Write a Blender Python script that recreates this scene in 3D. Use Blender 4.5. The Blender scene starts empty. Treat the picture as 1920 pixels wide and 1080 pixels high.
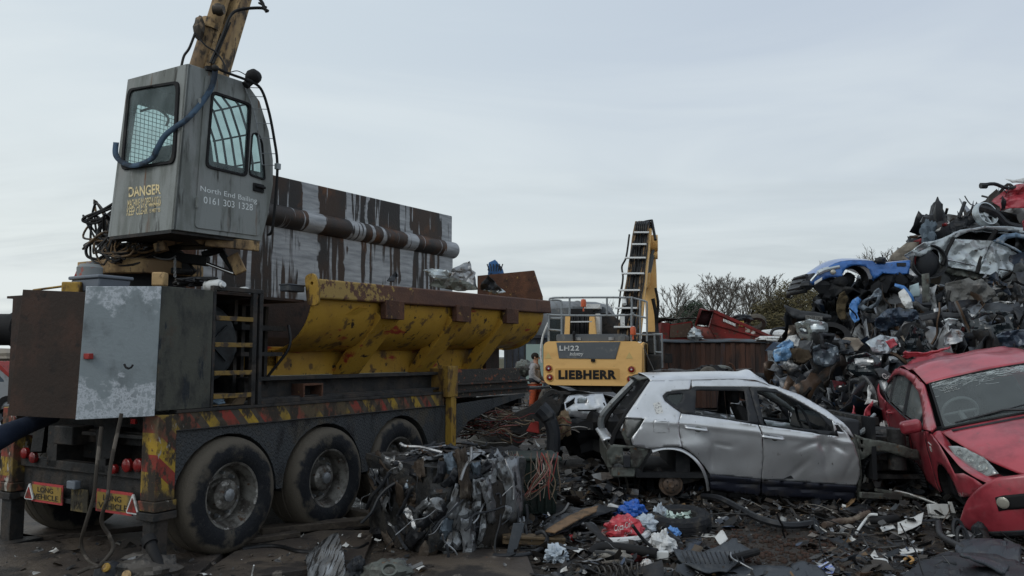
import bpy, bmesh, math, random
import numpy as np
from mathutils import Vector, Matrix, noise, geometry
SC=bpy.context.scene; COL=SC.collection
R=math.radians; rnd=random.Random(7)
# ---------------------------------------------------------------- camera, sky, sun, exposure
FPX=1500.; CH=1.7; PIT=math.atan(128/1500)
cd=bpy.data.cameras.new("camera"); cam=bpy.data.objects.new("camera",cd); COL.objects.link(cam)
cam.location=(0,0,CH); cam.rotation_euler=(math.pi/2+PIT,0,0)
cd.sensor_width=36; cd.lens=FPX/1920*36; cd.clip_end=2000; cd.clip_start=.05
SC.camera=cam
W=bpy.data.worlds.new("World"); SC.world=W; W.use_nodes=True
def build_world():
    nt=W.node_tree; N=nt.nodes; L=nt.links
    for n in list(N): N.remove(n)
    out=N.new('ShaderNodeOutputWorld'); bg=N.new('ShaderNodeBackground'); L.new(bg.outputs[0],out.inputs[0])
    sky=N.new('ShaderNodeTexSky'); sky.sky_type='NISHITA'; sky.sun_disc=False
    sky.sun_elevation=R(38); sky.sun_rotation=R(-50); sky.air_density=1.5; sky.dust_density=3
    tc=N.new('ShaderNodeTexCoord'); sx=N.new('ShaderNodeSeparateXYZ'); L.new(tc.outputs['Generated'],sx.inputs[0])
    za=N.new('ShaderNodeMath'); za.operation='ADD'; L.new(sx.outputs[2],za.inputs[0]); za.inputs[1].default_value=.12
    zm=N.new('ShaderNodeMath'); zm.operation='MAXIMUM'; L.new(za.outputs[0],zm.inputs[0]); zm.inputs[1].default_value=.05
    dx=N.new('ShaderNodeMath'); dx.operation='DIVIDE'; L.new(sx.outputs[0],dx.inputs[0]); L.new(zm.outputs[0],dx.inputs[1])
    dy=N.new('ShaderNodeMath'); dy.operation='DIVIDE'; L.new(sx.outputs[1],dy.inputs[0]); L.new(zm.outputs[0],dy.inputs[1])
    cx=N.new('ShaderNodeCombineXYZ'); L.new(dx.outputs[0],cx.inputs[0]); L.new(dy.outputs[0],cx.inputs[1])
    def nz(sc,det,dist,seed):
        mp=N.new('ShaderNodeMapping'); L.new(cx.outputs[0],mp.inputs[0]); mp.inputs['Scale'].default_value=(sc[0],sc[1],1); mp.inputs['Location'].default_value=(seed,seed*.7,0)
        n=N.new('ShaderNodeTexNoise'); n.inputs['Scale'].default_value=1; n.inputs['Detail'].default_value=det; n.inputs['Roughness'].default_value=.55; n.inputs['Distortion'].default_value=dist
        L.new(mp.outputs[0],n.inputs['Vector']); return n.outputs['Fac']
    def mr(s,a,b,c=0,d=1):
        m=N.new('ShaderNodeMapRange'); m.interpolation_type='SMOOTHSTEP'; L.new(s,m.inputs[0]); m.inputs[1].default_value=a;m.inputs[2].default_value=b;m.inputs[3].default_value=c;m.inputs[4].default_value=d; return m.outputs[0]
    def mx(f,a,b):
        m=N.new('ShaderNodeMix'); m.data_type='RGBA'
        if isinstance(f,(int,float)): m.inputs[0].default_value=f
        else: L.new(f,m.inputs[0])
        for s,i in ((a,6),(b,7)):
            if isinstance(s,tuple): m.inputs[i].default_value=(*s,1)
            else: L.new(s,m.inputs[i])
        return m.outputs[2]
    # overcast deck: pale low in the sky and to the left, greyer overhead and to the right
    low=mx(mr(sx.outputs[2],0,.42),(.61,.66,.66),(.49,.56,.615))
    side=mr(sx.outputs[0],-.5,.62,0,1)
    c1=mx(side,low,mx(mr(sx.outputs[2],.05,.35),(.50,.555,.575),(.415,.475,.56)))
    sgg=N.new('ShaderNodeSeparateXYZ'); 
    streak=mr(nz((.45,1.3),7,.8,3.1),.44,.66)
    nearh=mr(sx.outputs[2],.03,.30,1,0)
    sm=N.new('ShaderNodeMath'); sm.operation='MULTIPLY'; L.new(streak,sm.inputs[0]); L.new(nearh,sm.inputs[1])
    s2=N.new('ShaderNodeMath'); s2.operation='MULTIPLY'; L.new(sm.outputs[0],s2.inputs[0]); s2.inputs[1].default_value=.85
    c2=mx(s2.outputs[0],c1,(.40,.45,.48))
    soft=mr(nz((.6,.9),5,.6,8.3),.42,.68,0,.5)
    c3=mx(soft,c2,(.60,.655,.68))
    skm=N.new('ShaderNodeVectorMath'); skm.operation='SCALE'; L.new(sky.outputs[0],skm.inputs[0]); skm.inputs['Scale'].default_value=.08
    c4=mx(.04,c3,skm.outputs[0])
    L.new(c4,bg.inputs[0]); bg.inputs[1].default_value=1.
build_world()
sd=bpy.data.lights.new("sun",'SUN'); sd.energy=.6; sd.angle=R(25); sd.color=(1,.97,.92)
sun=bpy.data.objects.new("sun",sd); COL.objects.link(sun); sun.rotation_euler=(R(50),0,R(-45))
SC.view_settings.view_transform='Standard'; SC.view_settings.look='None'; SC.view_settings.exposure=.32; SC.view_settings.gamma=1
SC.render.engine='CYCLES'
try: SC.cycles.max_bounces=6; SC.cycles.transparent_max_bounces=12
except Exception: pass
# ---------------------------------------------------------------- pixel -> world helpers (photo pixels, 1920x1080)
_f=Vector((0,math.cos(PIT),math.sin(PIT))); _u=Vector((0,-math.sin(PIT),math.cos(PIT))); _r=Vector((1,0,0)); _c=Vector((0,0,CH))
def ray(x,y): return _f+_r*((x-960)/FPX)-_u*((y-540)/FPX)
def at(x,y,Y): d=ray(x,y); return _c+d*(Y/d.y)
def gnd(x,y,z=0): d=ray(x,y); return _c+d*((z-CH)/d.z)
class Fr:
    """frame of a thing: origin + rotation; hit() turns a photo pixel into a local point on a local plane"""
    def __init__(s,o,ang=0,rot=None):
        s.o=Vector(o); s.m=Matrix.Translation(s.o)@(rot.to_4x4() if rot else Matrix.Rotation(ang,4,'Z')); s.i=s.m.inverted()
    def hit(s,x,y,ax,val):
        c=s.i@_c; d=s.i.to_3x3()@ray(x,y); return c+d*((val-c[ax])/d[ax])
    def at(s,x,y,Y): return s.i@at(x,y,Y)
# ---------------------------------------------------------------- naming
def tag(o,label=None,cat=None,group=None,kind=None):
    if label: o['label']=label
    if cat: o['category']=cat
    if group: o['group']=group
    if kind: o['kind']=kind
    return o
def thing(name,label,cat,fr=None,loc=None,rot=0,group=None):
    o=bpy.data.objects.new(name,None); COL.objects.link(o); o.empty_display_size=.2
    if fr: o.matrix_world=fr.m
    elif loc is not None: o.location=loc; o.rotation_euler=(0,0,rot) if isinstance(rot,(int,float)) else rot
    return tag(o,label,cat,group)
def copytree(o,parent=None):
    c=o.copy(); COL.objects.link(c)
    if parent: c.parent=parent
    for ch in list(o.children): copytree(ch,c)
    return c
# ---------------------------------------------------------------- materials
MATS={}
def M(name,base=(.2,.2,.2),layers=(),rough=.6,metal=0.,bump=0.,bs=20.,isl=None,islv=0.,coat=0.,rl=None,alpha=None,emit=None,spec=.5,glob=False,rvar=.0):
    if name in MATS: return MATS[name]
    m=bpy.data.materials.new(name); m.use_nodes=True; MATS[name]=m
    nt=m.node_tree; N=nt.nodes; L=nt.links; b=N['Principled BSDF']
    tc=N.new('ShaderNodeTexCoord'); vec=tc.outputs['Object']
    def nz(scale,det=6,seed=0):
        mp=N.new('ShaderNodeMapping'); L.new(vec,mp.inputs[0]); mp.inputs['Scale'].default_value=scale if isinstance(scale,tuple) else (scale,)*3
        mp.inputs['Location'].default_value=(seed*3.7,seed*1.9,seed*5.3)
        n=N.new('ShaderNodeTexNoise'); n.inputs['Scale'].default_value=1; n.inputs['Detail'].default_value=det; n.inputs['Roughness'].default_value=.62
        L.new(mp.outputs[0],n.inputs['Vector']); return n.outputs['Fac']
    def mr(s,a,b_,c=0,d=1):
        q=N.new('ShaderNodeMapRange'); q.interpolation_type='SMOOTHSTEP'; L.new(s,q.inputs[0]); q.inputs[1].default_value=a;q.inputs[2].default_value=b_;q.inputs[3].default_value=c;q.inputs[4].default_value=d; return q.outputs[0]
    def mx(f,a,c):
        q=N.new('ShaderNodeMix'); q.data_type='RGBA'
        if isinstance(f,(int,float)): q.inputs[0].default_value=f
        else: L.new(f,q.inputs[0])
        for s_,i in ((a,6),(c,7)):
            if isinstance(s_,tuple): q.inputs[i].default_value=(*s_,1)
            else: L.new(s_,q.inputs[i])
        return q.outputs[2]
    cur=tuple(base)
    if isl:
        g=N.new('ShaderNodeNewGeometry'); cr=N.new('ShaderNodeValToRGB'); cr.color_ramp.interpolation='CONSTANT'
        L.new(g.outputs['Random Per Island'],cr.inputs[0]); el=cr.color_ramp.elements
        while len(el)>1: el.remove(el[-1])
        tot=sum(w for w,_ in isl); p=0
        for i,(w,c) in enumerate(isl):
            e=el[0] if i==0 else el.new(p/tot)
            if i==0: e.position=0
            e.color=(*c,1); p+=w
        cur=cr.outputs[0]
    rgh=None
    for i,l in enumerate(layers):
        col,sc,lo,hi=l[:4]
        f=mr(nz(sc,seed=i+1),lo,hi)
        cur=mx(f,cur,tuple(col))
        if rl is not None and i in rl:
            q=N.new('ShaderNodeMix'); q.data_type='FLOAT'; L.new(f,q.inputs[0])
            if rgh is None: q.inputs[2].default_value=rough
            else: L.new(rgh,q.inputs[2])
            q.inputs[3].default_value=rl[i]; rgh=q.outputs[0]
    if islv:
        g=N.new('ShaderNodeNewGeometry'); w=N.new('ShaderNodeTexWhiteNoise'); w.noise_dimensions='1D'; L.new(g.outputs['Random Per Island'],w.inputs['W'])
        h=N.new('ShaderNodeHueSaturation'); L.new(mr(w.outputs['Value'],0,1,1-islv,1+islv),h.inputs['Value'])
        if isinstance(cur,tuple): h.inputs['Color'].default_value=(*cur,1)
        else: L.new(cur,h.inputs['Color'])
        cur=h.outputs[0]
    if isinstance(cur,tuple): b.inputs['Base Color'].default_value=(*cur,1)
    else: L.new(cur,b.inputs['Base Color'])
    b.inputs['Roughness'].default_value=rough; b.inputs['Metallic'].default_value=metal; b.inputs['Specular IOR Level'].default_value=spec if (metal>.3 or rough<.36 or coat) else spec*.5
    if rgh is not None: L.new(rgh,b.inputs['Roughness'])
    elif rvar: L.new(mr(nz(4.,4,9),.3,.7,max(0,rough-rvar),min(1,rough+rvar)),b.inputs['Roughness'])
    if coat: b.inputs['Coat Weight'].default_value=coat; b.inputs['Coat Roughness'].default_value=.15
    if bump:
        bp=N.new('ShaderNodeBump'); bp.inputs['Strength'].default_value=min(1,bump); bp.inputs['Distance'].default_value=.02; L.new(nz(bs,8,11),bp.inputs['Height']); L.new(bp.outputs[0],b.inputs['Normal'])
    if alpha is not None: b.inputs['Alpha'].default_value=alpha
    if emit: b.inputs['Emission Color'].default_value=(*emit[0],1); b.inputs['Emission Strength'].default_value=emit[1]
    return m
def stripes(name,period,slope,cols,layers,axis='XZ',rough=.7):
    """diagonal hazard bands: cols=[(fraction,colour)...]"""
    m=M(name,(.3,.2,.05),layers,rough=rough,bump=.3,bs=25); nt=m.node_tree; N=nt.nodes; L=nt.links
    tc=N.new('ShaderNodeTexCoord'); s=N.new('ShaderNodeSeparateXYZ'); L.new(tc.outputs['Object'],s.inputs[0])
    a=s.outputs['XYZ'.index(axis[0])]; c=s.outputs['XYZ'.index(axis[1])]
    k=N.new('ShaderNodeMath'); k.operation='MULTIPLY_ADD'; L.new(c,k.inputs[0]); k.inputs[1].default_value=slope; L.new(a,k.inputs[2])
    d=N.new('ShaderNodeMath'); d.operation='DIVIDE'; L.new(k.outputs[0],d.inputs[0]); d.inputs[1].default_value=period
    fr=N.new('ShaderNodeMath'); fr.operation='FRACT'; L.new(d.outputs[0],fr.inputs[0])
    cr=N.new('ShaderNodeValToRGB'); cr.color_ramp.interpolation='CONSTANT'; L.new(fr.outputs[0],cr.inputs[0]); el=cr.color_ramp.elements
    while len(el)>1: el.remove(el[-1])
    p=0
    for i,(w,cc) in enumerate(cols):
        e=el[0] if i==0 else el.new(p)
        if i==0:e.position=0
        e.color=(*cc,1); p+=w
    first=[n for n in N if n.type=='MIX' and n.data_type=='RGBA' and not n.inputs[6].is_linked]
    if first: L.new(cr.outputs[0],first[0].inputs[6])
    else: L.new(cr.outputs[0],N['Principled BSDF'].inputs['Base Color'])
    return m
def glassmat(name,tint=(.8,.9,.9),op=.25,rough=.05,dirt=0.):
    """thin pane: mostly transparent with a reflective skin"""
    if name in MATS: return MATS[name]
    m=bpy.data.materials.new(name); m.use_nodes=True; MATS[name]=m; nt=m.node_tree; N=nt.nodes; L=nt.links
    b=N['Principled BSDF']; b.inputs['Base Color'].default_value=(.1,.12,.12,1); b.inputs['Roughness'].default_value=rough; b.inputs['Specular IOR Level'].default_value=.8
    t=N.new('ShaderNodeBsdfTransparent'); t.inputs[0].default_value=(*tint,1)
    mxs=N.new('ShaderNodeMixShader'); o=N['Material Output']
    L.new(t.outputs[0],mxs.inputs[1]); L.new(b.outputs[0],mxs.inputs[2]); L.new(mxs.outputs[0],o.inputs[0]); mxs.inputs[0].default_value=op
    if dirt:
        tc=N.new('ShaderNodeTexCoord'); n=N.new('ShaderNodeTexNoise'); n.inputs['Scale'].default_value=5; n.inputs['Detail'].default_value=8; L.new(tc.outputs['Object'],n.inputs['Vector'])
        q=N.new('ShaderNodeMapRange'); L.new(n.outputs['Fac'],q.inputs[0]); q.inputs[1].default_value=.35; q.inputs[2].default_value=.75; q.inputs[3].default_value=op; q.inputs[4].default_value=min(1,op+dirt); L.new(q.outputs[0],mxs.inputs[0])
        b.inputs['Base Color'].default_value=(.25,.28,.28,1)
    return m
# ---------------------------------------------------------------- mesh builder
def V(*a): return Vector(a)
class MB:
    def __init__(s): s.v=[]; s.f=[]; s.mi=[]; s.cur=0
    def add(s,vs,fs):
        o=len(s.v); s.v.extend([tuple(v) for v in vs]); s.f.extend([tuple(i+o for i in f) for f in fs]); s.mi.extend([s.cur]*len(fs)); return s
    def box(s,a,b,m=None):
        x0,y0,z0=a;x1,y1,z1=b
        vs=[V(x,y,z) for x in(x0,x1) for y in(y0,y1) for z in(z0,z1)]
        if m is not None: vs=[m@v for v in vs]
        return s.add(vs,[(0,1,3,2),(4,6,7,5),(0,4,5,1),(2,3,7,6),(0,2,6,4),(1,5,7,3)])
    def bar(s,p0,p1,w,h,up=(0,0,1)):
        p0=Vector(p0);p1=Vector(p1);d=(p1-p0).normalized();u=Vector(up)
        sd=d.cross(u)
        if sd.length<1e-4: sd=d.cross(V(1,0,0))
        sd.normalize(); u=sd.cross(d)
        vs=[p+sd*(a*w/2)+u*(b*h/2) for p in(p0,p1) for a,b in((-1,-1),(1,-1),(1,1),(-1,1))]
        return s.add(vs,[(3,2,1,0),(4,5,6,7),(0,1,5,4),(1,2,6,5),(2,3,7,6),(3,0,4,7)])
    def hexa(s,p):  # p: 4 bottom ccw, 4 top
        return s.add(p,[(3,2,1,0),(4,5,6,7),(0,1,5,4),(1,2,6,5),(2,3,7,6),(3,0,4,7)])
    def plate(s,outer,holes=(),fn=lambda u,v,w:V(u,w,v),w0=0,w1=.02):
        loops=[list(outer)]+[list(h) for h in holes]; flat=[p for l in loops for p in l]; n=len(flat)
        tris=geometry.tessellate_polygon([[V(p[0],p[1],0) for p in l] for l in loops])
        vs=[fn(p[0],p[1],w0) for p in flat]+[fn(p[0],p[1],w1) for p in flat]
        fs=[tuple(t) for t in tris]+[tuple(i+n for i in reversed(t)) for t in tris]
        o=0
        for l in loops:
            k=len(l)
            for i in range(k): a=o+i;b=o+(i+1)%k; fs.append((a,b,b+n,a+n))
            o+=k
        return s.add(vs,fs)
    def tube(s,path,r,n=7,cap=True):
        P=[Vector(p) for p in path]; k=len(P)
        if k<2: return s
        rs=r if isinstance(r,(list,tuple)) else [r]*k
        t=(P[1]-P[0]).normalized(); a=t.cross(V(0,0,1))
        if a.length<.05: a=t.cross(V(1,0,0))
        a.normalize(); vs=[]
        for i,p in enumerate(P):
            t2=(P[min(i+1,k-1)]-P[max(i-1,0)])
            if t2.length<1e-9: t2=t
            t2=t2.normalized(); a=(a-t2*a.dot(t2)); 
            if a.length<1e-6: a=t2.orthogonal()
            a.normalize(); b=t2.cross(a)
            for j in range(n):
                an=2*math.pi*j/n; vs.append(p+(a*math.cos(an)+b*math.sin(an))*rs[i])
        fs=[(i*n+j,i*n+(j+1)%n,(i+1)*n+(j+1)%n,(i+1)*n+j) for i in range(k-1) for j in range(n)]
        if cap: fs+= [tuple(range(n-1,-1,-1)),tuple((k-1)*n+j for j in range(n))]
        return s.add(vs,fs)
    def cyl(s,p0,p1,r0,r1=None,n=20): return s.tube([p0,p1],[r0,r1 if r1 is not None else r0],n)
    def lathe(s,prof,o,ax,n=32,closed=False):
        o=Vector(o);ax=Vector(ax).normalized();a=ax.orthogonal().normalized();b=ax.cross(a);k=len(prof)
        vs=[o+ax*h+(a*math.cos(2*math.pi*j/n)+b*math.sin(2*math.pi*j/n))*r for r,h in prof for j in range(n)]
        kk=k if closed else k-1
        return s.add(vs,[(i*n+j,((i+1)%k)*n+j,((i+1)%k)*n+(j+1)%n,i*n+(j+1)%n) for i in range(kk) for j in range(n)])
    def grid(s,fn,nu,nv):
        vs=[fn(i/nu,j/nv) for j in range(nv+1) for i in range(nu+1)]
        return s.add(vs,[(j*(nu+1)+i,j*(nu+1)+i+1,(j+1)*(nu+1)+i+1,(j+1)*(nu+1)+i) for j in range(nv) for i in range(nu)])
    def ball(s,c,r,nu=12,nv=8,fn=None):
        c=Vector(c); rr=r if isinstance(r,(tuple,list,Vector)) else (r,r,r)
        def g(u,v):
            a=2*math.pi*u;t=math.pi*v; d=V(math.sin(t)*math.cos(a),math.sin(t)*math.sin(a),math.cos(t)); k=fn(d) if fn else 1
            return c+V(d.x*rr[0],d.y*rr[1],d.z*rr[2])*k
        return s.grid(g,nu,nv)
    def build(s,name,mat,parent=None,sm=35,bev=0,sol=0,sub=0,bseg=2,off=0):
        me=bpy.data.meshes.new(name); me.from_pydata(s.v,[],s.f); me.validate()
        for m in (mat if isinstance(mat,(list,tuple)) else [mat]): me.materials.append(m)
        if len(me.materials)>1 and len(me.polygons)==len(s.mi): me.polygons.foreach_set('material_index',s.mi)
        bm=bmesh.new(); bm.from_mesh(me)
        if len(bm.faces)<60000: bmesh.ops.recalc_face_normals(bm,faces=bm.faces)
        bm.to_mesh(me); bm.free()
        if sm: me.shade_smooth(); me.set_sharp_from_angle(angle=R(sm))
        o=bpy.data.objects.new(name,me); COL.objects.link(o)
        if parent: o.parent=parent
        if sol: q=o.modifiers.new('s','SOLIDIFY'); q.thickness=sol; q.offset=off
        if bev: q=o.modifiers.new('b','BEVEL'); q.width=bev; q.segments=bseg; q.limit_method='ANGLE'; q.angle_limit=R(40); q.harden_normals=False
        if sub: q=o.modifiers.new('u','SUBSURF'); q.levels=sub; q.render_levels=sub
        return o
def rrect(x0,y0,x1,y1,r,n=4):
    out=[]
    for cx,cy,a in((x1-r,y0+r,-90),(x1-r,y1-r,0),(x0+r,y1-r,90),(x0+r,y0+r,180)):
        for i in range(n+1): t=R(a+90*i/n); out.append((cx+r*math.cos(t),cy+r*math.sin(t)))
    return out
def rpoly(pts,r,n=4):
    """round the corners of a polygon"""
    out=[];k=len(pts)
    for i in range(k):
        p=V(*pts[i],0);a=V(*pts[i-1],0);b=V(*pts[(i+1)%k],0)
        rr=min(r,(a-p).length*.45,(b-p).length*.45); p1=p+(a-p).normalized()*rr; p2=p+(b-p).normalized()*rr
        for j in range(n+1):
            t=j/n; q=p1*(1-t)**2+p*2*t*(1-t)+p2*t*t; out.append((q.x,q.y))
    return out
def smooth(pts,n=6,closed=False):
    P=[Vector(p) for p in pts];k=len(P);out=[]
    for i in range(k if closed else k-1):
        a=P[i-1] if (i>0 or closed) else P[0]; b=P[i]; c=P[(i+1)%k]; d=P[(i+2)%k] if (closed or i+2<k) else P[-1]
        for j in range(n):
            t=j/n; out.append(.5*((2*b)+(c-a)*t+(2*a-5*b+4*c-d)*t*t+(3*b-a-3*c+d)*t**3))
    if not closed: out.append(P[-1])
    return out
def text(body,o,X,Y,name,mat,parent,ext=.002,bold=0,shear=0,spacing=1.):
    """lettering fitted to the parallelogram o, X (width), Y (height)"""
    cu=bpy.data.curves.new(name,'FONT'); cu.body=body; cu.offset=bold; cu.shear=shear; cu.space_character=spacing; cu.align_x='CENTER'; cu.resolution_u=3
    ob=bpy.data.objects.new(name,cu); COL.objects.link(ob); dg=bpy.context.evaluated_depsgraph_get()
    me=bpy.data.meshes.new_from_object(ob.evaluated_get(dg)); COL.objects.unlink(ob); bpy.data.objects.remove(ob)
    co=[v.co.copy() for v in me.vertices]; x0=min(c.x for c in co);x1=max(c.x for c in co);y0=min(c.y for c in co);y1=max(c.y for c in co)
    o=Vector(o);X=Vector(X);Y=Vector(Y);nn=X.cross(Y).normalized()
    mb=MB(); n=len(co); vs=[o+X*((c.x-x0)/(x1-x0))+Y*((c.y-y0)/(y1-y0))+nn*ext for c in co]
    fs=[tuple(p.vertices) for p in me.polygons]
    mb.add(vs,fs); return mb.build(name,mat,parent,sm=0)
def crumple(rg,w,h,nu,nv,amp,folds=5):
    """creased sheet: returns a function (u,v)->point, piecewise-planar folds"""
    fl=[(rg.uniform(0,math.pi),rg.uniform(-.5,.5),rg.uniform(-1,1)) for _ in range(folds)]
    jx={}
    def g(u,v):
        x=(u-.5)*w;y=(v-.5)*h;z=0;k=max(w,h)
        for a,c,s_ in fl:
            d=(x*math.cos(a)+y*math.sin(a))/k-c
            z+=amp*s_*abs(d)*2
        q=(round(u*97),round(v*89))
        if q not in jx: jx[q]=(rg.uniform(-1,1),rg.uniform(-1,1),rg.uniform(-1,1))
        j=jx[q]
        return V(x+j[0]*w/nu*.3,y+j[1]*h/nv*.3,z+j[2]*amp*.28)
    return g
def rotm(rg,tilt=math.pi):
    return Matrix.Rotation(rg.uniform(0,2*math.pi),4,'Z')@Matrix.Rotation(rg.uniform(-tilt,tilt),4,'X')@Matrix.Rotation(rg.uniform(-tilt,tilt),4,'Y')
# ---------------------------------------------------------------- pressed sheet panels: an outline filled with a fine triangulated skin
def _inside(p,poly):
    x,y=p;c=False;n=len(poly);j=n-1
    for i in range(n):
        xi,yi=poly[i];xj,yj=poly[j]
        if (yi>y)!=(yj>y) and x<(xj-xi)*(y-yi)/(yj-yi)+xi: c=not c
        j=i
    return c
def _dens(l,step):
    out=[];n=len(l)
    for i in range(n):
        a=l[i];b=l[(i+1)%n];k=max(1,int(math.hypot(b[0]-a[0],b[1]-a[1])/step))
        out+=[(a[0]+(b[0]-a[0])*j/k,a[1]+(b[1]-a[1])*j/k) for j in range(k)]
    return out
def skin(mb,outer,holes,step,fn):
    loops=[_dens(outer,step)]+[_dens(h,step) for h in holes]
    vs=[];ed=[];fc=[]
    for l in loops:
        o=len(vs);k=len(l);vs+=l;ed+=[(o+i,o+(i+1)%k) for i in range(k)]; fc.append(list(range(o,o+k)))
    xs=[p[0] for p in outer];ys=[p[1] for p in outer];row=0;y=min(ys)+step*.5
    bset=np.array(vs)
    while y<max(ys):
        x=min(xs)+(step*.5 if row%2 else 0)
        while x<max(xs):
            if _inside((x,y),outer) and not any(_inside((x,y),h) for h in holes) and ((bset-np.array((x,y)))**2).sum(1).min()>(step*.45)**2: vs.append((x,y))
            x+=step
        y+=step*.87;row+=1
    r=geometry.delaunay_2d_cdt([Vector(v) for v in vs],ed,[],0,1e-5)
    pv=r[0];fs=[]
    for f in r[2]:
        cx=sum(pv[i][0] for i in f)/3;cy=sum(pv[i][1] for i in f)/3
        if _inside((cx,cy),outer) and not any(_inside((cx,cy),h) for h in holes): fs.append(tuple(f))
    mb.add([fn(v[0],v[1]) for v in pv],fs); return mb
def planehit(fr,x,y,p,n):
    c=fr.i@_c; d=fr.i.to_3x3()@ray(x,y); return c+d*((Vector(p)-c).dot(n)/d.dot(n))
def gauss(x,y,cx,cy,rx,ry,ang=0):
    dx=x-cx;dy=y-cy;c=math.cos(ang);s=math.sin(ang);a=(dx*c+dy*s)/rx;b=(-dx*s+dy*c)/ry; return math.exp(-a*a-b*b)
# ---------------------------------------------------------------- shared materials
BLK=M('soot_black',(.012,.012,.013),[((.03,.027,.024),3,.5,.7)],rough=.7,bump=.2)
CHAS=M('chassis_dark',(.03,.03,.03),[((.055,.045,.038),4,.45,.65),((.015,.014,.013),9,.5,.7),((.09,.05,.03),14,.62,.75)],rough=.65,bump=.4,bs=30)
RUB=M('rubber',(.014,.014,.015),[((.035,.033,.03),6,.5,.7)],rough=.75,bump=.2,bs=60)
TYRE=M('tyre_rubber',(.012,.013,.016),[((.075,.065,.052),5,.52,.68),((.03,.03,.03),20,.5,.7)],rough=.7,bump=.4,bs=50)
HOSE=M('hose_black',(.01,.01,.011),[((.03,.028,.025),5,.5,.7)],rough=.45)
HOSEB=M('hose_tan',(.16,.10,.05),[((.03,.025,.02),8,.45,.6)],rough=.55)
YEL=M('worn_yellow',(.36,.22,.04),[((.22,.13,.035),(2,2,1),.4,.6),((.10,.06,.03),(9,9,4),.48,.6),((.035,.028,.022),(6,6,14),.6,.68),((.22,.19,.15),26,.68,.72)],rough=.5,bump=.35,bs=14,rvar=.15)
TAN=M('dirty_tan_paint',(.46,.31,.15),[((.20,.13,.07),(3,3,1.2),.42,.6),((.05,.038,.028),(6,6,3),.53,.63),((.10,.07,.05),(16,16,9),.58,.68)],rough=.6,bump=.5,bs=18)
RUST=M('brown_rust',(.085,.042,.028),[((.13,.06,.035),4,.45,.65),((.045,.028,.022),7,.5,.7),((.30,.19,.06),16,.64,.67)],rough=.75,bump=.5,bs=40)
DRUST=M('dark_rust',(.035,.024,.019),[((.06,.033,.024),3,.45,.65),((.02,.016,.014),6,.5,.7)],rough=.7,bump=.3,bs=30)
STEEL=M('bare_steel',(.33,.34,.35),[((.12,.11,.105),6,.45,.68),((.16,.08,.04),12,.6,.7)],rough=.42,metal=.7,bump=.3,bs=25)
GALV=M('oxidised_zinc',(.25,.285,.30),[((.20,.15,.10),(6,6,1.2),.62,.78),((.09,.10,.105),(3,3,2),.5,.8)],rough=.5,metal=.25,bump=.15,bs=40)
CABG=M('cab_grey_paint',(.27,.285,.275),[((.17,.18,.165),(5,5,1.0),.42,.62),((.28,.28,.27),(4,4,1.5),.54,.72),((.16,.08,.04),(13,13,.9),.60,.72),((.06,.06,.052),(10,10,1.6),.58,.72)],rough=.6,bump=.15,bs=30)
DGREEN=M('grimy_dark_green',(.075,.076,.062),[((.03,.031,.03),(4,4,2),.45,.62),((.075,.06,.045),(6,6,3),.55,.68),((.02,.025,.03),(9,9,3),.58,.66),((.33,.24,.10),30,.71,.73)],rough=.42,bump=.2,bs=30)
PLASTG=M('grey_plastic',(.16,.18,.21),rough=.5); WHT=M('dirty_white',(.62,.63,.62),[((.3,.28,.25),9,.5,.7)],rough=.55)
BWHT=M('brushed_white',(.7,.71,.7),rough=.5)
REDL=M('red_lens',(.20,.010,.010),[((.05,.02,.02),12,.5,.7)],rough=.25); REDP=M('worn_red',(.30,.035,.03),[((.10,.03,.02),9,.5,.68)],rough=.6,bump=.2)
NAVY=M('navy_cloth',(.010,.016,.032),[((.018,.026,.045),6,.4,.7)],rough=.85,bump=.3)
BLUEW=M('blue_webbing',(.06,.10,.15),[((.03,.04,.055),(5,5,5),.45,.6)],rough=.8,bump=.2,bs=80)
LETW=M('faded_white_letter',(.82,.85,.84),[((.35,.36,.35),22,.60,.68)],rough=.7)
LETY=M('faded_cream_letter',(.78,.64,.36),[((.16,.15,.13),26,.54,.62)],rough=.7)
GLS=glassmat('cab_glass',(.72,.85,.84),.16,dirt=.2)
CHROME=M('rod_chrome',(.6,.6,.6),rough=.15,metal=1)
EXY=M('digger_yellow',(.82,.50,.19),[((.70,.41,.15),(1.5,1.5,3),.45,.7),((.3,.2,.08),12,.66,.74)],rough=.4,bump=.05)
EXG=M('digger_grey',(.11,.12,.13),[((.2,.2,.19),6,.55,.75)],rough=.5); RAILM=M('rail_grey',(.27,.29,.30),[((.12,.11,.10),10,.55,.7)],rough=.45,metal=.3)
SILV=M('silver_car_paint',(.66,.67,.69),[((.54,.55,.56),(2,2,2),.45,.7),((.20,.18,.16),(7,7,3),.64,.8),((.1,.09,.08),(30,30,6),.66,.72)],rough=.30,metal=.7,coat=.3)
SILC=M('crushed_pale_silver',(.48,.53,.55),[((.28,.30,.31),4,.5,.7),((.1,.09,.08),9,.6,.68)],rough=.35,metal=.5,coat=.3)
REDC=M('red_car_paint',(.44,.055,.075),[((.20,.018,.028),(2,2,2),.4,.7),((.36,.12,.13),(2.5,2.5,2.5),.5,.75),((.14,.06,.055),9,.62,.78)],rough=.38,coat=.5,metal=.1,bump=.06,bs=30)  # pink layer paints the pale sky sheen into the red
BLUC=M('blue_car_paint',(.035,.14,.42),[((.025,.09,.28),3,.45,.65),((.05,.05,.06),10,.64,.72)],rough=.3,coat=.5,metal=.2)
BPL=M('black_trim_plastic',(.022,.024,.028),[((.05,.05,.05),7,.5,.7)],rough=.48,bump=.1)
GPL=M('charcoal_moulding',(.04,.046,.054),[((.075,.078,.08),5,.5,.7)],rough=.45,bump=.15)
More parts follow.
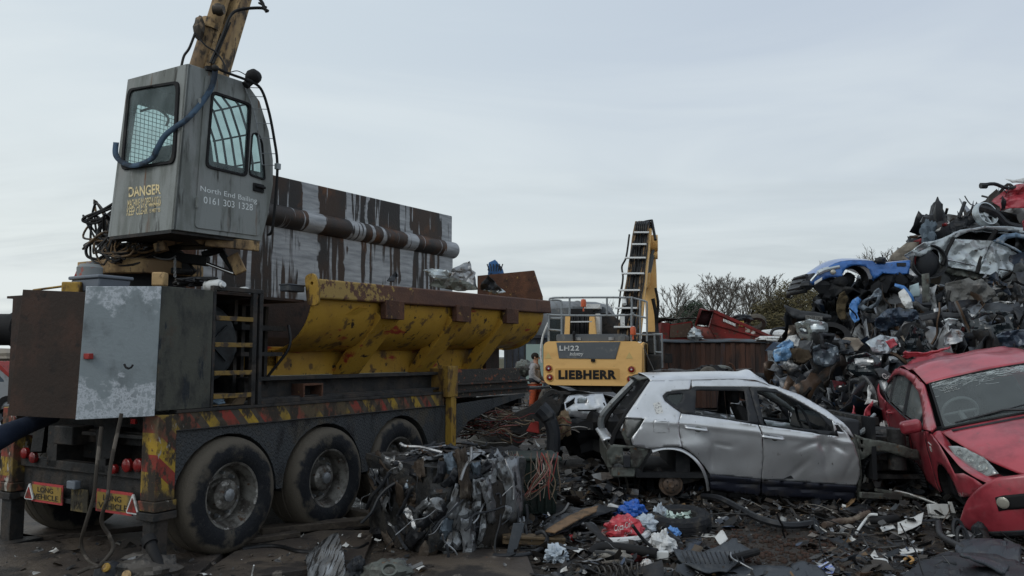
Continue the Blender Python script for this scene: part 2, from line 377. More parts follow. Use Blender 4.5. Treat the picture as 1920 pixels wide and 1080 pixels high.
INTR=M('car_interior_dark',(.012,.013,.015),[((.03,.03,.03),5,.5,.7)],rough=.8)
UNDR=M('underbody_metal',(.13,.14,.125),[((.07,.065,.06),7,.45,.62),((.16,.09,.05),12,.62,.7)],rough=.55,metal=.3,bump=.3)
GROUND=M('oily_mud',(.036,.031,.027),[((.062,.05,.04),(.9,.9,.9),.42,.62),((.013,.012,.012),(1.6,1.6,1.6),.5,.62),((.10,.085,.07),(14,14,14),.58,.7),((.012,.012,.012),(7,7,7),.56,.66)],rough=.75,bump=1.,bs=30,rl={1:.22})
WOODP=M('muddy_plank',(.085,.068,.052),[((.05,.04,.032),(3,9,9),.45,.6),((.12,.10,.08),(9,2,5),.58,.72),((.03,.025,.022),5,.58,.7)],rough=.7,bump=.5,bs=30)
CONC=M('pale_concrete',(.22,.215,.20),[((.13,.125,.12),3,.45,.65),((.34,.33,.31),(5,5,2),.58,.7),((.06,.055,.05),6,.6,.7)],rough=.85,bump=.5)
# crushed metal of the bale and heap: every fragment its own tone
SHRED=M('shredded_car_metal',isl=[(24,(.016,.018,.022)),(22,(.035,.038,.044)),(10,(.065,.07,.078)),(9,(.04,.03,.024)),(6,(.022,.035,.06)),(11,(.13,.135,.14)),(5,(.08,.05,.032)),(9,(.28,.29,.30)),(2,(.07,.12,.22)),(3,(.5,.51,.51)),(1,(.2,.025,.03))],layers=[((.03,.026,.022),4,.5,.66),((.09,.08,.07),11,.6,.72)],rough=.34,metal=.4,bump=.3,bs=18,islv=.35)
LITT=M('mixed_litter',isl=[(26,(.02,.02,.021)),(24,(.045,.038,.032)),(14,(.03,.034,.04)),(10,(.08,.062,.045)),(8,(.10,.10,.10)),(5,(.2,.19,.175)),(2,(.42,.42,.4)),(1,(.07,.09,.13)),(1,(.16,.1,.05))],layers=[((.035,.03,.026),9,.5,.66)],rough=.6,bump=.2,islv=.3)
SHINY=M('shiny_crushed_metal',isl=[(5,(.32,.33,.34)),(5,(.16,.17,.18)),(4,(.07,.075,.085)),(2,(.24,.2,.16))],layers=[((.05,.045,.04),6,.52,.66)],rough=.3,metal=.75,bump=.25,bs=14)
# ================================================================ ground
def gh(x,y):
    d=math.hypot(x,y); k=1/(1+(d/30)**2)
    z=.05*noise.noise(V(x*.5,y*.5,0))*k+.03*noise.noise(V(x*1.7,y*1.7,5))*k+.018*noise.noise(V(x*5,y*5,9))*k*k
    z+=.07*math.exp(-((x-3.2)/1.6)**2-((y-8.4)/1.0)**2)*(.7+.4*noise.noise(V(x*1.3,y*1.3,2)))   # debris and soil thrown up under the wrecks
    if x<-.8: z*=max(0,1-(-.8-x)/1.0)
    return z-.02
def nonuni(lo,hi,c,st,gr):
    a=[c];s=st
    while a[-1]<hi: a.append(a[-1]+s); s*=gr if a[-1]-c>7 else 1.
    b=[];s=st;x=c
    while x>lo: x-=s; b.append(x); s*=gr if c-x>7 else 1.
    return b[::-1]+a
gx=nonuni(-900,900,0,.07,1.18);gy=nonuni(-60,1500,9,.07,1.18)
m=MB(); nx=len(gx); m.v=[(x,y,gh(x,y)) for y in gy for x in gx]; m.f=[(j*nx+i,j*nx+i+1,(j+1)*nx+i+1,(j+1)*nx+i) for j in range(len(gy)-1) for i in range(nx-1)]; m.mi=[0]*len(m.f)
SOIL=M('oily_mud'); tag(m.build('ground',GROUND,None,sm=180),kind='structure')
# sloping yard road behind, and far grassy bank
def bank(u,v):
    x=-60+260*u;y=46+90*v; return V(x,y,-.3+(1.5+1.6*max(0,min(1,(x-8)/40)))*math.sin(math.pi*min(1,v*1.0))**.7+.6*noise.noise(V(x*.06,y*.06,1)))
tag(MB().grid(bank,90,24).build('grassy_bank',M('winter_grass',(.085,.075,.04),[((.05,.05,.025),(.4,.4,.4),.45,.6),((.13,.105,.06),(1.5,1.5,1.5),.5,.7)],rough=.9,bump=.6,bs=4),None,sm=180),kind='structure')
# ================================================================ mobile baler on a triaxle trailer
FT=Fr((-2.486,7.013,0),R(60.635)); hs=lambda x,y,t=0: FT.hit(x,y,1,t); hr=lambda x,y,s: FT.hit(x,y,0,s)
tr=thing('baler_trailer','long dirty three-axle trailer carrying a yellow and rusty scrap baler, hazard stripes along its side','trailer',FT)
ST=lambda u,v,w: V(u,w,v)      # (s,z) outline standing in the side plane, w across
SR=lambda u,v,w: V(w,u,v)      # (t,z) outline standing across the trailer, w along
TREAD=M('chequer_plate',(.062,.066,.07),[((.09,.08,.065),(3,3,3),.48,.66),((.03,.03,.032),(5,5,2),.52,.68),((.11,.07,.045),(7,7,7),.66,.76)],rough=.5,metal=.25)
def add_tread(m,sc=26):
    nt=m.node_tree;N=nt.nodes;L=nt.links; tc=N.new('ShaderNodeTexCoord'); outs=[]
    for a in (45,-45):
        mp=N.new('ShaderNodeMapping'); L.new(tc.outputs['Object'],mp.inputs[0]); mp.inputs['Rotation'].default_value=(0,R(a),0)
        sx=N.new('ShaderNodeSeparateXYZ'); L.new(mp.outputs[0],sx.inputs[0])
        q=[]
        for ch,f in (('X',sc),('Z',sc*2)):
            k=N.new('ShaderNodeMath');k.operation='MULTIPLY';L.new(sx.outputs[ch],k.inputs[0]);k.inputs[1].default_value=f*3.1416
            s=N.new('ShaderNodeMath');s.operation='SINE';L.new(k.outputs[0],s.inputs[0]);q.append(s)
        p=N.new('ShaderNodeMath');p.operation='MULTIPLY';L.new(q[0].outputs[0],p.inputs[0]);L.new(q[1].outputs[0],p.inputs[1]);outs.append(p)
    mx=N.new('ShaderNodeMath');mx.operation='MAXIMUM';L.new(outs[0].outputs[0],mx.inputs[0]);L.new(outs[1].outputs[0],mx.inputs[1])
    cl=N.new('ShaderNodeMapRange');L.new(mx.outputs[0],cl.inputs[0]);cl.inputs[1].default_value=.3;cl.inputs[2].default_value=.7
    bp=N.new('ShaderNodeBump');bp.inputs['Strength'].default_value=.9;bp.inputs['Distance'].default_value=.008;L.new(cl.outputs[0],bp.inputs['Height']);L.new(bp.outputs[0],N['Principled BSDF'].inputs['Normal'])
add_tread(TREAD)
yc=(.42,.27,.035);rc=(.30,.045,.035);gc=(.075,.065,.055)
WEAR=[((.10,.075,.045),(2.5,2.5,2.5),.34,.62),((.045,.036,.028),(9,9,5),.46,.57),((.12,.06,.035),(15,15,15),.58,.66),((.3,.28,.25),(24,24,10),.7,.73)]
HAZ=stripes('hazard_bands',.42,.9,[(.30,yc),(.16,gc),(.32,rc),(.22,gc)],WEAR)
HAZP=stripes('hazard_post_bands',.34,1.1,[(.55,yc),(.45,rc)],WEAR+[((.38,.36,.32),(12,12,5),.6,.66)])
# skirt with wheel arches
WX=[.06,1.28,2.52]
def arch(c,a=.57,b=.56,z0=.47,n=14): return [(c+a*math.cos(t),z0+b*math.sin(t)) for t in [math.pi*(1-i/n) for i in range(n+1)]]
out=[(-.5,1.09),(-.5,.47)]
for c in WX: out+=arch(c)
out+=[(3.42,.47),(3.62,.62),(3.95,.86),(4.6,1.0),(5.5,1.12),(5.5,1.16),(3.4,1.09)]
MB().plate(out,(),ST,.02,.045).build('side_skirt',TREAD,tr,sm=0)
for c in WX:
    MB().grid(lambda u,v:V(c+.565*math.cos(math.pi*(1.02-1.04*u)),.046+.55*v,.47+.555*math.sin(math.pi*(1.02-1.04*u))),20,1).build('mudguard',BLK,tr,sol=.012)
b=MB().box((-.5,0.0,1.235),(5.6,.1,1.262)).box((-.5,-.005,1.09),(3.4,.04,1.10)); b.build('deck_edge',CHAS,tr,bev=.004)
MB().box((-.49,.012,1.10),(3.38,.05,1.235)).build('hazard_rail',HAZ,tr)
# wheels
def mud_ring(m):
    nt=m.node_tree;N=nt.nodes;L=nt.links;tc=N.new('ShaderNodeTexCoord');mp=N.new('ShaderNodeMapping');L.new(tc.outputs['Object'],mp.inputs[0]);mp.inputs['Scale'].default_value=(1,0,1)
    ln=N.new('ShaderNodeVectorMath');ln.operation='LENGTH';L.new(mp.outputs[0],ln.inputs[0])
    n=N.new('ShaderNodeTexNoise');n.inputs['Scale'].default_value=7;n.inputs['Detail'].default_value=8;L.new(tc.outputs['Object'],n.inputs['Vector'])
    a=N.new('ShaderNodeMath');a.operation='MULTIPLY_ADD';L.new(n.outputs['Fac'],a.inputs[0]);a.inputs[1].default_value=.22;L.new(ln.outputs['Value'],a.inputs[2])
    f=N.new('ShaderNodeMapRange');L.new(a.outputs[0],f.inputs[0]);f.inputs[1].default_value=.53;f.inputs[2].default_value=.565
    b=N['Principled BSDF'];src=b.inputs['Base Color'].links[0].from_socket;x=N.new('ShaderNodeMix');x.data_type='RGBA';L.new(f.outputs[0],x.inputs[0]);L.new(src,x.inputs[6]);x.inputs[7].default_value=(.10,.085,.066,1);L.new(x.outputs[2],b.inputs['Base Color'])
mud_ring(TYRE)
def wheel(parent,x,y,z,r,w,out=-1,cap=True,hubm=None):
    w0=bpy.data.objects.new('wheel',None); COL.objects.link(w0); w0.parent=parent; w0.location=(x,y,z)
    ri=r*.56
    pr=[(ri,-.01),(ri+.02,-.03),(r*.72,-.045),(r*.86,-.04),(r*.95,-.018),(r*.985,.02),(r,.06),(r,.11),(r*.985,.115),(r*.985,.125),(r,.13),(r,w/2),(r,w/2+.05),(r*.98,w/2+.055),(r,w/2+.065),(r,w-.06),(r*.96,w-.01),(r*.8,w),(ri,w-.02)]
    MB().lathe([(a,h) for a,h in pr],(0,0,0),(0,1,0),56).build('tyre',TYRE,w0,sm=40)
    rp=[(ri+.012,-.012),(ri+.004,-.02),(ri-.012,-.012),(ri-.02,.01),(ri-.045,.05),(ri-.05,.13),(ri-.042,.155),(ri-.07,.17),(.15,.165),(.135,.155),(.13,.06),(.115,.045),(.105,.04),(.07,.035),(.0,.035)]
    MB().lathe(rp,(0,0,0),(0,1,0),44).build('rim',hubm or RIMM,w0,sm=30)
    nut=None
    for k in range(10):
        a=2*math.pi*k/10+.2; p=V(math.cos(a)*.185,.165,math.sin(a)*.185)
        if nut is None: nut=MB().lathe([(.019,0),(.019,-.02),(.012,-.03),(.011,-.05),(0,-.05)],(0,0,0),(0,1,0),8).build('wheel_nut',STEEL,w0); q=nut
        else: q=nut.copy();COL.objects.link(q)
        q.location=p
    if cap: MB().lathe([(.058,0),(.056,-.02),(.03,-.028),(0,-.03)],(0,.035,0),(0,1,0),8).build('hub_cap',STEEL,w0,sm=20)
    return w0
RIMM=M('wheel_rim',(.20,.19,.17),[((.06,.052,.045),6,.42,.6),((.40,.38,.35),9,.57,.68),((.09,.05,.03),12,.58,.68)],rough=.5,metal=.3,bump=.4,bs=30)
wh=wheel(tr,WX[0],-.03,.5,.5,.36)
for c in WX[1:]: q=copytree(wh,tr); q.location=(c,-.03 if c<2 else .05,.49 if c<2 else .5); q.rotation_euler=(0,R(37*c),0)
for c in WX: q=copytree(wh,tr); q.location=(c,2.33,.49); q.rotation_euler=(0,0,math.pi)
MB().cyl((WX[0],.3,.5),(WX[0],2.1,.5),.07).cyl((WX[1],.3,.5),(WX[1],2.1,.5),.07).cyl((WX[2],.3,.5),(WX[2],2.1,.5),.07).build('axles',CHAS,tr)
m=MB()
for t in (.75,1.45): m.box((-.6,t,.72),(6.4,t+.14,1.08))
for s in np.arange(-.5,6.3,.9): m.box((s,.3,.95),(s+.1,2.1,1.06))
m.box((-.6,.06,1.2),(6.4,2.25,1.232)); m.build('chassis_frame',CHAS,tr)
# corner posts + feet
def post(t0,t1,m_,s0=-.67,s1=-.49): 
    MB().box((s0,t0,.55),(s1,t1,1.23)).box((s0-.012,t0-.012,.47),(s1+.012,t1+.012,.55)).build('corner_post',m_,tr,bev=.008)
    MB().box((s0+.02,t0+.03,.02),(s1-.03,t1-.02,.47)).box((s0-.02,t0-.01,.40),(s1+.02,t1+.01,.462)).box((s0-.1,t0-.1,0),(s1+.08,t1+.1,.03)).build('stabiliser_leg',CHAS,tr,bev=.006)
post(0,.19,HAZP); post(2.0,2.2,HAZP)
# tail: beams, lamps, signs (plane s=-.62)
B=-.60
m=MB().box((B,.17,.70),(B+.10,2.0,.78)).box((B,.17,.42),(B+.06,2.0,.46)).box((B+.04,.17,.44),(B+.07,2.0,.72)).box((B+.25,.2,.78),(B+.3,2.0,1.2)).box((B,.2,1.02),(B+.25,1.1,1.05)).box((B,1.7,.98),(B+.25,2.0,1.0))
m.build('tail_beam',CHAS,tr,bev=.005)
m=MB(); p=hr(240,880,B)
m.bar(hr(215,700,B+.05),hr(204,860,B-.02),.1,.1).build('tail_bracket',CHAS,tr); MB().bar(hr(80,790,B+.05),hr(72,848,B),.09,.12).build('tail_bracket',CHAS,tr)
m=MB().box((B-.05,1.15,.93),(B+.15,1.42,1.09)); m.build('lamp_box',CHAS,tr,bev=.01)
for (x,y,r) in ((236,873,.05),(257,873,.05),(211,880,.035),(44,850,.045),(60,858,.045)):
    p=hr(x,y,B-.04); MB().lathe([(r*1.1,.03),(r*1.1,0),(r,-.004),(r*.7,-.01),(0,-.012)],p,(1,0,0),20).build('tail_light',REDL,tr)
for (x,y) in ((251,790),):
    p=hr(x,y,B-.02); MB().box((B-.03,p.y-.03,p.z-.02),(B-.01,p.y+.03,p.z+.02)).build('reflector',REDL,tr)
SGN=M('faded_sign_yellow',(.30,.20,.05),[((.10,.08,.05),(6,6,6),.45,.62),((.2,.05,.04),5,.56,.68)],rough=.7,bump=.1); SGR=M('faded_sign_red',(.42,.06,.06),[((.12,.05,.04),10,.5,.68)],rough=.7); LETB=M('sign_black_letter',(.035,.03,.025),rough=.7)
def longv(x0,y0,x1,y1,dim):
    a=hr(x0,y0,B-.03);c=hr(x1,y1,B-.03); t0,t1=a.y,c.y; z1,z0=a.z,c.z
    s=MB().box((B-.03,t1,z0),(B-.02,t0,z1)).build('warning_sign',SGR,tr); w=t0-t1;h=z1-z0
    MB().box((B-.034,t1+w*.03,z0+h*.12),(B-.0305,t0-w*.03,z1-h*.12)).build('sign_panel',SGN,s)
    text('LONG',(B-.036,t0-w*.22,z0+h*.53),(0,-w*.5,0),(0,0,h*.26),'sign_word',LETB,s,bold=.01)
    text('VEHICLE',(B-.036,t0-w*.09,z0+h*.17),(0,-w*.80,0),(0,0,h*.27),'sign_word',LETB,s,bold=.01)
longv(181,916,247,968,0); longv(60,903,116,948,1)
def tri(cx,cy,h):
    c=hr(cx,cy,B-.05); P=[(c.y-h*.45,c.z-h*.4),(c.y+h*.45,c.z-h*.4),(c.y,c.z+h*.5)]
    o=MB().plate(rpoly(P,.03),(),SR,B-.05,B-.038).build('reflector_triangle',WHT,tr)
    P2=[(c.y+(p-c.y)*.68,c.z-.012+(q-c.z+.0)*.66) for p,q in P]; MB().plate(P2,(),SR,B-.056,B-.051).build('red_field',REDP,o)
tri(248,946,.19); tri(54,922,.17)
a=hr(134,915,B-.03);c=hr(163,962,B-.03)
o=MB().box((B-.03,c.y,c.z),(B-.02,a.y,a.z)).build('number_plate',M('dirty_plate',(.13,.10,.045),[((.04,.035,.025),7,.4,.6)],rough=.7),tr)
for i,t in enumerate(('02','PX')): text(t,(B-.033,a.y-.05,c.z+.13-.11*i),(0,-.1,0),(0,0,.07),'plate_letters',LETB,o)
MB().box((B-.08,a.y-.12,a.z),(B-.02,a.y-.0,a.z+.07)).build('plate_lamp',PLASTG,tr,bev=.01)
# cabinet at the tail: two swung doors, side panel, top
def quadplate(P,th,name,mat,par,bev=.003,nrm=None):
    P=[Vector(p) for p in P]; nn=(P[1]-P[0]).cross(P[3]-P[0]).normalized()*th
    return MB().hexa([*P,*[p+nn for p in P]]).build(name,mat,par,bev=bev)
def zinc():
    m=GALV;nt=m.node_tree;N=nt.nodes;L=nt.links;tc=N.new('ShaderNodeTexCoord');sx=N.new('ShaderNodeSeparateXYZ');L.new(tc.outputs['Object'],sx.inputs[0])
    def nz(s,d,r=.6):
        n=N.new('ShaderNodeTexNoise');n.inputs['Scale'].default_value=s;n.inputs['Detail'].default_value=d;n.inputs['Roughness'].default_value=r;L.new(tc.outputs['Object'],n.inputs['Vector']);return n.outputs['Fac']
    def ma(op,a,b,c=None):
        k=N.new('ShaderNodeMath');k.operation=op
        for i,v in enumerate((a,b,c)):
            if v is None: continue
            if isinstance(v,(int,float)): k.inputs[i].default_value=v
            else: L.new(v,k.inputs[i])
        return k.outputs[0]
    d=ma('ABSOLUTE',ma('SUBTRACT',sx.outputs[2],1.80),0); e=ma('ADD',d,ma('MULTIPLY',ma('SUBTRACT',nz(5,6),.5),.9))
    f=N.new('ShaderNodeMapRange');L.new(e,f.inputs[0]);f.inputs[1].default_value=.30;f.inputs[2].default_value=.36
    v=ma('ABSOLUTE',ma('SUBTRACT',nz(16,9,.72),.5),0);g=N.new('ShaderNodeMapRange');L.new(v,g.inputs[0]);g.inputs[1].default_value=.0;g.inputs[2].default_value=.07;g.inputs[3].default_value=1;g.inputs[4].default_value=.25
    b=N['Principled BSDF'];src=b.inputs['Base Color'].links[0].from_socket;x=N.new('ShaderNodeMix');x.data_type='RGBA';L.new(ma('MULTIPLY',f.outputs[0],g.outputs[0]),x.inputs[0]);L.new(src,x.inputs[6]);x.inputs[7].default_value=(.55,.58,.62,1);L.new(x.outputs[2],b.inputs['Base Color'])
zinc()
gd=quadplate([FT.at(142,787,6.26),FT.at(290,780,6.42),FT.at(303,537,6.42),FT.at(162,537,6.26)],.012,'cabinet_door',GALV,tr)
m=MB(); p=FT.at(241,683,6.3); q=FT.at(241,690,6.3)
hn=[FT.at(233,683,6.27),FT.at(236,689,6.26),FT.at(241,691,6.26),FT.at(246,689,6.27),FT.at(249,684,6.28)]; m.tube(hn,.009,6).build('door_handle',BLK,gd)
p=FT.at(168,668,6.255); MB().box((p.x-.03,p.y-.035,p.z-.022),(p.x+.01,p.y+.035,p.z+.022)).build('latch',REDP,gd,bev=.004)
quadplate([FT.at(17,779,6.62),FT.at(150,786,6.42),FT.at(163,548,6.42),FT.at(45,543,6.62)],.012,'cabinet_door',DRUST,tr)
MB().box((-.69,0,1.265),(-.17,.018,2.265)).build('cabinet_side',DGREEN,tr,bev=.004)
MB().box((-.69,.02,2.24),(.4,2.2,2.262)).box((-.69,.03,1.262),(-.67,2.1,2.24)).box((-.2,.03,1.262),(-.18,.3,2.24)).build('cabinet_body',DRUST,tr)
m=MB(); 
for x in ((-.165,-.135),(.28,.33),(.36,.4)): m.box((x[0],.0,1.262),(x[1],.045,2.27))
m.box((-.165,0,2.27),(.40,.05,2.31)).box((.4,0,1.262),(.9,.04,1.31)); fr=m.build('access_ladder',CHAS,tr,bev=.004)
for z in (2.03,1.80,1.555,1.355): MB().box((-.135,-.005,z-.02),(.28,.04,z+.02)).build('rung',M('worn_rung',(.22,.14,.04),[((.06,.045,.035),(12,12,12),.45,.6)],rough=.6,bump=.4),fr,bev=.003)
# water tank behind the ladder
m=MB().lathe([(0,0),(.1,-.02),(.3,0),(.34,.02),(.36,.05),(.36,.75)],(.06,.32,1.82),(0,1,0),30); m.bar((-.12,.29,1.66),(.24,.29,1.98),.02,.02).bar((.24,.29,1.66),(-.12,.29,1.98),.02,.02); m.build('round_tank',M('tank_grey',(.05,.056,.06),[((.03,.03,.03),5,.5,.7)],rough=.5),tr)
m=MB().box((-.16,.9,1.262),(1.1,.95,2.24)).box((.42,.4,1.262),(.46,.9,2.24)); 
for i in range(5): m.box((.5+.1*i,.5,1.3),(.54+.1*i,.56,2.2))
m.box((.42,.3,1.95),(1.0,.42,2.0)).box((.42,.3,1.7),(.95,.42,1.74)); m.build('machine_bay',CHAS,tr); MB().box((.42,.10,2.235),(1.02,1.3,2.26)).build('bay_roof',DRUST,tr)
MB().tube(smooth([(.62,.3,1.28),(.66,.2,1.5),(.78,.05,1.78),(.82,.1,2.0)],6),.014).build('hydraulic_hose',HOSE,tr)
# base rails under the trough
m=MB().box((.4,.22,1.30),(5.5,.3,1.5)).box((.4,.12,1.47),(5.5,.34,1.505)).box((.4,.10,1.29),(5.5,.34,1.315)).box((.9,.05,1.262),(3.2,.12,1.30))
m.build('base_rail',CHAS,tr,bev=.004)
FLAK=M('flaking_red_grey',(.05,.045,.04),[((.22,.08,.045),(9,9,14),.56,.62),((.25,.2,.14),(12,12,16),.64,.68),((.33,.2,.04),(5,5,9),.69,.72)],rough=.75,bump=.8,bs=25)
MB().box((3.52,.03,1.17),(5.6,.12,1.33)).box((3.5,-.02,1.335),(5.65,.3,1.36)).box((3.5,.06,1.36),(5.4,.16,1.53)).build('front_side_beam',FLAK,tr,bev=.004)
MB().box((3.42,-.07,.5),(3.53,.02,1.22)).box((3.33,-.08,1.2),(3.55,.0,1.58)).box((3.4,.0,1.2),(3.44,.25,1.55)).build('stake_post',YEL,tr,bev=.006)
# open box lump on the deck
m=MB().plate([(0,0),(.28,0),(.28,.15),(0,.15)],[[(.02,.02),(.26,.02),(.26,.13),(.02,.13)]],lambda u,v,w:V(1.0+u,.06+w,1.28+v),0,.25); o=m.build('steel_box_offcut',RUST,None,bev=.003); o.matrix_world=FT.m@Matrix.Rotation(R(0),4,'Z'); tag(o,'small rusty open-ended steel box lying on the trailer deck under the yellow trough','box')
# trough (hopper)
hop=bpy.data.objects.new('hopper',None); COL.objects.link(hop); hop.parent=tr
S0,S1=1.04,6.15
rz=lambda s:2.27+(s-S0)*.018
RIMB=M('rim_rust',(.12,.058,.036),[((.085,.042,.03),(2,2,4),.42,.62),((.05,.03,.024),(7,7,2),.56,.68)],rough=.65,bump=.3,bs=30)
def rim_mat():
    m=RIMB; nt=m.node_tree;N=nt.nodes;L=nt.links; tc=N.new('ShaderNodeTexCoord');sx=N.new('ShaderNodeSeparateXYZ');L.new(tc.outputs['Object'],sx.inputs[0])
    n=N.new('ShaderNodeTexNoise');n.inputs['Scale'].default_value=11;n.inputs['Detail'].default_value=8;n.inputs['Roughness'].default_value=.7;L.new(tc.outputs['Object'],n.inputs['Vector'])
    f=N.new('ShaderNodeMapRange');L.new(sx.outputs[0],f.inputs[0]);f.inputs[1].default_value=1.3;f.inputs[2].default_value=3.2;f.inputs[3].default_value=.09;f.inputs[4].default_value=-.2
    a=N.new('ShaderNodeMath');L.new(n.outputs['Fac'],a.inputs[0]);L.new(f.outputs[0],a.inputs[1])
    g=N.new('ShaderNodeMapRange');L.new(a.outputs[0],g.inputs[0]);g.inputs[1].default_value=.5;g.inputs[2].default_value=.54
    b=N['Principled BSDF'];src=b.inputs['Base Color'].links[0].from_socket;x=N.new('ShaderNodeMix');x.data_type='RGBA';L.new(g.outputs[0],x.inputs[0]);L.new(src,x.inputs[6]);x.inputs[7].default_value=(.33,.22,.07,1);L.new(x.outputs[2],b.inputs['Base Color'])
rim_mat()
m=MB().hexa([(S0,-.07,rz(S0)),(S1+.05,-.07,rz(S1)),(S1+.05,.06,rz(S1)),(S0,.06,rz(S0)),(S0,-.05,rz(S0)+.2),(S1+.05,-.05,rz(S1)+.2),(S1+.05,.09,rz(S1)+.2),(S0,.09,rz(S0)+.2)])
m.build('hopper_rim',RIMB,hop,bev=.02,bseg=3)
MB().plate(rpoly([(-.10,2.2),(.05,2.2),(.09,2.5),(-.03,2.53),(-.10,2.4)],.05),[[(-.01+.02*math.cos(a),2.42+.02*math.sin(a)) for a in np.linspace(0,5.6,8)]],SR,S0-.03,S0+.0).build('end_lug',YEL,hop,bev=.006)
def prof(v): # trough skin, v 0 top ->1 bottom ; returns t,z offsets
    a=v*math.pi/2*1.06; return .62*(1-math.cos(a))*1.02, -.56*math.sin(a)
HOPY=M('trough_yellow',(.50,.29,.045),[((.36,.20,.04),(1.2,1.2,1.2),.45,.7),((.17,.10,.04),(5,5,5),.56,.64),((.33,.05,.03),(1.3,3,4),.60,.66),((.04,.03,.025),(11,11,9),.6,.66),((.03,.025,.022),(1.5,1.5,1.5),.62,.8)],rough=.42,bump=.3,bs=10,rvar=.15)
def sk(u,v):
    s=S0+.01+u*(S1-S0-.05); t,z=prof(v); n_=noise.noise(V(s*1.5,t*2,z*2))*.012
    return V(s,.03+t+n_,rz(s)+.03+z+.14*u*v*.0+n_)
MB().grid(sk,80,16).build('trough_skin',HOPY,hop,sol=.012)
# yellow base wall and ribs
MB().plate([(.55,1.5),(5.35,1.5),(5.35,1.80),(.95,1.80)],[[(1.02,1.56),(1.24,1.56),(1.24,1.76),(1.02,1.76)]],ST,.66,.69).box((1.0,.72,1.5),(1.26,.75,1.8)).build('base_wall',HOPY,hop,bev=.004)
MB().plate([(.5,1.5),(.62,1.52),(1.0,1.86),(1.03,2.3),(1.6,2.3),(1.6,1.5)],(),ST,1.6,1.62).build('far_wall',CHAS,hop)
pads=[hs(730,585),hs(860,592),hs(952,597)]
for i,p in enumerate(pads):
    w=.17; s=p.x; z1=rz(s)+.0
    MB().box((s-w,-.085,z1-.18),(s+w,-.01,z1+.03)).build('rib_pad',RUST,hop,bev=.006)
    MB().hexa([(s-w,.58,1.48),(s+w,.58,1.48),(s+w,.70,1.50),(s-w,.70,1.50),(s-w,-.02,z1-.17),(s+w,-.02,z1-.17),(s+w,.10,z1-.05),(s-w,.10,z1-.05)]).build('rib',HOPY,hop,bev=.005)
MB().hexa([(1.35,.14,2.02),(1.5,.14,2.02),(1.5,.2,2.0),(1.35,.2,2.0),(1.75,-.0,2.22),(1.9,-.0,2.22),(1.9,.06,2.22),(1.75,.06,2.22)]).build('lifting_lug',HOPY,hop)
# inside and far side of trough
EP=[(.03+prof(v)[0],2.36+prof(v)[1]) for v in np.linspace(0,1,10)]
MB().plate(EP+[(2.0,1.8),(2.2,2.36)],(),SR,6.06,6.09).build('end_wall',HOPY,hop)
MB().box((1.0,.72,1.6),(5.3,.76,1.9)).box((1.0,.8,1.75),(6.06,2.0,1.82)).box((1.0,2.1,1.8),(6.06,2.2,2.45)).build('hopper_floor',DRUST,hop)
e1=hr(895,517,6.1);e2=hr(1000,507,6.1);e3=hr(1016,556,6.1)
MB().plate([(e3.y,e3.z-.3),(e3.y,e3.z),(e2.y,e2.z),(e1.y,e1.z),(e1.y,e1.z-.7)],(),SR,6.1,6.14).build('end_flap',RUST,hop,bev=.004)
MB().box((5.3,.75,1.36),(6.0,1.9,1.82)).box((5.35,.6,1.36),(5.5,.75,1.8)).build('front_bracket',DRUST,hop,bev=.01)
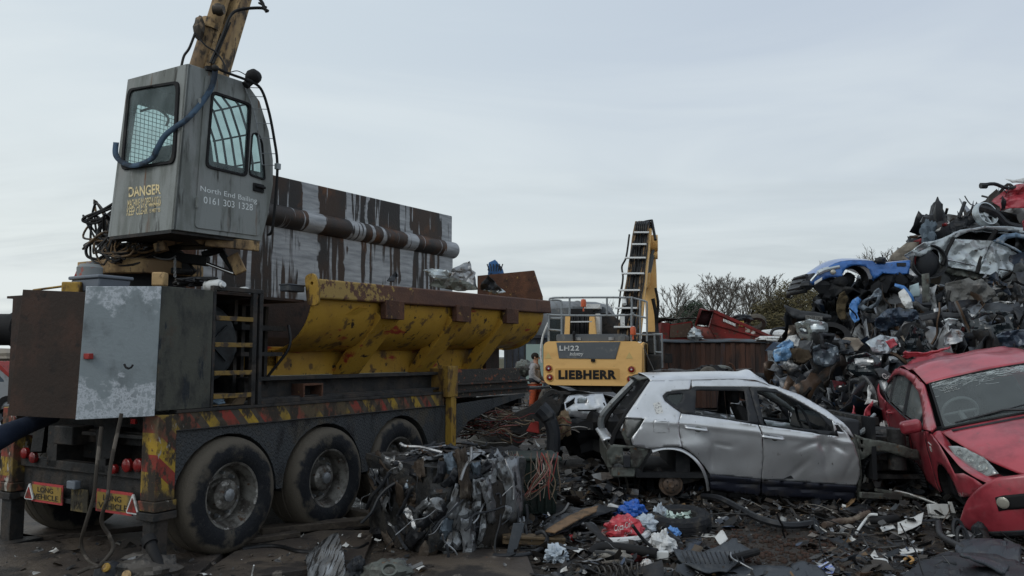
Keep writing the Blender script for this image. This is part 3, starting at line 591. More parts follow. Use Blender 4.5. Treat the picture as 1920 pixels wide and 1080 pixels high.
# lid standing open on the far side
def lidmat():
    m=M('streaked_lid_steel',(.06,.04,.03),[((.04,.036,.034),(1.5,1.5,1.2),.42,.6),((.13,.06,.03),(2.5,2.5,2.0),.55,.7)],rough=.5,metal=.25,bump=.25,bs=30); nt=m.node_tree;N=nt.nodes;L=nt.links
    tc=N.new('ShaderNodeTexCoord');b=N['Principled BSDF'];src=b.inputs['Base Color'].links[0].from_socket
    def nz(sc,loc,det=5):
        mp=N.new('ShaderNodeMapping');L.new(tc.outputs['Object'],mp.inputs[0]);mp.inputs['Scale'].default_value=sc;mp.inputs['Location'].default_value=loc
        n=N.new('ShaderNodeTexNoise');n.inputs['Scale'].default_value=1;n.inputs['Detail'].default_value=det;L.new(mp.outputs[0],n.inputs['Vector']);return n.outputs['Fac']
    sx=N.new('ShaderNodeSeparateXYZ');L.new(tc.outputs['Object'],sx.inputs[0])
    # broad scraped bands between dark strips, edges broken by vertical runs
    w=N.new('ShaderNodeMath');w.operation='MULTIPLY_ADD';L.new(sx.outputs[0],w.inputs[0]);w.inputs[1].default_value=5.3;w.inputs[2].default_value=-.6
    s=N.new('ShaderNodeMath');s.operation='SINE';L.new(w.outputs[0],s.inputs[0])
    cr=N.new('ShaderNodeValToRGB');cr.color_ramp.interpolation='LINEAR';dv=N.new('ShaderNodeMapRange');wob=N.new('ShaderNodeMath');wob.operation='MULTIPLY_ADD';L.new(nz((1,1,3.5),(5,1,1)),wob.inputs[0]);wob.inputs[1].default_value=.25;L.new(sx.outputs[0],wob.inputs[2]);L.new(wob.outputs[0],dv.inputs[0]);dv.inputs[1].default_value=1.0;dv.inputs[2].default_value=8.0;L.new(dv.outputs[0],cr.inputs[0]);el=cr.color_ramp.elements
    bands=[(1.0,0)]+[q for x0,x1 in ((565,598),(652,690),(690,716),(752,771),(826,870)) for a_,b_ in [(hs(x0,370,2.35).x+.12,hs(x1,370,2.35).x+.12)] for q in ((a_-.05,0),(a_+.03,1 if x0!=690 else .6),(b_-.03,1 if x0!=690 else .6),(b_+.05,0))]
    bands=sorted(bands)
    el[0].position=0;el[0].color=(0,0,0,1);el[1].position=1;el[1].color=(1,1,1,1)
    for p_,v_ in bands[1:]:
        e=el.new(min(1,max(0,(p_-1)/7)));e.color=(v_,v_,v_,1)
    h=N.new('ShaderNodeMath');h.operation='MULTIPLY_ADD';L.new(cr.outputs[0],h.inputs[0]);h.inputs[1].default_value=.30;L.new(nz((14,1,1.1),(3,0,2)),h.inputs[2])
    k=N.new('ShaderNodeMath');k.operation='MULTIPLY_ADD';L.new(nz((1.1,1,.7),(9,0,4)),k.inputs[0]);k.inputs[1].default_value=.35;L.new(h.outputs[0],k.inputs[2])
    f=N.new('ShaderNodeMapRange');L.new(k.outputs[0],f.inputs[0]);f.inputs[1].default_value=.80;f.inputs[2].default_value=.85
    n2=nz((3,1,22),(1,0,1)); c=N.new('ShaderNodeMapRange');L.new(n2,c.inputs[0]);c.inputs[1].default_value=.3;c.inputs[2].default_value=.7
    g=N.new('ShaderNodeMix');g.data_type='RGBA';L.new(c.outputs[0],g.inputs[0]);g.inputs[6].default_value=(.24,.25,.26,1);g.inputs[7].default_value=(.46,.47,.48,1)
    x=N.new('ShaderNodeMix');x.data_type='RGBA';L.new(f.outputs[0],x.inputs[0]);L.new(src,x.inputs[6]);L.new(g.outputs[2],x.inputs[7]);L.new(x.outputs[2],b.inputs['Base Color']); return m
LID=lidmat(); T=2.35
la=hs(510,325,T);lb=hs(848,405,T);lc=hs(848,463,T);ld=hs(848,490,T)
z0=la.z-.0
lid=bpy.data.objects.new('press_lid',None); COL.objects.link(lid); lid.parent=tr
MB().hexa([(1.75,T,lc.z+.02),(lb.x,T,lc.z+.06),(lb.x,T+.12,lc.z+.06),(1.75,T+.12,lc.z+.02),(1.75,T,la.z-.04),(lb.x,T,lb.z),(lb.x,T+.12,lb.z),(1.75,T+.12,la.z-.04)]).build('upper_plate',LID,lid,bev=.015)
MB().cyl((1.8,T-.02,lc.z-.1),(lb.x+.05,T+.02,lc.z-.06),.15,n=28).build('hinge_tube',LID,lid,sm=50)
LID2=LID.copy();LID2.name='scraped_lid_steel'
for n_ in LID2.node_tree.nodes:
    if n_.type=='MAP_RANGE' and abs(n_.inputs[1].default_value-.80)<1e-4: n_.inputs[1].default_value=.66;n_.inputs[2].default_value=.74
MB().box((1.5,T-.02,2.3),(lb.x,T+.1,lc.z-.16)).build('lower_plate',LID2,lid,bev=.01)
MB().box((1.32,T-.05,2.3),(1.5,T+.12,3.2)).build('lid_edge_strip',RUST,lid,bev=.01)
MB().hexa([(.42,.5,2.27),(1.5,1.4,2.30),(1.5,1.55,2.30),(.42,.65,2.27),(.42,.5,2.32),(1.5,1.4,2.42),(1.5,1.55,2.42),(.42,.65,2.32)]).build('cross_channel',DRUST,tr)
# big dark drum on the front-left side
p0=at(-60,618,8.6);p1=at(34,618,8.6); MB().cyl(FT.i@p0,FT.i@p1,.17,n=24).cyl(FT.i@(p1-V(.04,0,0)),FT.i@(p1+V(.02,0,0)),.19,n=24).build('side_cylinder',BLK,tr)
# ================================================================ crane on the trailer tail
CT=.6
cr=thing('loading_crane','dirty tan knuckle crane with a tall grey operator cab on the trailer tail','crane',FT)
c_bn=hs(325,430,CT);c_tn=hs(353,119,CT);c_tf=hs(462,155,CT);c_bf=hs(490,452,CT)
# outline of the door side (s,z)
def P2(x,y,t=CT): p=hs(x,y,t); return (p.x,p.z)
side=[P2(325,430),P2(353,119),P2(462,155),P2(487,190),P2(504,245),P2(512,300),P2(512,345),P2(503,400),P2(490,452)]
TF=1.52
fcab=lambda u,v,w: V(u,w,v)
def far(p): return TF-.06*(p[1]-2.85)/1.5
door_o=rpoly([P2(364,427),P2(384,140),P2(455,165),P2(482,215),P2(497,255),P2(505,300),P2(505,345),P2(496,400),P2(485,443)],.05)
w1=rpoly([P2(384,313),P2(396,172),P2(468,196),P2(460,331)],.06); w2=rpoly([P2(465,328),P2(471,250),P2(482,250),P2(490,268),P2(495,338)],.04)
cab=MB().plate(side,[w1,w2],fcab,CT,CT+.035).build('cab',CABG,cr,bev=.004)
MB().plate(door_o,[w1,w2],fcab,CT-.012,CT-.0).build('cab_door',CABG,cr,bev=.003)
def rubber(w,w_,name,fn,a,b_,par):
    cx=sum(p[0] for p in w)/len(w);cy=sum(p[1] for p in w)/len(w)
    ins=[(cx+(p[0]-cx)*.93,cy+(p[1]-cy)*.955) for p in w]; o_=[(cx+(p[0]-cx)*1.035,cy+(p[1]-cy)*1.025) for p in w]
    MB().plate(o_,[ins],fn,a,b_).build('window_seal',RUB,par,bev=.003)
    MB().plate(ins,(),fn,(a+b_)/2-.002,(a+b_)/2+.002).build('window_pane',GLS,par)
rubber(w1,0,'',fcab,CT-.025,CT+.012,cab); rubber(w2,0,'',fcab,CT-.025,CT+.012,cab)
p=hs(482,353,CT); MB().box((p.x-.07,CT-.03,p.z-.04),(p.x+.07,CT-.013,p.z+.045)).box((p.x-.05,CT-.05,p.z-.0),(p.x+.075,CT-.03,p.z+.025)).build('door_handle',BLK,cr,bev=.006)
for y in (195,380):
    p=hs(371 if y<300 else 366,y,CT); MB().cyl((p.x,CT-.025,p.z-.05),(p.x,CT-.025,p.z+.05),.014,n=8).build('door_hinge',CABG,cr)
# rear-left wall (faces -s): follows the sloping near edge
def fw(u,v,w): # u across 0..1, v 0..1 up
    s=c_bn.x+(c_tn.x-c_bn.x)*v; z=c_bn.z+(c_tn.z-c_bn.z)*v; return V(s+w,CT+(TF-.06*v*1.0-CT)*u,z)
def uv(x,y):
    # invert on plane s ~ mid
    s=(c_bn.x+c_tn.x)/2
    for _ in range(4):
        p=hr(x,y,s); v=(p.z-c_bn.z)/(c_tn.z-c_bn.z); s=c_bn.x+(c_tn.x-c_bn.x)*v
    return ((p.y-CT)/(TF-.06*v-CT),v)
lw=rpoly([uv(230,318),uv(243,169),uv(337,154),uv(328,305)],.07)
MB().plate([(0,0),(1,0),(1,1),(0,1)],[lw],fw,0,.03).build('cab_wall',CABG,cr,bev=.004)
rubber(lw,0,'',fw,-.02,.012,cab)
# far side wall, roof, floor, front frame
fo=[(p[0],p[1]) for p in side]
fh=rpoly([(c_bn.x+.12,3.35),(c_tn.x+.10,4.22),(c_tn.x+.62,4.2),(c_tn.x+.72,3.35)],.06)
MB().plate(fo,[fh],lambda u,v,w:V(u,TF-.06*(v-2.85)/1.5+w,v),0,.03).build('cab_far_wall',CABG,cr)
m=MB()
k=len(side)
def strip(i,par,mat,name):
    a=side[i];b=side[(i+1)%k]
    return MB().hexa([V(a[0],CT+.03,a[1]),V(b[0],CT+.03,b[1]),V(b[0],far(b),b[1]),V(a[0],far(a),a[1]),V(a[0],CT+.03,a[1]-.03),V(b[0],CT+.03,b[1]-.03),V(b[0],far(b),b[1]-.03),V(a[0],far(a),a[1]-.03)]).build(name,mat,par)
strip(1,cr,CABG,'cab_roof'); strip(8,cr,CHAS,'cab_floor')
# front guard: bars and rim of the curved nose
m=MB()
for i in (2,3,4,5,6,7):
    a=side[i];b=side[i+1]
    for t in np.linspace(CT+.04,TF-.1,7): m.bar((a[0],t,a[1]),(b[0],t,b[1]),.014,.02)
for i in (3,4,5,6): m.bar((side[i][0],CT+.03,side[i][1]),(side[i][0],TF-.08,side[i][1]),.02,.012)
m.build('window_guard_bars',BLK,cr)
MB().hexa([V(side[6][0],CT+.03,side[6][1]),V(side[6][0]+.001,TF-.1,side[6][1]),V(side[8][0],TF-.05,side[8][1]),V(side[8][0],CT+.03,side[8][1]),V(side[6][0]-.03,CT+.03,side[6][1]),V(side[6][0]-.03,TF-.1,side[6][1]),V(side[8][0]-.03,TF-.05,side[8][1]),V(side[8][0]-.03,CT+.03,side[8][1])]).build('cab_front_wall',CABG,cr)
m=MB()
for z in np.arange(3.35,4.22,.045): m.tube([(c_bn.x+.1,TF-.05,z),(c_tn.x+.75,TF-.05,z)],.0035,4)
for s in np.arange(c_bn.x+.1,c_tn.x+.72,.045): m.tube([(s,TF-.05,3.33),(s,TF-.06,4.23)],.0035,4)
m.build('wire_mesh_guard',M('mesh_wire',(.5,.55,.55),rough=.5,metal=.4),cr)
MB().box((c_bn.x+.28,.8,2.88),(c_bn.x+.75,1.3,3.25)).box((c_bn.x+.22,.82,3.2),(c_bn.x+.34,1.28,3.75)).build('operator_seat',INTR,cr,bev=.05)
m=MB().box((c_bn.x+.72,.75,2.88),(c_bn.x+.85,.95,3.35)).box((c_bn.x+.72,1.15,2.88),(c_bn.x+.85,1.4,3.3)); m.ball((c_bn.x+.7,.8,3.52),.04).ball((c_bn.x+.72,.82,3.42),(.05,.04,.07)).tube([(c_bn.x+.74,.8,3.3),(c_bn.x+.7,.8,3.5)],.02,6); m.build('control_levers',INTR,cr,bev=.01)
MB().tube(smooth([(c_bn.x+.15,1.35,4.1),(c_bn.x+.2,1.2,4.12),(c_bn.x+.2,1.0,4.0),(c_bn.x+.15,.95,3.9)],5),.012).build('grab_rail',INTR,cr)
# lettering
def fit(x0,y0,x1,y1,x2,y2,H): # lower-left, lower-right, upper-left pixels
    a=H(x0,y0);b=H(x1,y1);c=H(x2,y2); return a,b-a,c-a
sL=c_bn.x+.0
def HL(x,y):
    u,v=uv(x,y); return fw(u,v,-.004)
def HD(x,y): p=hs(x,y,CT-.013); return p
for t,a in (('DANGER',(242,370,302,364,242,351)),('MACHINE IN OPERATION',(240,390,302,383,240,375)),('KEEP CLEAR',(238,405,277,401,239,390)),('MINIMUM',(281,388,301,387,281,381)),('15 METRES',(281,399,301,397,281,392))):
    text(t,*fit(*a,HL),'danger_lettering',LETY,cr,ext=.0,bold=.025 if t=='DANGER' else .006)
text('North End Bailing',*fit(376,361,482,384,376,348,HD),'company_lettering',LETW,cr,ext=0,bold=-.001)
text('0161 303 1328',*fit(382,381,474,395,382,368,HD),'phone_lettering',LETW,cr,ext=0)
# blue ratchet strap round the cab
sp=[hs(405,124,CT-.06),hs(398,160,CT-.05),hs(380,190,CT-.04),hs(352,222,CT-.03)]+[HL(335,240)+V(-.03,0,0),HL(318,258)+V(-.05,0,0),HL(308,282)+V(-.07,0,0),HL(296,300)+V(-.06,0,0),HL(265,312)+V(-.05,0,0),HL(240,308)+V(-.03,0,0),HL(224,292)+V(-.02,.02,0),HL(221,265)+V(.02,.05,0)]
sp=smooth(sp,6)
m=MB();vs=[]
for i in range(len(sp)):
    d=(sp[min(i+1,len(sp)-1)]-sp[max(i-1,0)]).normalized(); vs+=[sp[i]+d.cross(V(-.6,-.75,.1)).normalized()*k for k in (-.026,.026)]
m.add(vs,[(2*i,2*i+1,2*i+3,2*i+2) for i in range(len(sp)-1)])
o=m.build('ratchet_strap',BLUEW,None,sol=.003,sm=60); o.matrix_world=FT.m; tag(o,'blue webbing strap hanging across the grey crane cab','strap')
# front grab bar arching over the door, mirror
arc=[hs(402,126,CT-.05),hs(430,138,CT-.08),hs(462,150,CT-.12),hs(488,165,CT-.14),hs(503,205,CT-.16),hs(514,260,CT-.16),hs(520,310,CT-.16),hs(516,380,CT-.14),hs(510,432,CT-.1),hs(502,440,CT-.02)]
MB().tube(smooth(arc,6),.014,8).build('handrail',BLK,cr)
m=MB()
a2=smooth(arc[3:7],6)
for i in range(0,len(a2),3):
    p=a2[i]; m.tube([p,p+V(-.09,.12,0)],.004,4)
m.tube([p+V(-.09,.12,0) for p in a2],.006,5); p=hs(520,312,CT-.16); m.box((p.x-.02,p.y-.02,p.z-.03),(p.x+.03,p.y+.02,p.z+.03)); m.build('rail_rungs',RAILM,cr)
mp=hs(475,144,CT-.1)
MB().ball(mp,(.085,.075,.075),14,10,lambda d:1+.12*noise.noise(d*2)).cyl(mp+V(-.03,0,-.05),mp+V(-.08,.02,-.11),.04).build('work_lamp',BLK,cr)
MB().tube(smooth([hs(430,136,CT),hs(445,133,CT),hs(460,140,CT)],5),.005,5).build('lamp_cable',HOSE,cr)
MB().ball(hs(403,128,CT-.05),.035).bar(hs(385,128,CT),hs(405,130,CT-.03),.05,.04).build('roof_bracket',BLK,cr)
# pedestal, slew ring, underframe
pc=FT.at(285,520,8.3); pc=V(pc.x,pc.y,0)
MB().lathe([(0,2.27),(.33,2.27),(.33,2.45),(.36,2.5),(.42,2.56),(.42,2.62),(.3,2.66),(.3,2.8),(0,2.8)],pc,(0,0,1),36).build('pedestal',BLK,cr)
a=FT.at(192,515,8.2);b=FT.at(322,505,7.9)
MB().lathe([(.30,0),(.52,0),(.53,.02),(.53,.13),(.5,.15),(.3,.15)],V(pc.x+.0,pc.y+.05,a.z-.02),(0,0,1),40,closed=True).box((pc.x-.5,pc.y+.05,a.z+.01),(pc.x-.05,pc.y+.5,a.z+.12)).build('slew_ring',TAN,cr,bev=.006)
m=MB().bar(FT.at(385,452,7.75),FT.at(486,462,7.95),.05,.10).bar(FT.at(300,458,7.7),FT.at(385,438,8.2),.06,.07).bar(FT.at(292,466,7.7),FT.at(312,461,7.7),.09,.09).bar(FT.at(436,478,8.0),FT.at(452,512,8.0),.04,.12).bar(FT.at(372,440,7.75),FT.at(385,450,7.75),.06,.12)
m.build('cab_tilt_frame',TAN,cr,bev=.008)
m=MB().bar(FT.at(300,480,8.1),FT.at(390,490,8.1),.12,.1).bar(FT.at(380,478,8.1),FT.at(420,466,8.1),.08,.06).bar(FT.at(416,474,8.1),FT.at(444,514,8.1),.06,.06).bar(FT.at(250,455,8.3),FT.at(400,452,8.3),.3,.14).bar(FT.at(230,475,8.2),FT.at(310,470,8.2),.15,.2).bar(FT.at(340,490,8.1),FT.at(362,512,8.1),.1,.08)
m.ball(FT.at(350,508,7.9),(.06,.06,.04)).bar(FT.at(290,505,8.0),FT.at(355,510,8.0),.08,.06); m.build('underframe',BLK,cr,bev=.01)
MB().cyl(FT.at(388,494,8.0),FT.at(438,513,8.0),.018).build('tilt_ram_rod',CHROME,cr)
ch=MB()
for i in range(8):
    p=FT.at(328,487+i*4.2,7.8); n_=8; ring=[]
    for j in range(n_+1):
        a=2*math.pi*j/n_; d=V(math.cos(a)*.011,0,math.sin(a)*.019) if i%2 else V(0,math.cos(a)*.011,math.sin(a)*.019); ring.append(p+d)
    ch.tube(ring,.004,5,cap=False)
ch.tube(smooth([FT.at(285,480,7.9),FT.at(300,485,7.9),FT.at(318,486,7.9),FT.at(330,480,7.9)],4),.008,5); ch.build('chain',STEEL,cr)
# hose tangle
rg=random.Random(3); hb=MB();ht=MB()
for i in range(16):
    q=[FT.at(rg.uniform(205,240),rg.uniform(440,470),rg.uniform(7.8,8.3)),FT.at(rg.uniform(170,215),rg.uniform(375,470),rg.uniform(7.8,8.3)),FT.at(rg.uniform(155,205),rg.uniform(400,480),8.1),FT.at(rg.uniform(180,225),rg.uniform(430,500),7.9),FT.at(rg.uniform(215,265),rg.uniform(450,500),7.8),FT.at(rg.uniform(240,320),rg.uniform(445,470),8)]
    (hb if i%3 else ht).tube(smooth(q,7),rg.uniform(.008,.015),6)
for q in ([(212,382),(190,395),(160,407),(157,415),(180,418),(210,400)],[(210,390),(185,400),(165,412),(190,410),(212,395)],[(235,470),(205,465),(175,455),(162,465),(166,482),(195,488)]):
    hb.tube(smooth([FT.at(x,y,8.0) for x,y in q],7),.015,7)
for i in range(14):
    x=rg.uniform(195,230);q=[FT.at(x,rg.uniform(440,455),7.75),FT.at(x+rg.uniform(-25,5),rg.uniform(455,480),7.7),FT.at(x+rg.uniform(-10,25),rg.uniform(470,500),7.7),FT.at(x+rg.uniform(10,60),rg.uniform(445,480),7.75)]
    (ht if i%2 else hb).tube(smooth(q,7),rg.uniform(.007,.011),6)
hb.build('hydraulic_hoses',HOSE,cr); ht.build('hydraulic_lines',HOSEB,cr)
# boom rising behind the cab out of the frame
def bm(x0,y0,x1,y1,Y0,Y1,ext): 
    a=FT.at(x0,y0,Y0);b=FT.at(x1,y1,Y1); return a,a+(b-a)*ext
m=MB()
a,b=bm(392,160,452,-40,8.7,8.9,2.2); 
MB().bar(a,b,.2,.30,up=(.3,-1,0)).build('boom',TAN,cr,bev=.01)
MB().bar(a+V(-.16,-.1,0),b+V(-.16,-.1,0),.02,.05).bar(a+V(-.05,-.17,0),b+V(-.05,-.17,0),.02,.02).build('boom_flange',TAN,cr,bev=.004); MB().bar(a+V(-.13,.02,0),b+V(-.13,.02,0),.10,.16,up=(.3,-1,0)).build('boom_gap_shade',BLK,cr)  # black bar stands in for the shaded gap between ram and boom
a,b=bm(362,160,398,45,8.55,8.65,1.0); a2,b2=bm(398,45,430,-60,8.6,8.7,1.6)
MB().cyl(a,b,.1,n=18).cyl(b-(b-a)*.12,b+(b-a)*.03,.125,n=18).cyl(a2,b2,.075,n=16).build('boom_ram',TAN,cr)
m=MB().ball(FT.at(410,18,8.45),(.07,.05,.07)).ball(FT.at(374,52,8.45),(.06,.06,.14),10,8,lambda d:1+.3*noise.noise(d*4)).cyl(FT.at(400,18,8.4),FT.at(420,18,8.4),.05); m.build('ram_valve',M('valve_grime',(.06,.05,.04),[((.25,.18,.12),9,.55,.65)],rough=.6,bump=.5),cr)
MB().tube(smooth([FT.at(366,62,8.4),FT.at(355,90,8.4),FT.at(345,105,8.4),FT.at(340,125,8.4)],6),.014).tube(smooth([FT.at(366,62,8.3),FT.at(385,85,8.3),FT.at(405,98,8.3),FT.at(420,120,8.3),FT.at(422,140,8.3)],6),.009).tube(smooth([FT.at(395,118,8.3),FT.at(420,60,8.35),FT.at(432,30,8.35),FT.at(450,18,8.4),FT.at(490,15,8.5),FT.at(500,22,8.5)],8),.017).tube(smooth([FT.at(480,-10,8.5),FT.at(492,5,8.5),FT.at(495,15,8.5),FT.at(503,21,8.5)],6),.018).tube([FT.at(485,5,8.5),FT.at(500,14,8.5)],.012).tube([FT.at(400,120,8.3),FT.at(432,42,8.4)],.011).build('boom_hoses',HOSE,cr)
# ================================================================ yellow material handler seen from behind
FE=Fr((2.02,20,0),-R(12)); he=lambda x,y,d=0: FE.hit(x,y,1,d)
ex=thing('material_handler','yellow wheeled material handler seen from behind, boom raised, black maker lettering','excavator',FE)
EL=lambda u,v,w: V(u,w,v)
def pe(x,y,d=0): p=he(x,y,d); return (p.x,p.z)
rear=rpoly([pe(1019,722),pe(1019,646),pe(1026,640),pe(1196,640),pe(1204,650),pe(1203,712),pe(1194,724)],.24,6)
MB().plate(rear,(),EL,0,.9).build('counterweight',EXY,ex,bev=.11,bseg=5,sm=50)
MB().plate([pe(1200,722),pe(1200,645),pe(1206,640),pe(1208,722)],(),EL,.12,2.6).box((1.0,.9,.95),(1.22,3.0,1.9)).build('engine_side_cover',EXY,ex,bev=.04)
x=1.235
MB().box((1.05,.45,1.15),(x+.012,.75,2.0)).build('side_vent',BLK,ex,bev=.02)
MB().plate([pe(1043,642,-.02),pe(1163,641,-.02),pe(1154,673,-.02),pe(1048,672,-.02)],(),EL,-.02,.03).build('rear_hood_panel',EXG,ex,bev=.008)
MB().box((-.05,-.05,pe(0,673)[1]-.06),(.05,.0,pe(0,673)[1]+.01)).build('hood_catch',BLK,ex,bev=.01)
DKY=M('digger_yellow_recess',(.6,.34,.11),rough=.45)
MB().plate(rrect(*pe(1041,712),*pe(1162,691),.04),(),EL,-.004,.01).build('name_recess',DKY,ex)
def te(t,x0,y0,x1,y1,mat,name,d=-.01,**k):
    a=he(x0,y0,d);b=he(x1,y0,d);c=he(x0,y1,d); text(t,a,b-a,V(0,0,(c-a).z),name,mat,ex,ext=0,**k)
te('LIEBHERR',1047,711,1156,694,BLK,'maker_lettering',-.014,bold=.055,spacing=1.12)
te('LH22',1049,657.5,1086,648,WHT,'model_lettering',-.035,bold=.03,spacing=1.15); te('industry',1068,669,1094,660,WHT,'model_lettering',-.035,shear=.3,bold=.02)
for (x,y) in ((1029,691),(1031,708),(1184,693),(1182,711)):
    p=he(x,y,-.0); MB().lathe([(.11,.02),(.10,-.015),(.085,-.02),(.075,-.0)],p,(0,1,0),20).build('lamp_housing',DKY,ex); MB().lathe([(.075,0),(.07,-.02),(.03,-.032),(0,-.033)],p,(0,1,0),18).build('tail_light',REDL,ex)
    MB().lathe([(.025,-.03),(.015,-.038),(0,-.04)],p,(0,1,0),10).build('lamp_bulb',WHT,ex)
for (x,y) in ((1180,667),(1028,667)):
    c=he(x,y,-.004); P=[(c.x-.09,c.z-.07),(c.x+.09,c.z-.07),(c.x,c.z+.09)]; MB().plate(P,(),EL,-.006,-.002).build('triangle_sticker',M('pale_sticker',(.62,.45,.18),rough=.6),ex)
MB().plate(rrect(*pe(1043,640,.15),*pe(1172,626,.15),.05),(),EL,.15,1.6).build('engine_cover',EXG,ex,bev=.03)
for x in (1084,1146):
    a=pe(x-5,638,.12);b=pe(x+5,632,.12); MB().box((a[0],.12,a[1]),(b[0],.15,b[1])).build('cover_hinge',STEEL,ex)
MB().cyl(he(1077,641,.05),he(1076,630,.05),.035).ball(he(1076,626,.05),(.04,.04,.08)).build('exhaust_stub',BLK,ex)
MB().lathe([(.0,.1),(1.05,.1),(1.1,-.06),(1.05,-.1),(0,-.1)],(0,1.6,1.0),(0,0,1),36).build('slew_ring',CHAS,ex)
# undercarriage
m=MB().box((-.45,.2,.62),(.45,4.0,.95)).box((-.95,.4,.45),(.95,.75,.7)).box((-.95,3.3,.45),(.95,3.6,.7)).box((-1.25,-.15,.75),(-.55,.1,.83)).box((-.4,-.2,.45),(.4,.2,.75)).box((.4,-.1,.65),(1.2,.2,.75)).bar((-1.2,0,.9),(-1.15,-.3,.35),.06,.2).bar((1.2,0,.9),(1.15,-.3,.35),.06,.2)
m.build('undercarriage',CHAS,ex,bev=.01)
def ewheel(px,py,d):
    p=he(px,py,d); w0=bpy.data.objects.new('wheel',None);COL.objects.link(w0);w0.parent=ex;w0.location=p;w0.rotation_euler=(0,0,math.pi/2)
    MB().lathe([(.28,0),(.34,-.02),(.45,-.02),(.50,.02),(.52,.08),(.52,.25),(.5,.3),(.3,.3)],(0,0,0),(0,1,0),40).build('tyre',M('dusty_tyre',(.10,.09,.075),[((.05,.045,.04),6,.45,.65)],rough=.85,bump=.4),w0)
    MB().lathe([(.29,0),(.27,.02),(.25,.1),(.15,.1),(.15,.02),(.1,-.02),(0,-.02)],(0,0,0),(0,1,0),30).build('rim',EXG,w0); return w0
for px,py,d in ((1048,757,.45),(1165,757,.45)): 
    w=ewheel(px,py,d); w.rotation_euler=(0,0,R(14)); w.location.z=.52
w=ewheel(1080,757,3.2);w.location.z=.52;w=ewheel(1160,757,3.2);w.location.z=.52
# railings
m=MB()
def rl(pts,d=.3,r=.028): m.tube(smooth([he(x,y,d) for x,y in pts],4),r,6)
rl([(1029,640),(1029,600),(1030,565),(1035,559),(1060,558),(1175,558),(1184,562),(1184,600),(1184,640)])
rl([(1030,586),(1040,591),(1175,591),(1183,585)]); rl([(1034,562),(1051,564),(1053,575),(1053,640)]);rl([(1033,597),(1053,597)]);rl([(1030,618),(1053,620)],.3)
for x in (1068,1138): rl([(x,559),(x,591)])
rl([(1184,558),(1192,560),(1210,565),(1213,570),(1213,600),(1213,640)],.9); rl([(1185,590),(1211,596)],.9);rl([(1200,562),(1201,640)],.9);rl([(1215,628),(1238,627),(1241,632),(1242,690)],1.0);rl([(1227,628),(1229,690)],1.0);rl([(1228,660),(1241,661)],1.0);rl([(1190,626),(1215,628)],.9)
m.build('handrail',RAILM,ex)
for x,y,d in ((1094,568,.8),(1187,620,.2)):
    p=he(x,y,d); MB().lathe([(.02,-.22),(.02,-.1),(.07,-.1),(.075,.02),(.06,.09),(0,.11)],p,(0,0,1),16).build('beacon',M('amber_beacon',(.55,.10,.03),rough=.3),ex)
MB().box((1.26,.9,1.0),(1.62,2.6,1.75)).box((1.3,1.0,1.75),(1.5,2.2,2.15)).build('side_platform',CHAS,ex,bev=.04)
MB().plate([pe(1203,622,3.0),pe(1236,622,3.0),pe(1240,700,3.0),pe(1203,700,3.0)],(),EL,3.0,3.8).build('boom_base',CHAS,ex,bev=.05)
# cab (front left, seen past the cover) and front equipment
c0=he(1026,640,1.8);c1=he(1058,640,1.8)
cw=[(c0.x,1.2),(c0.x,he(0,600,1.8).z),(c0.x+.05,he(0,592,1.8).z),(c1.x+.2,he(0,590,1.8).z),(c1.x+.2,1.2)]
MB().plate(cw,[rrect(c0.x+.08,1.9,c1.x-.02,he(0,600,1.8).z-.1,.08)],EL,1.8,1.86).plate(cw,[rrect(c0.x+.08,1.9,c1.x-.02,he(0,600,1.8).z-.1,.08)],EL,3.4,3.46).box((c1.x+.14,1.86,1.2),(c1.x+.2,3.4,2.7)).build('cab',EXG,ex)
MB().plate(rrect(c0.x+.05,1.9,c1.x,he(0,600,1.8).z-.05,.06),(),EL,1.82,1.83).build('cab_window',glassmat('tinted_glass',(.25,.3,.32),.3),ex)
MB().tube(smooth([he(x,y,1.4) for x,y in ((1028,605),(1018,630),(1014,660),(1016,680))],5),.03,6).build('cab_hose',WHT,ex)
MB().plate([pe(1072,588,2.2),pe(1146,588,2.2),pe(1133,575,2.2),pe(1072,574,2.2)],(),EL,2.2,3.4).build('cab_roof_guard',EXG,ex,bev=.02)
MB().box((*pe(1117,628,1.7)[:1],1.7,1.8),(pe(1125,588,1.7)[0],2.2,pe(1125,588,1.7)[1])).box((pe(1095,590,1.7)[0],1.75,pe(0,592,1.7)[1]),(pe(1125,590,1.7)[0],2.2,pe(0,588,1.7)[1]+.05)).build('cab_pillar',WHT,ex)
for x0,x1,x2,x3 in ((1058,1060,1068,1069),(1104,1105,1118,1114)): MB().plate([pe(x0,628,1.5),pe(x1,592,1.5),pe(x3,592,1.5),pe(x2,628,1.5)],(),EL,1.5,1.9).build('boom_foot',EXY,ex,bev=.01)
m=MB().box((pe(1066,0,1.6)[0],1.65,1.75),(pe(1106,0,1.6)[0],1.7,pe(0,592,1.6)[1]))
for i in range(9):
    x=1069+i*4.2; m.tube(smooth([he(x,630,1.62),he(x+rg.uniform(-1.5,1.5),610,1.55),he(x+rg.uniform(-1,1),590,1.6)],4),.035,6)
m.build('boom_foot_hoses',HOSE,ex)
MB().box((pe(1066,0,1.5)[0],1.5,pe(0,614,1.5)[1]),(pe(1105,0,1.5)[0],1.53,pe(0,612,1.5)[1])).build('hose_clamp',WHT,ex)
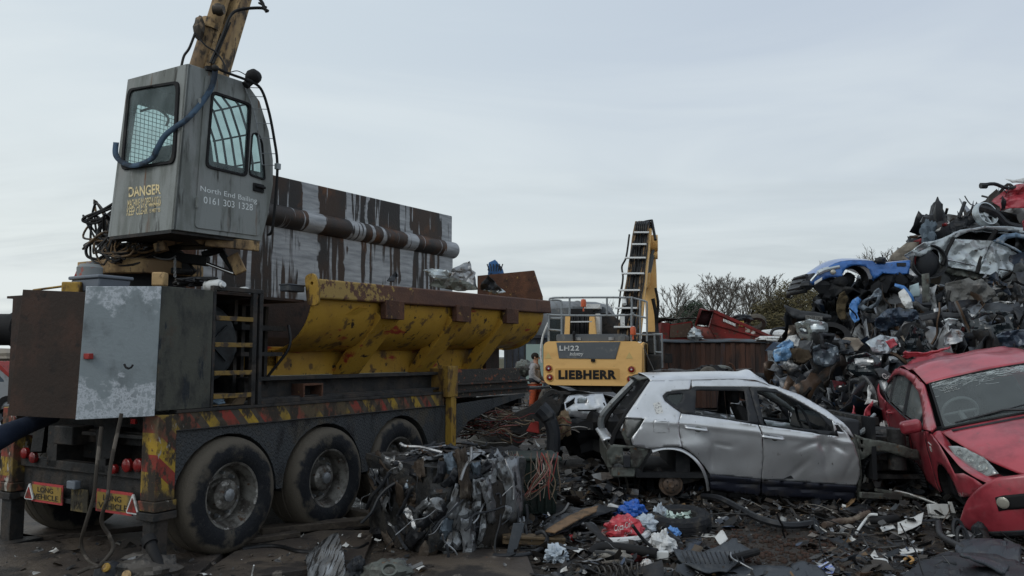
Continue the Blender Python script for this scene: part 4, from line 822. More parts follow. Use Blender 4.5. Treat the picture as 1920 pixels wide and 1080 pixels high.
# boom with hose run; leaning right with height, going away
def be(x,y): # boom surface, further away as it rises
    return he(x,y,2.0+(640-y)/225*3.0)
m=MB(); m.add([be(1167,640),be(1200,640),be(1222,428),be(1197,428),be(1167,640)+V(0,.5,0),be(1200,640)+V(0,.5,0),be(1222,428)+V(0,.5,0),be(1197,428)+V(0,.5,0)],[(0,1,2,3),(4,7,6,5),(0,4,5,1),(1,5,6,2),(2,6,7,3),(3,7,4,0)]); m.build('boom',EXY,ex,bev=.02)
m=MB();m2=MB()
for i in range(26):
    f=i/25; pts=[]
    for k in range(9):
        t=k/8; y=640-(640-418)*t; xl=1158+(1193-1158)*t; xr=1197+(1216-1196)*t; pts.append(be(xl+(xr-xl)*f+rg.uniform(-1.6,1.6),y)+V(0,-.12-rg.random()*.12,0))
    (m if i%4 else m2).tube(smooth(pts,3),rg.uniform(.022,.036),5)
for i in range(6): # loops over the tip and slack side hoses
    x=1197+i*3.6; m.tube(smooth([be(x-4,440)+V(0,-.15,0),be(x-3,424)+V(0,-.3,0),be(x+3,416)+V(0,0,0),be(x+6,425)+V(0,.5,0)],5),.03,5)
m.tube(smooth([be(1197,420),be(1210,415),be(1222,413)],4),.03,5); m.tube([be(1222,413),be(1229,450)],.045,6); 
m.tube(smooth([be(1165,545),be(1168,520),be(1166,500),be(1174,482),be(1180,440)],5),.03,5);m.tube(smooth([be(1160,580),be(1163,550),be(1167,530)],4),.025,5);m.tube(smooth([be(1160,620),be(1158,590),be(1163,560)],4),.025,5)
m.tube(smooth([he(1224,560,4),he(1230,590,4),he(1232,620,4),he(1236,650,3.6),he(1240,680,3.4)],4),.06,6);m.tube(smooth([he(1229,540,4),he(1234,570,4),he(1231,610,4),he(1231,650,3.6)],4),.045,6)
m.build('boom_hoses',HOSE,ex); m2.build('boom_hoses',HOSEB,ex)
for y,xl,xr in ((439,1190,1218),(461,1186,1213),(486,1173,1212),(515,1167,1209),(546,1161,1201),(579,1155,1196),(614,1153,1191)):
    a=be(xl,y)+V(0,-.33,0);b=be(xr,y)+V(0,-.33,0); MB().bar(a,b,.12,.05).build('hose_clamp',BWHT,ex,bev=.01)
p=be(1169,600)+V(0,-.4,0); MB().box((p.x-.06,p.y,p.z-.2),(p.x+.06,p.y+.1,p.z+.15)).cyl(be(1172,560)+V(0,-.4,0),be(1173,572)+V(0,-.4,0),.06).build('hose_bracket',WHT,ex)
# stick folded down on the right
st=[(1213,640),(1209,560),(1207,540),(1214,500),(1216,480),(1229,478),(1230,500),(1232,560),(1233,640)]
MB().plate([pe(x,y,5.2) for x,y in st],(),EL,5.2,5.7).plate([pe(x,y,5.0) for x,y in ((1203,541),(1207,520),(1220,512),(1219,530),(1214,542))],(),EL,4.7,5.3).build('stick',EXY,ex,bev=.02)
MB().plate([pe(x,y,4.4) for x,y in ((1196,640),(1196,570),(1200,563),(1207,566),(1209,590),(1206,620),(1203,640))],(),EL,3.2,3.5).build('boom_cheek',EXY,ex,bev=.02)
p=he(1226,456,5.0); MB().cyl(p+V(-.25,0,0),p+V(.12,0,0),.26,n=18).cyl(he(1224,479,5)+V(-.1,0,0),he(1224,479,5)+V(.15,0,0),.12,n=14).build('stick_pin',EXY,ex,bev=.01)
MB().cyl(he(1215,512,4.9),he(1222,478,4.9),.09,n=12).cyl(he(1222,478,4.9),he(1225,468,4.9),.05,n=10).build('stick_ram',EXG,ex); MB().cyl(he(1200,640,2.6),he(1199,600,2.9),.04,n=12).build('boom_ram',CHROME,ex)
MB().plate(rpoly([pe(1120,638,1.2),pe(1128,585,2.2),pe(1146,590,2.2),pe(1165,602,2.2),pe(1163,640,1.2)],.1),(),EL,2.2,2.6).build('engine_bay',CHAS,ex,bev=.02)
MB().tube([he(1207,652,-.02),he(1232,708,-.3)],.012,5).build('aerial_cable',HOSE,ex)
p=he(1253,672,1.0); MB().box((p.x-.1,p.y,p.z-.12),(p.x+.1,p.y+.08,p.z+.12)).tube([p+V(0,.04,-.1),p+V(.05,.04,-.6),p+V(-.5,.04,-.7)],.02).build('mirror',BLK,ex,bev=.02)
# ================================================================ dented silver car, stripped, side on
FS=Fr((1.86,9.25,0),-R(3))
suv=thing('silver_car','dented silver five-door car without wheels, windows or front end, lying on scrap','car',FS)
ZB=.95
def soff(z):
    o=.02+max(0,z-ZB)*.42+.30*max(0,.92-z)**2.0+.06*max(0,(z-.75))**2
    return o
DENT=[(1345,858,26,34,0,.045),(1308,812,30,14,.5,.012),(1333,835,6,12,0,-.012),(1378,835,10,8,0,.008),(1400,860,26,22,0,.03),(1348,890,20,14,0,-.012),
      (1545,830,20,12,.9,.03),(1560,850,12,40,.45,.03),(1490,880,40,24,-.3,.035),(1540,895,22,14,0,-.02),(1580,880,14,26,.4,-.012),(1455,850,24,30,0,.012),(1420,880,10,30,0,-.006),(1590,900,14,10,0,.02)]
def sdent(x,y):
    d=0
    for cx,cy,rx,ry,a,k in DENT: d+=.62*k*gauss(x,y,cx,cy,rx,ry,a)
    for (ax,ay,bx,by,w,k) in ((1333,826,1336,880,5,.016),(1338,832,1375,838,5,.012),(1400,800,1410,890,30,.010),(1490,845,1545,822,8,.012),(1548,822,1590,850,7,.014),(1545,822,1552,905,7,.012),(1470,905,1520,860,9,.012),(1580,900,1606,850,7,.010)):
        dx=bx-ax;dy=by-ay;L_=math.hypot(dx,dy);t=((x-ax)*dx+(y-ay)*dy)/L_/L_;q=((x-ax)*dy-(y-ay)*dx)/L_
        if -.2<t<1.2: d+=k*max(0,1-abs(q)/w)*max(0,1-abs(2*t-1)**3/1.4)
    d+=.018*max(0,1-abs((x-1543)+(y-822)*.05)/9)*max(0,1-abs(y-838)/22)   # sharp crease under the window
    d-=.02*gauss(x,y,1275,842,60,16)*1.0                                       # arch flare
    d-=.012*max(0,1-abs(y-(786+(x-1290)*.118)-9)/8)                            # shoulder line
    return d
def hsu(x,y,extra=0.,dent=True):
    yy=.05
    for _ in range(4): p=FS.hit(x,y,1,yy); yy=soff(p.z)+extra
    p=FS.hit(x,y,1,yy)
    if dent: p=p+V(0,sdent(x,y),0)
    return p
def bow(p): return p
f0=lambda x,y: hsu(x,y); fk=lambda x,y: hsu(x,y,.012,False)
def mir(fn,extra=0): return lambda x,y: (lambda p: V(p.x,1.79-p.y+extra,p.z))(fn(x,y))
quarter=[(1219,714),(1255,713),(1296,712.5),(1293,730.5),(1270,732.5),(1250,735.5),(1241.5,742.5),(1246,752),(1262,764.5),(1276.3,774.5),(1272,790),(1274,815),(1278.5,838),(1265,836.5),(1245,837),(1222,842),(1186,834.5),(1183,822),(1196,806),(1209,785),(1171,784)]
quarter=[q for q in quarter]
QS=skin(MB(),quarter,(),5,f0); QS.build('rear_quarter_panel',SILV,suv,sm=40,sol=.006,off=1)
rail=[(1296.6,712.5),(1385,711),(1425,716),(1452,723),(1500,740),(1550,769),(1582,793),(1594,806),(1602,822),(1588,812),(1572,797),(1545,779),(1500,753),(1455,731),(1440,728),(1404,725.5),(1303,724.8),(1297,727)]
skin(MB(),rail,(),5,lambda x,y:hsu(x,y)+V(0,.02*gauss(x,y,1440,724,12,8),-.0)).build('roof_rail',SILV,suv,sm=40,sol=.006,off=1)
blackq=[(1240.5,743.5),(1250,734.5),(1270,731.5),(1293,730),(1302,725),(1403,725.5),(1424,797.5),(1306,779.5),(1276,775.5),(1262,765.5),(1246,753)]
qg=[(1248,745),(1254,739.5),(1281,738),(1277,753),(1269,762),(1256,754)]; rw=[(1305,732.5),(1395,733.5),(1402.5,790),(1303,777)]
skin(MB(),blackq,[qg,rw],7,fk).build('rear_window_frame',BPL,suv,sol=.01,off=1)
skin(MB(),qg,(),8,lambda x,y:hsu(x,y,.016,False)).build('quarter_window',glassmat('privacy_glass',(.25,.28,.3),.35),suv)
fwn=[(1404,725.5),(1453,729.5),(1500,751),(1546,777),(1562,786),(1572,818),(1425,797.5)]; fh_=[(1419,733),(1458,737.5),(1500,757),(1535,777),(1561,808.5),(1432,796.5)]
skin(MB(),fwn,[fh_],7,fk).build('front_window_frame',BPL,suv,sol=.01,off=1)
rd=[(1277,775.5),(1306,779),(1360,786.5),(1421.5,797),(1429,817),(1431,860),(1427,899),(1380,894),(1331,889),(1321,874),(1306,857),(1291,845),(1279.5,838.5),(1275,815),(1273,790)]
skin(MB(),rd,(),4,f0).build('rear_door',SILV,suv,sm=50,sol=.006,off=1)
fdoor=[(1423.5,797.2),(1500,808),(1566,817.5),(1560,787),(1574,797),(1589,812),(1602,835),(1610,860),(1613,890),(1606,911),(1520,905),(1428,899),(1432,860),(1430.5,817)]
tri_=[(1566,797),(1571,797),(1582,811),(1570,809)]
skin(MB(),fdoor,[tri_],4,f0).build('front_door',SILV,suv,sm=50,sol=.006,off=1)
skin(MB(),tri_,(),6,fk).build('mirror_hole',INTR,suv)
CLAD=M('door_cladding',(.016,.018,.028),[((.035,.033,.035),5,.5,.7)],rough=.4)
cl=lambda x,y: hsu(x,y,-.02,False)+V(0,.03*max(0,1-abs(y-(902+(x-1332)*.085))/6),0)
skin(MB(),[(1331,889.5),(1427,899.5),(1425,928),(1332,918)],(),6,cl).build('rear_door_cladding',CLAD,suv,sol=.02)
skin(MB(),[(1429,899.5),(1606,911.5),(1603,941),(1428,928)],(),6,cl).build('front_door_cladding',CLAD,suv,sol=.02)
skin(MB(),[(1332,916),(1604,938),(1603,948),(1330,926)],(),8,lambda x,y:hsu(x,y,.06,False)).build('sill',BLK,suv,sol=.1)
# handles
for x,y in ((1306,804),(1450,820.5)):
    a=hsu(x-18,y-2,-.035,False);b=hsu(x+18,y+3,-.035,False); s=FS
    h=MB().tube(smooth([a+V(0,.03,0),a,(a+b)/2+V(0,-.012,0),b,b+V(0,.03,0)],5),.016,8).build('door_handle',SILV,suv)
    MB().ball(hsu(x+3,y,.0,False),(.042,.006,.038)).build('handle_cup',UNDR,suv)  # recess shade put into a darker material; the cup itself is body-coloured
a=hsu(1438,819,-.02,False); MB().box((a.x-.03,a.y-.01,a.z-.02),(a.x+.03,a.y+.02,a.z+.02)).build('lock_cover',BPL,suv,bev=.005)
fl=rpoly([(1224,787),(1253,785),(1256,812),(1225,812)],6)
skin(MB(),fl,(),8,lambda x,y:hsu(x,y,-.004,True)).build('fuel_flap',SILV,suv,sol=.004)
mm=MB(); P=[hsu(x,y,-.003) for x,y in _dens(fl,3)]; mm.tube(P+[P[0]],.003,4,cap=False); mm.build('flap_gap',BLK,suv)
# paper label on the rear quarter (its printed code left out)
skin(MB(),[(1224,756),(1238,753),(1244,774),(1230,777)],(),8,lambda x,y:hsu(x,y,-.008)).build('paper_label',M('worn_label',(.62,.62,.6),[((.25,.25,.26),60,.5,.6)],rough=.7),suv)
# arch lip
ap=[(1222,843),(1240,838),(1262,837.5),(1283,843),(1303,857),(1319,877),(1328,900),(1331,920)]
m=MB(); A=smooth([hsu(x,y,-.0,False) for x,y in ap],5)
for i in range(len(A)-1):
    a,b=A[i],A[i+1]; n_=V(b.z-a.z,0,-(b.x-a.x)).normalized(); m.add([a,b,b-n_*-.035,a-n_*-.035,a+V(0,.02,0),b+V(0,.02,0)],[(0,1,2,3),(0,4,5,1)])
m.build('arch_lip',SILV,suv,sm=180)
m=MB();A2=smooth([hsu(x,y,.03,False) for x,y in [(1195,935),(1199,905),(1208,875),(1222,850),(1240,842),(1262,841),(1283,847),(1300,860),(1316,880),(1325,902),(1328,925)]],3)
for i in range(len(A2)-1): m.add([A2[i],A2[i+1],A2[i+1]+V(0,.7,0),A2[i]+V(0,.7,0)],[(0,1,2,3)])
m.build('wheel_well',BLK,suv)
# rear hub
hp=FS.hit(1258,908,1,.22)
MB().lathe([(0,-.06),(.03,-.065),(.035,-.05),(.075,-.045),(.095,-.03),(.10,.0),(.135,.005),(.14,.02),(.14,.05),(0,.05)],hp,(0,1,0),32).build('brake_disc',M('rusty_disc',(.10,.075,.06),[((.16,.10,.06),8,.5,.65),((.04,.035,.03),12,.55,.7)],rough=.6,metal=.3,bump=.3),suv)
for k in range(5): a=2*math.pi*k/5; MB().cyl(hp+V(math.cos(a)*.06,-.05,math.sin(a)*.06),hp+V(math.cos(a)*.06,-.062,math.sin(a)*.06),.009,n=8).build('wheel_stud',BLK,suv)
m=MB().bar(hp+V(0,.1,0),hp+V(0,1.3,.05),.08,.08).bar(hp+V(-.12,.06,.08),hp+V(-.16,.1,.16),.08,.1).bar(hp+V(0,.1,0),hp+V(.35,.15,.08),.07,.1); m.build('rear_suspension',CHAS,suv,bev=.01)
sp=[hp+V(.22+.06*math.cos(t),.25+.06*math.sin(t),.06+t*.012) for t in np.linspace(0,6*math.pi,60)]; MB().tube(sp,.009,6).build('coil_spring',BLK,suv)
# lamp aperture, rear panel, tailgate opening
lampA=[(1171,784.5),(1208.5,786),(1195,807),(1182.5,823),(1185,835),(1175,835),(1165,812)]
skin(MB(),lampA,(),6,lambda x,y:hsu(x,y,.03,False)).build('lamp_recess',UNDR,suv,sol=.01)
m=MB();skin(m,[(1172,786),(1202,787),(1192,802),(1177,822),(1173,812)],(),6,lambda x,y:hsu(x,y,.0,False)); m.build('lamp_backplate',M('lamp_grey',(.20,.20,.19),[((.08,.075,.07),7,.5,.7)],rough=.4,metal=.3),suv,sol=.01)
rb=[(1141,832),(1176,835.5),(1186,836),(1220,843),(1208,860),(1198,878),(1178,877),(1160,868),(1146,872),(1136,850)]
skin(MB(),rb,[[(1168,840),(1182,841),(1182,862),(1168,860)]],5,lambda x,y:hsu(x,y,.03,False)+V(0,.02*noise.noise(V(x*.15,y*.15,0)),0)).build('bumper_mount',UNDR,suv,sol=.01)
m=MB().box((FS.hit(1168,850,1,.1).x,.08,.42),(FS.hit(1182,850,1,.1).x,.1,.56)); m.build('side_vent',BPL,suv,bev=.01)
xr=hsu(1143,835,.05,False).x
m=MB().box((xr-.03,.15,.40),(xr+.05,1.65,.62)).box((xr+.02,.15,.3),(xr+.3,1.65,.42)); m.build('rear_crossmember',UNDR,suv,bev=.02)
D0=[hsu(1216,716,.03,False),hsu(1192,750,.03,False),hsu(1168,786,.03,False),hsu(1153,812,.05,False),hsu(1146,833,.05,False)]
MB().tube(smooth(D0,4),.03,6).build('tailgate_seal',BLK,suv); MB().tube([V(p.x-.02,1.79-p.y,p.z) for p in smooth(D0,4)],.04,6).build('tailgate_seal',BLK,suv)
a=D0[-1];MB().grid(lambda u,v:V(a.x-.10+.14*v,.12+1.5*u,a.z+.03+.03*math.sin(v*3)-.0*u),12,5).build('boot_sill',SILV,suv,sol=.02)
a=D0[0]; MB().grid(lambda u,v:V(a.x-.12+.2*v,.35+1.1*u,a.z+.02+.03*v+.02*math.sin(u*3.1)),14,4).build('roof_spoiler_lip',UNDR,suv,sol=.02)
MB().tube(smooth([V(D0[0].x-.05,1.3,D0[0].z),V(D0[2].x-.14,1.35,D0[2].z-.02),V(D0[4].x-.03,1.45,D0[4].z+.05)],6),.045,6).build('tailgate_strut',RAILM,suv)
# roof
ze=[(1219,713.5),(1296,712),(1385,710.5),(1430,716.5),(1452,723)]
E_=[hsu(x,y,.0,False) for x,y in ze]; Es=smooth(E_,6)
def roof(u,v):
    i=u*(len(Es)-1);k=min(int(i),len(Es)-2);p=Es[k].lerp(Es[k+1],i-k); w=1.79-2*p.y
    z=p.z+.075*math.sin(math.pi*v)**.6
    z-=.11*max(0,(u-.72)/.28)**1.5*math.exp(-((v-.18)/.3)**2)
    z+=.05*math.exp(-((u-.66)/.06)**2)*math.exp(-((v-.35)/.25)**2)+.012*noise.noise(V(u*9,v*6,1))*max(0,u-.5)*2
    return V(p.x+.12*math.sin(math.pi*v)*(u-.5),p.y+w*v,z)
MB().grid(roof,60,24).build('roof',SILV,suv,sm=60,sol=.008)
# far side
for nm,o_,h_,mt in (('far_quarter_panel',quarter,(),SILV),('far_roof_rail',rail,(),SILV),('far_window_frame',blackq,[qg,rw],BPL),('far_front_frame',fwn,[fh_],BPL),('far_rear_door',rd,(),SILV),('far_front_door',fdoor,(),SILV)):
    skin(MB(),o_,h_,14,mir(lambda x,y:hsu(x,y,0,False))).build(nm,mt,suv,sol=.008)
# interior
L0=lambda x,y,d: FS.hit(x,y,1,d)
m=MB().box((L0(1190,880,.3).x,.15,.30),(L0(1605,900,.3).x,1.65,.36)).box((L0(1600,0,.3).x-.05,.12,.3),(L0(1600,0,.3).x,1.67,1.0)).box((L0(1250,0,.3).x,.2,.35),(L0(1275,0,.3).x,1.6,.78)); m.build('floor_pan',INTR,suv)
for d in (.42,1.05):
    for x in ((1345,1385) if d<1 else (1350,1390)):
        pass
def seat(px,d,w=.5):
    x=L0(px,0,d).x; m=MB(); m.box((x+.1,d-.02,.42),(x+.6,d+w,.62)); 
    m.hexa([V(x+.08,d,.6),V(x+.2,d,.6),V(x+.2,d+w,.6),V(x+.08,d+w,.6),V(x-.14,d+.04,1.12),V(x-.04,d+.04,1.12),V(x-.04,d+w-.04,1.12),V(x-.14,d+w-.04,1.12)])
    m.box((x-.17,d+.12,1.14),(x-.07,d+w-.12,1.32)); m.build('seat',INTR,suv,bev=.03)
seat(1385,.3);seat(1405,1.0);seat(1290,.3,1.15)
p=L0(1507,790,.45); ring=[p+V(.07*math.sin(t)*-.9,.19*math.cos(t),.18*math.sin(t)) for t in np.linspace(0,2*math.pi,25)]
MB().tube(ring,.016,6,cap=False).tube([p+V(0,-.18,0),p+V(0,.18,0)],.014,5).tube([p,p+V(.2,0,-.1)],.03).build('steering_wheel',BPL,suv)
MB().hexa([V(p.x+.15,.2,.78),V(p.x+.55,.15,.75),V(p.x+.55,1.65,.75),V(p.x+.15,1.6,.78),V(p.x+.2,.2,1.0),V(p.x+.55,.15,.97),V(p.x+.55,1.65,.97),V(p.x+.2,1.6,1.0)]).build('dashboard',BPL,suv,bev=.03)
# windscreen remnant, firewall, front rails
g0=hsu(1455,727,.03,False);g1=hsu(1588,803,.03,False)
MB().grid(lambda u,v:V(g0.x+(g1.x-g0.x)*v+.12*math.sin(math.pi*u),g0.y+(g1.y-g0.y)*v+(1.79-2*(g0.y+(g1.y-g0.y)*v))*u,g0.z-.02+(g1.z-g0.z)*v),16,10).build('windscreen',glassmat('cracked_screen',(.45,.52,.52),.35,.2,.3),suv)
hpil=[(1594,807),(1603,820),(1612,850),(1616,890),(1611,942),(1605,942),(1608,905),(1612,880),(1606,850),(1597,828)]
skin(MB(),hpil,(),6,lambda x,y:hsu(x,y,.03,False)).build('hinge_pillar',UNDR,suv,sol=.02)
rail1=[(1602,814),(1622,822),(1648,826),(1690,835),(1722,846),(1724,860),(1700,858),(1660,846),(1640,846),(1622,858),(1613,862),(1610,845)]
skin(MB(),rail1,[[(1612.5,824),(1617.5,825),(1618,833),(1613.5,832)],[(1613,838),(1618,839),(1618.5,847),(1614,846)]],5,lambda x,y:hsu(x,y,.10,False)+V(0,.015*noise.noise(V(x*.2,y*.2,3)),0)).build('inner_wing_rail',UNDR,suv,sol=.03)
m=MB();A=smooth([hsu(x,y,.12,False) for x,y in [(1618,893),(1626,868),(1645,853),(1672,850),(1700,857),(1720,872),(1733,895),(1738,915)]],4)
for i in range(len(A)-1):
    a,b=A[i],A[i+1]; m.add([a,b,b+V(0,.45,0),a+V(0,.45,0)],[(0,1,2,3)])
m.build('front_wheel_liner',INTR,suv,sol=.015)
xf=L0(1735,850,.2).x;x1=L0(1612,850,.2).x
m=MB().box((x1,.3,.5),(xf,.38,.62)).box((x1,1.4,.5),(xf,1.5,.62)).box((x1,1.5,.8),(xf,1.58,.9)).box((x1,.35,.28),(xf,1.55,.33)).box((x1+.3,.5,.35),(xf-.05,1.35,.75)).ball((x1+.55,.85,.72),(.25,.3,.12),12,8,lambda d:1+.3*noise.noise(d*3))
m.cyl((x1+.45,.28,.4),(x1+.45,.28,.86),.1).box((x1+.05,.4,.75),(x1+.12,1.5,1.0)); m.build('engine_bay',M('engine_dark',(.03,.03,.03),[((.09,.085,.08),9,.5,.68),((.06,.04,.03),7,.6,.7)],rough=.6,bump=.6,metal=.2),suv,bev=.012)
MB().bar(L0(1612,928,.1),L0(1690,932,.3),.04,.07).bar(L0(1640,918,.3),L0(1735,935,.3),.05,.04).build('lower_rail',UNDR,suv,bev=.01)
MB().tube(smooth([hsu(1600,808,.3,False),hsu(1612,812,.3,False),hsu(1622,804,.3,False),hsu(1630,788,.35,False),hsu(1640,777,.4,False)],6),[.03]*12+[.02]*13,8).build('hood_hinge_arm',RAILM,suv)
# ================================================================ red hatchback, tipped on its side springs, facing us
_rx,_ry,_rz=R(12.7),R(3.8),R(-104.3)
RM=(Matrix.Rotation(_rz,3,'Z')@Matrix.Rotation(_ry,3,'Y')@Matrix.Rotation(_rx,3,'X'))
FP=Fr((5.40,8.17,.12),0,RM)
rc_=thing('red_car','red hatchback with crumpled roof and loose front bumper, tilted towards the scrap heap','car',FP)
def lerpt(tab,x):
    if x>=tab[0][0]: return tab[0][1:]
    for a,b in zip(tab,tab[1:]):
        if x>=b[0]: t=(a[0]-x)/(a[0]-b[0]); return tuple(p+(q-p)*t for p,q in zip(a[1:],b[1:]))
    return tab[-1][1:]
# x: hood/roof centre line z, half width at that line
TOP=[(.90,.62,.30),(.80,.68,.42),(.6,.765,.55),(.3,.865,.66),(0.,.945,.735),(-.15,.98,.755)]
SCR=[(-.15,.98,.755),(-.35,1.085,.72),(-.6,1.205,.67),(-.8,1.295,.635),(-.98,1.365,.60)]
ROOF=[(-.98,1.365,.60),(-1.25,1.44,.60),(-1.6,1.485,.60),(-2.0,1.485,.59),(-2.5,1.42,.575),(-3.0,1.29,.55),(-3.35,1.13,.53),(-3.5,.95,.6)]
ALLT=TOP+SCR[1:]+ROOF[1:]
def yf(x,z):   # half width of the flank
    w=.862
    if x>-.3: w-=.045*((x+.3)/1.1)**2*1.0+max(0,(x-.45))**2*.9
    if x<-2.6: w-=.10*((-2.6-x)/.9)**2
    if z>.62: w-=(z-.62)**2*.10
    zb=.955+max(0,-x-.9)*.06; 
    if z>zb: w-=(z-zb)*.50
    if z<.45: w-=(.45-z)**2*.5
    return w
def fl(dent=True):
    def g(x,z):
        y=-yf(x,z)
        if dent: y+=.025*gauss(x,z,-1.5,.75,.35,.18)+.02*noise.noise(V(x*2.2,z*4,3))*gauss(x,z,-1.5,.7,.9,.3)+.015*max(0,1-abs(z-.72-.05*x)/.03)*0
        return V(x,y,z)
    return g
F1=fl()
def hood(u,v):
    x=.88-1.03*u; z,w=lerpt(TOP,x); y=(2*v-1)*w; xx=x+.09*math.sin(math.pi*v)*(1 if u<.9 else 1)
    zz=z+.045*(1-(2*v-1)**2)-.02*max(0,abs(2*v-1)-.8)*5*.3
    return V(xx,y,zz)
MB().grid(hood,26,28).build('bonnet',REDC,rc_,sm=60,sol=.008,off=-1)
def screen(u,v,off=0.):
    x=-.17-.80*u; z,w=lerpt(SCR,x); y=(2*v-1)*(w-.035); bw=.13*(1-(2*v-1)**2)*(1-.3*u)
    return V(x+bw,y,z+.03*(1-(2*v-1)**2)+off)
SG=glassmat('windscreen_glass',(.6,.66,.66),.30,.04,.05)
ws=MB().grid(lambda u,v:screen(u,v),20,24).build('windscreen',SG,rc_,sm=60)
m=MB();rg=random.Random(5)
CRK=M('crazed_glass',(.55,.6,.6),rough=.4)
for i in range(170):
    u=1-abs(rg.gauss(0,.10));v=rg.uniform(0,1)
    if rg.random()<.25: v=rg.gauss(.5,.3);u=1-rg.random()**2*.35
    pts=[]
    a=rg.uniform(-.9,.9)
    for k in range(4):
        pts.append(screen(max(0,min(1,u-.018*k*math.cos(a))),max(0,min(1,v+.022*k*math.sin(a)*2)),.004)); a+=rg.uniform(-.7,.7)
    m.tube(pts,.0013,3,cap=False)
m.build('crack_lines',CRK,ws)
m=MB()
for r_ in range(3):      # three short rows of chalked words on the glass
    for c_ in range(8-r_%2):
        u=.79-.045*r_;v=.09+.016*c_; pts=[screen(u+rg.uniform(-.014,.014),v+rg.uniform(0,.012),.006) for _ in range(4)]; m.tube(pts,.002,3,cap=False)
m.build('chalk_marks',WHT,ws)
m=MB()
sc_=[screen(t,0,.004) for t in np.linspace(0,1,8)]; m.tube(sc_,.013,5); m.tube([screen(t,1,.004) for t in np.linspace(0,1,8)],.013,5); m.tube([screen(0,t,.006) for t in np.linspace(0,1,12)],.016,5); m.tube([screen(1,t,.004) for t in np.linspace(0,1,12)],.012,5); m.build('windscreen_seal',RUB,rc_)
MB().grid(lambda u,v:screen(-.02-.10*u,.04+.92*v,-.012+.0*u),4,20).build('cowl',BPL,rc_,sol=.02)
m=MB().tube([screen(-.02,.52,.05),screen(.06,.40,.04),screen(.02,.08,.03)],[.016,.014,.01],6).tube([screen(.09,.55,.035),screen(.035,.12,.02)],.008,5).tube([screen(-.03,.55,.05),screen(.12,.70,.04),screen(.2,.98,.03)],.012,6); m.build('wiper',BPL,rc_)
def roof_(u,v):
    x=-.98-2.35*u; z,w=lerpt(ROOF,x); t=2*v-1
    zz=z+.035*(1-t*t)+.03*noise.noise(V(x*2,t*2,1))*min(1,u*5)-.06*math.exp(-((u-.35)/.1)**2)*math.exp(-((v-.55)/.35)**2)+.05*math.exp(-((u-.22)/.07)**2)*math.exp(-((v-.3)/.3)**2)
    return V(x+.05*(1-t*t)*(1-u),t*w,zz)
MB().grid(roof_,44,22).build('roof',REDC,rc_,sm=40,sol=.008)
TP=[(1697,690),(1703,680),(1722,668),(1748,657),(1772,660),(1795,664),(1808,668),(1786,676),(1762,676),(1745,686),(1716,690)]
m=MB();skin(m,TP,(),5,lambda x,y:FP.at(x,y,10.9+.10*noise.noise(V(x*.05,y*.08,1))+.012*abs(x-1748)+.02*(690-y)));m.build('torn_roof_fold',REDC,rc_,sm=20,sol=.01)
g=crumple(rg,.5,.26,9,5,.05,4)
MB().grid(lambda u,v: V(-1.95,-.32,1.50)+V(0,0,0)+Vector((g(u,v).y*.6+.1*u,g(u,v).x,g(u,v).z+.04+.10*v*(1-u*.6))),12,7).build('torn_roof_edge',REDC,rc_,sm=25,sol=.01)
# flank: pillars + doors + wings from side outlines (x,z)
def arc_(cx,cz,r,a0,a1,n=14): return [(cx+r*math.cos(R(a0+(a1-a0)*i/n)),cz+r*math.sin(R(a0+(a1-a0)*i/n))) for i in range(n+1)]
wing=[(.80,.60),(.72,.66),(.60,.70),(.40,.66),(.28,.78),(.12,.88),(.02,.925),(-.15,.965),(-.42,.955),(-.44,.80),(-.46,.3)]+arc_(0,.30,.37,180,20)+[(.5,.45),(.7,.5)]
skin(MB(),wing,(),.07,F1).build('front_wing',REDC,rc_,sm=50,sol=.006,off=1)
def wtop(u,v):
    x=.80-.95*u; z,w=lerpt(TOP,x); zt=min(z-.03,.66+(.97-.66)*((.80-x)/.95)**.75); k=1 if x>.04 else max(0,(x+.15)/.19); a=F1(x,zt)-V(0,-.03*k,.03*k); return a.lerp(V(x,-w+.01,z-.003-.11*k),v)+V(0,0,.02*math.sin(math.pi*v)*(1-k))
MB().grid(wtop,20,4).build('wing_crown',REDC,rc_,sm=60,sol=.006)
d1=[(-.45,.95),(-1.35,.985),(-1.37,.6),(-1.36,.26),(-.50,.26),(-.47,.6)]; skin(MB(),d1,(),.07,F1).build('front_door',REDC,rc_,sm=50,sol=.006,off=1)
d2=[(-1.38,.986),(-2.35,1.04),(-2.5,.85),(-2.42,.66),(-2.30,.52),(-2.27,.26),(-1.38,.26),(-1.39,.6)]; skin(MB(),d2,(),.07,F1).build('rear_door',REDC,rc_,sm=50,sol=.006,off=1)
q=[(-2.37,1.04),(-2.9,1.10),(-3.2,1.18),(-3.5,.98),(-3.55,.5),(-3.3,.3)]+arc_(-2.7,.30,.37,0,165)[::1]+[(-2.29,.5),(-2.44,.66),(-2.52,.85)]
q=[(-2.37,1.04),(-2.9,1.10),(-3.2,1.18),(-3.5,.98),(-3.55,.5),(-3.3,.3)]+arc_(-2.7,.30,.37,180,10)+[(-2.29,.5),(-2.44,.66),(-2.52,.85)]
skin(MB(),q,(),.08,F1).build('rear_wing',REDC,rc_,sm=50,sol=.006,off=1)
topl=[(-.15,.975),(-.45,1.115),(-.8,1.275),(-1.0,1.355),(-1.3,1.43),(-1.7,1.465),(-2.1,1.455),(-2.6,1.385),(-3.0,1.27),(-3.3,1.14)]
inn=[(-3.05,1.17),(-2.85,1.24),(-2.5,1.33),(-2.1,1.385),(-1.7,1.395),(-1.35,1.36),(-1.05,1.275),(-.8,1.17),(-.5,1.02),(-.42,.965)]
def F2(x,z):
    p=F1(x,z); zt,wt=lerpt(ALLT,x); t=max(0,min(1,(z-.98)/max(.02,zt-.98))); y0=-yf(x,min(z,.98)); return V(x,y0+(-wt-y0)*t**1.1,z)
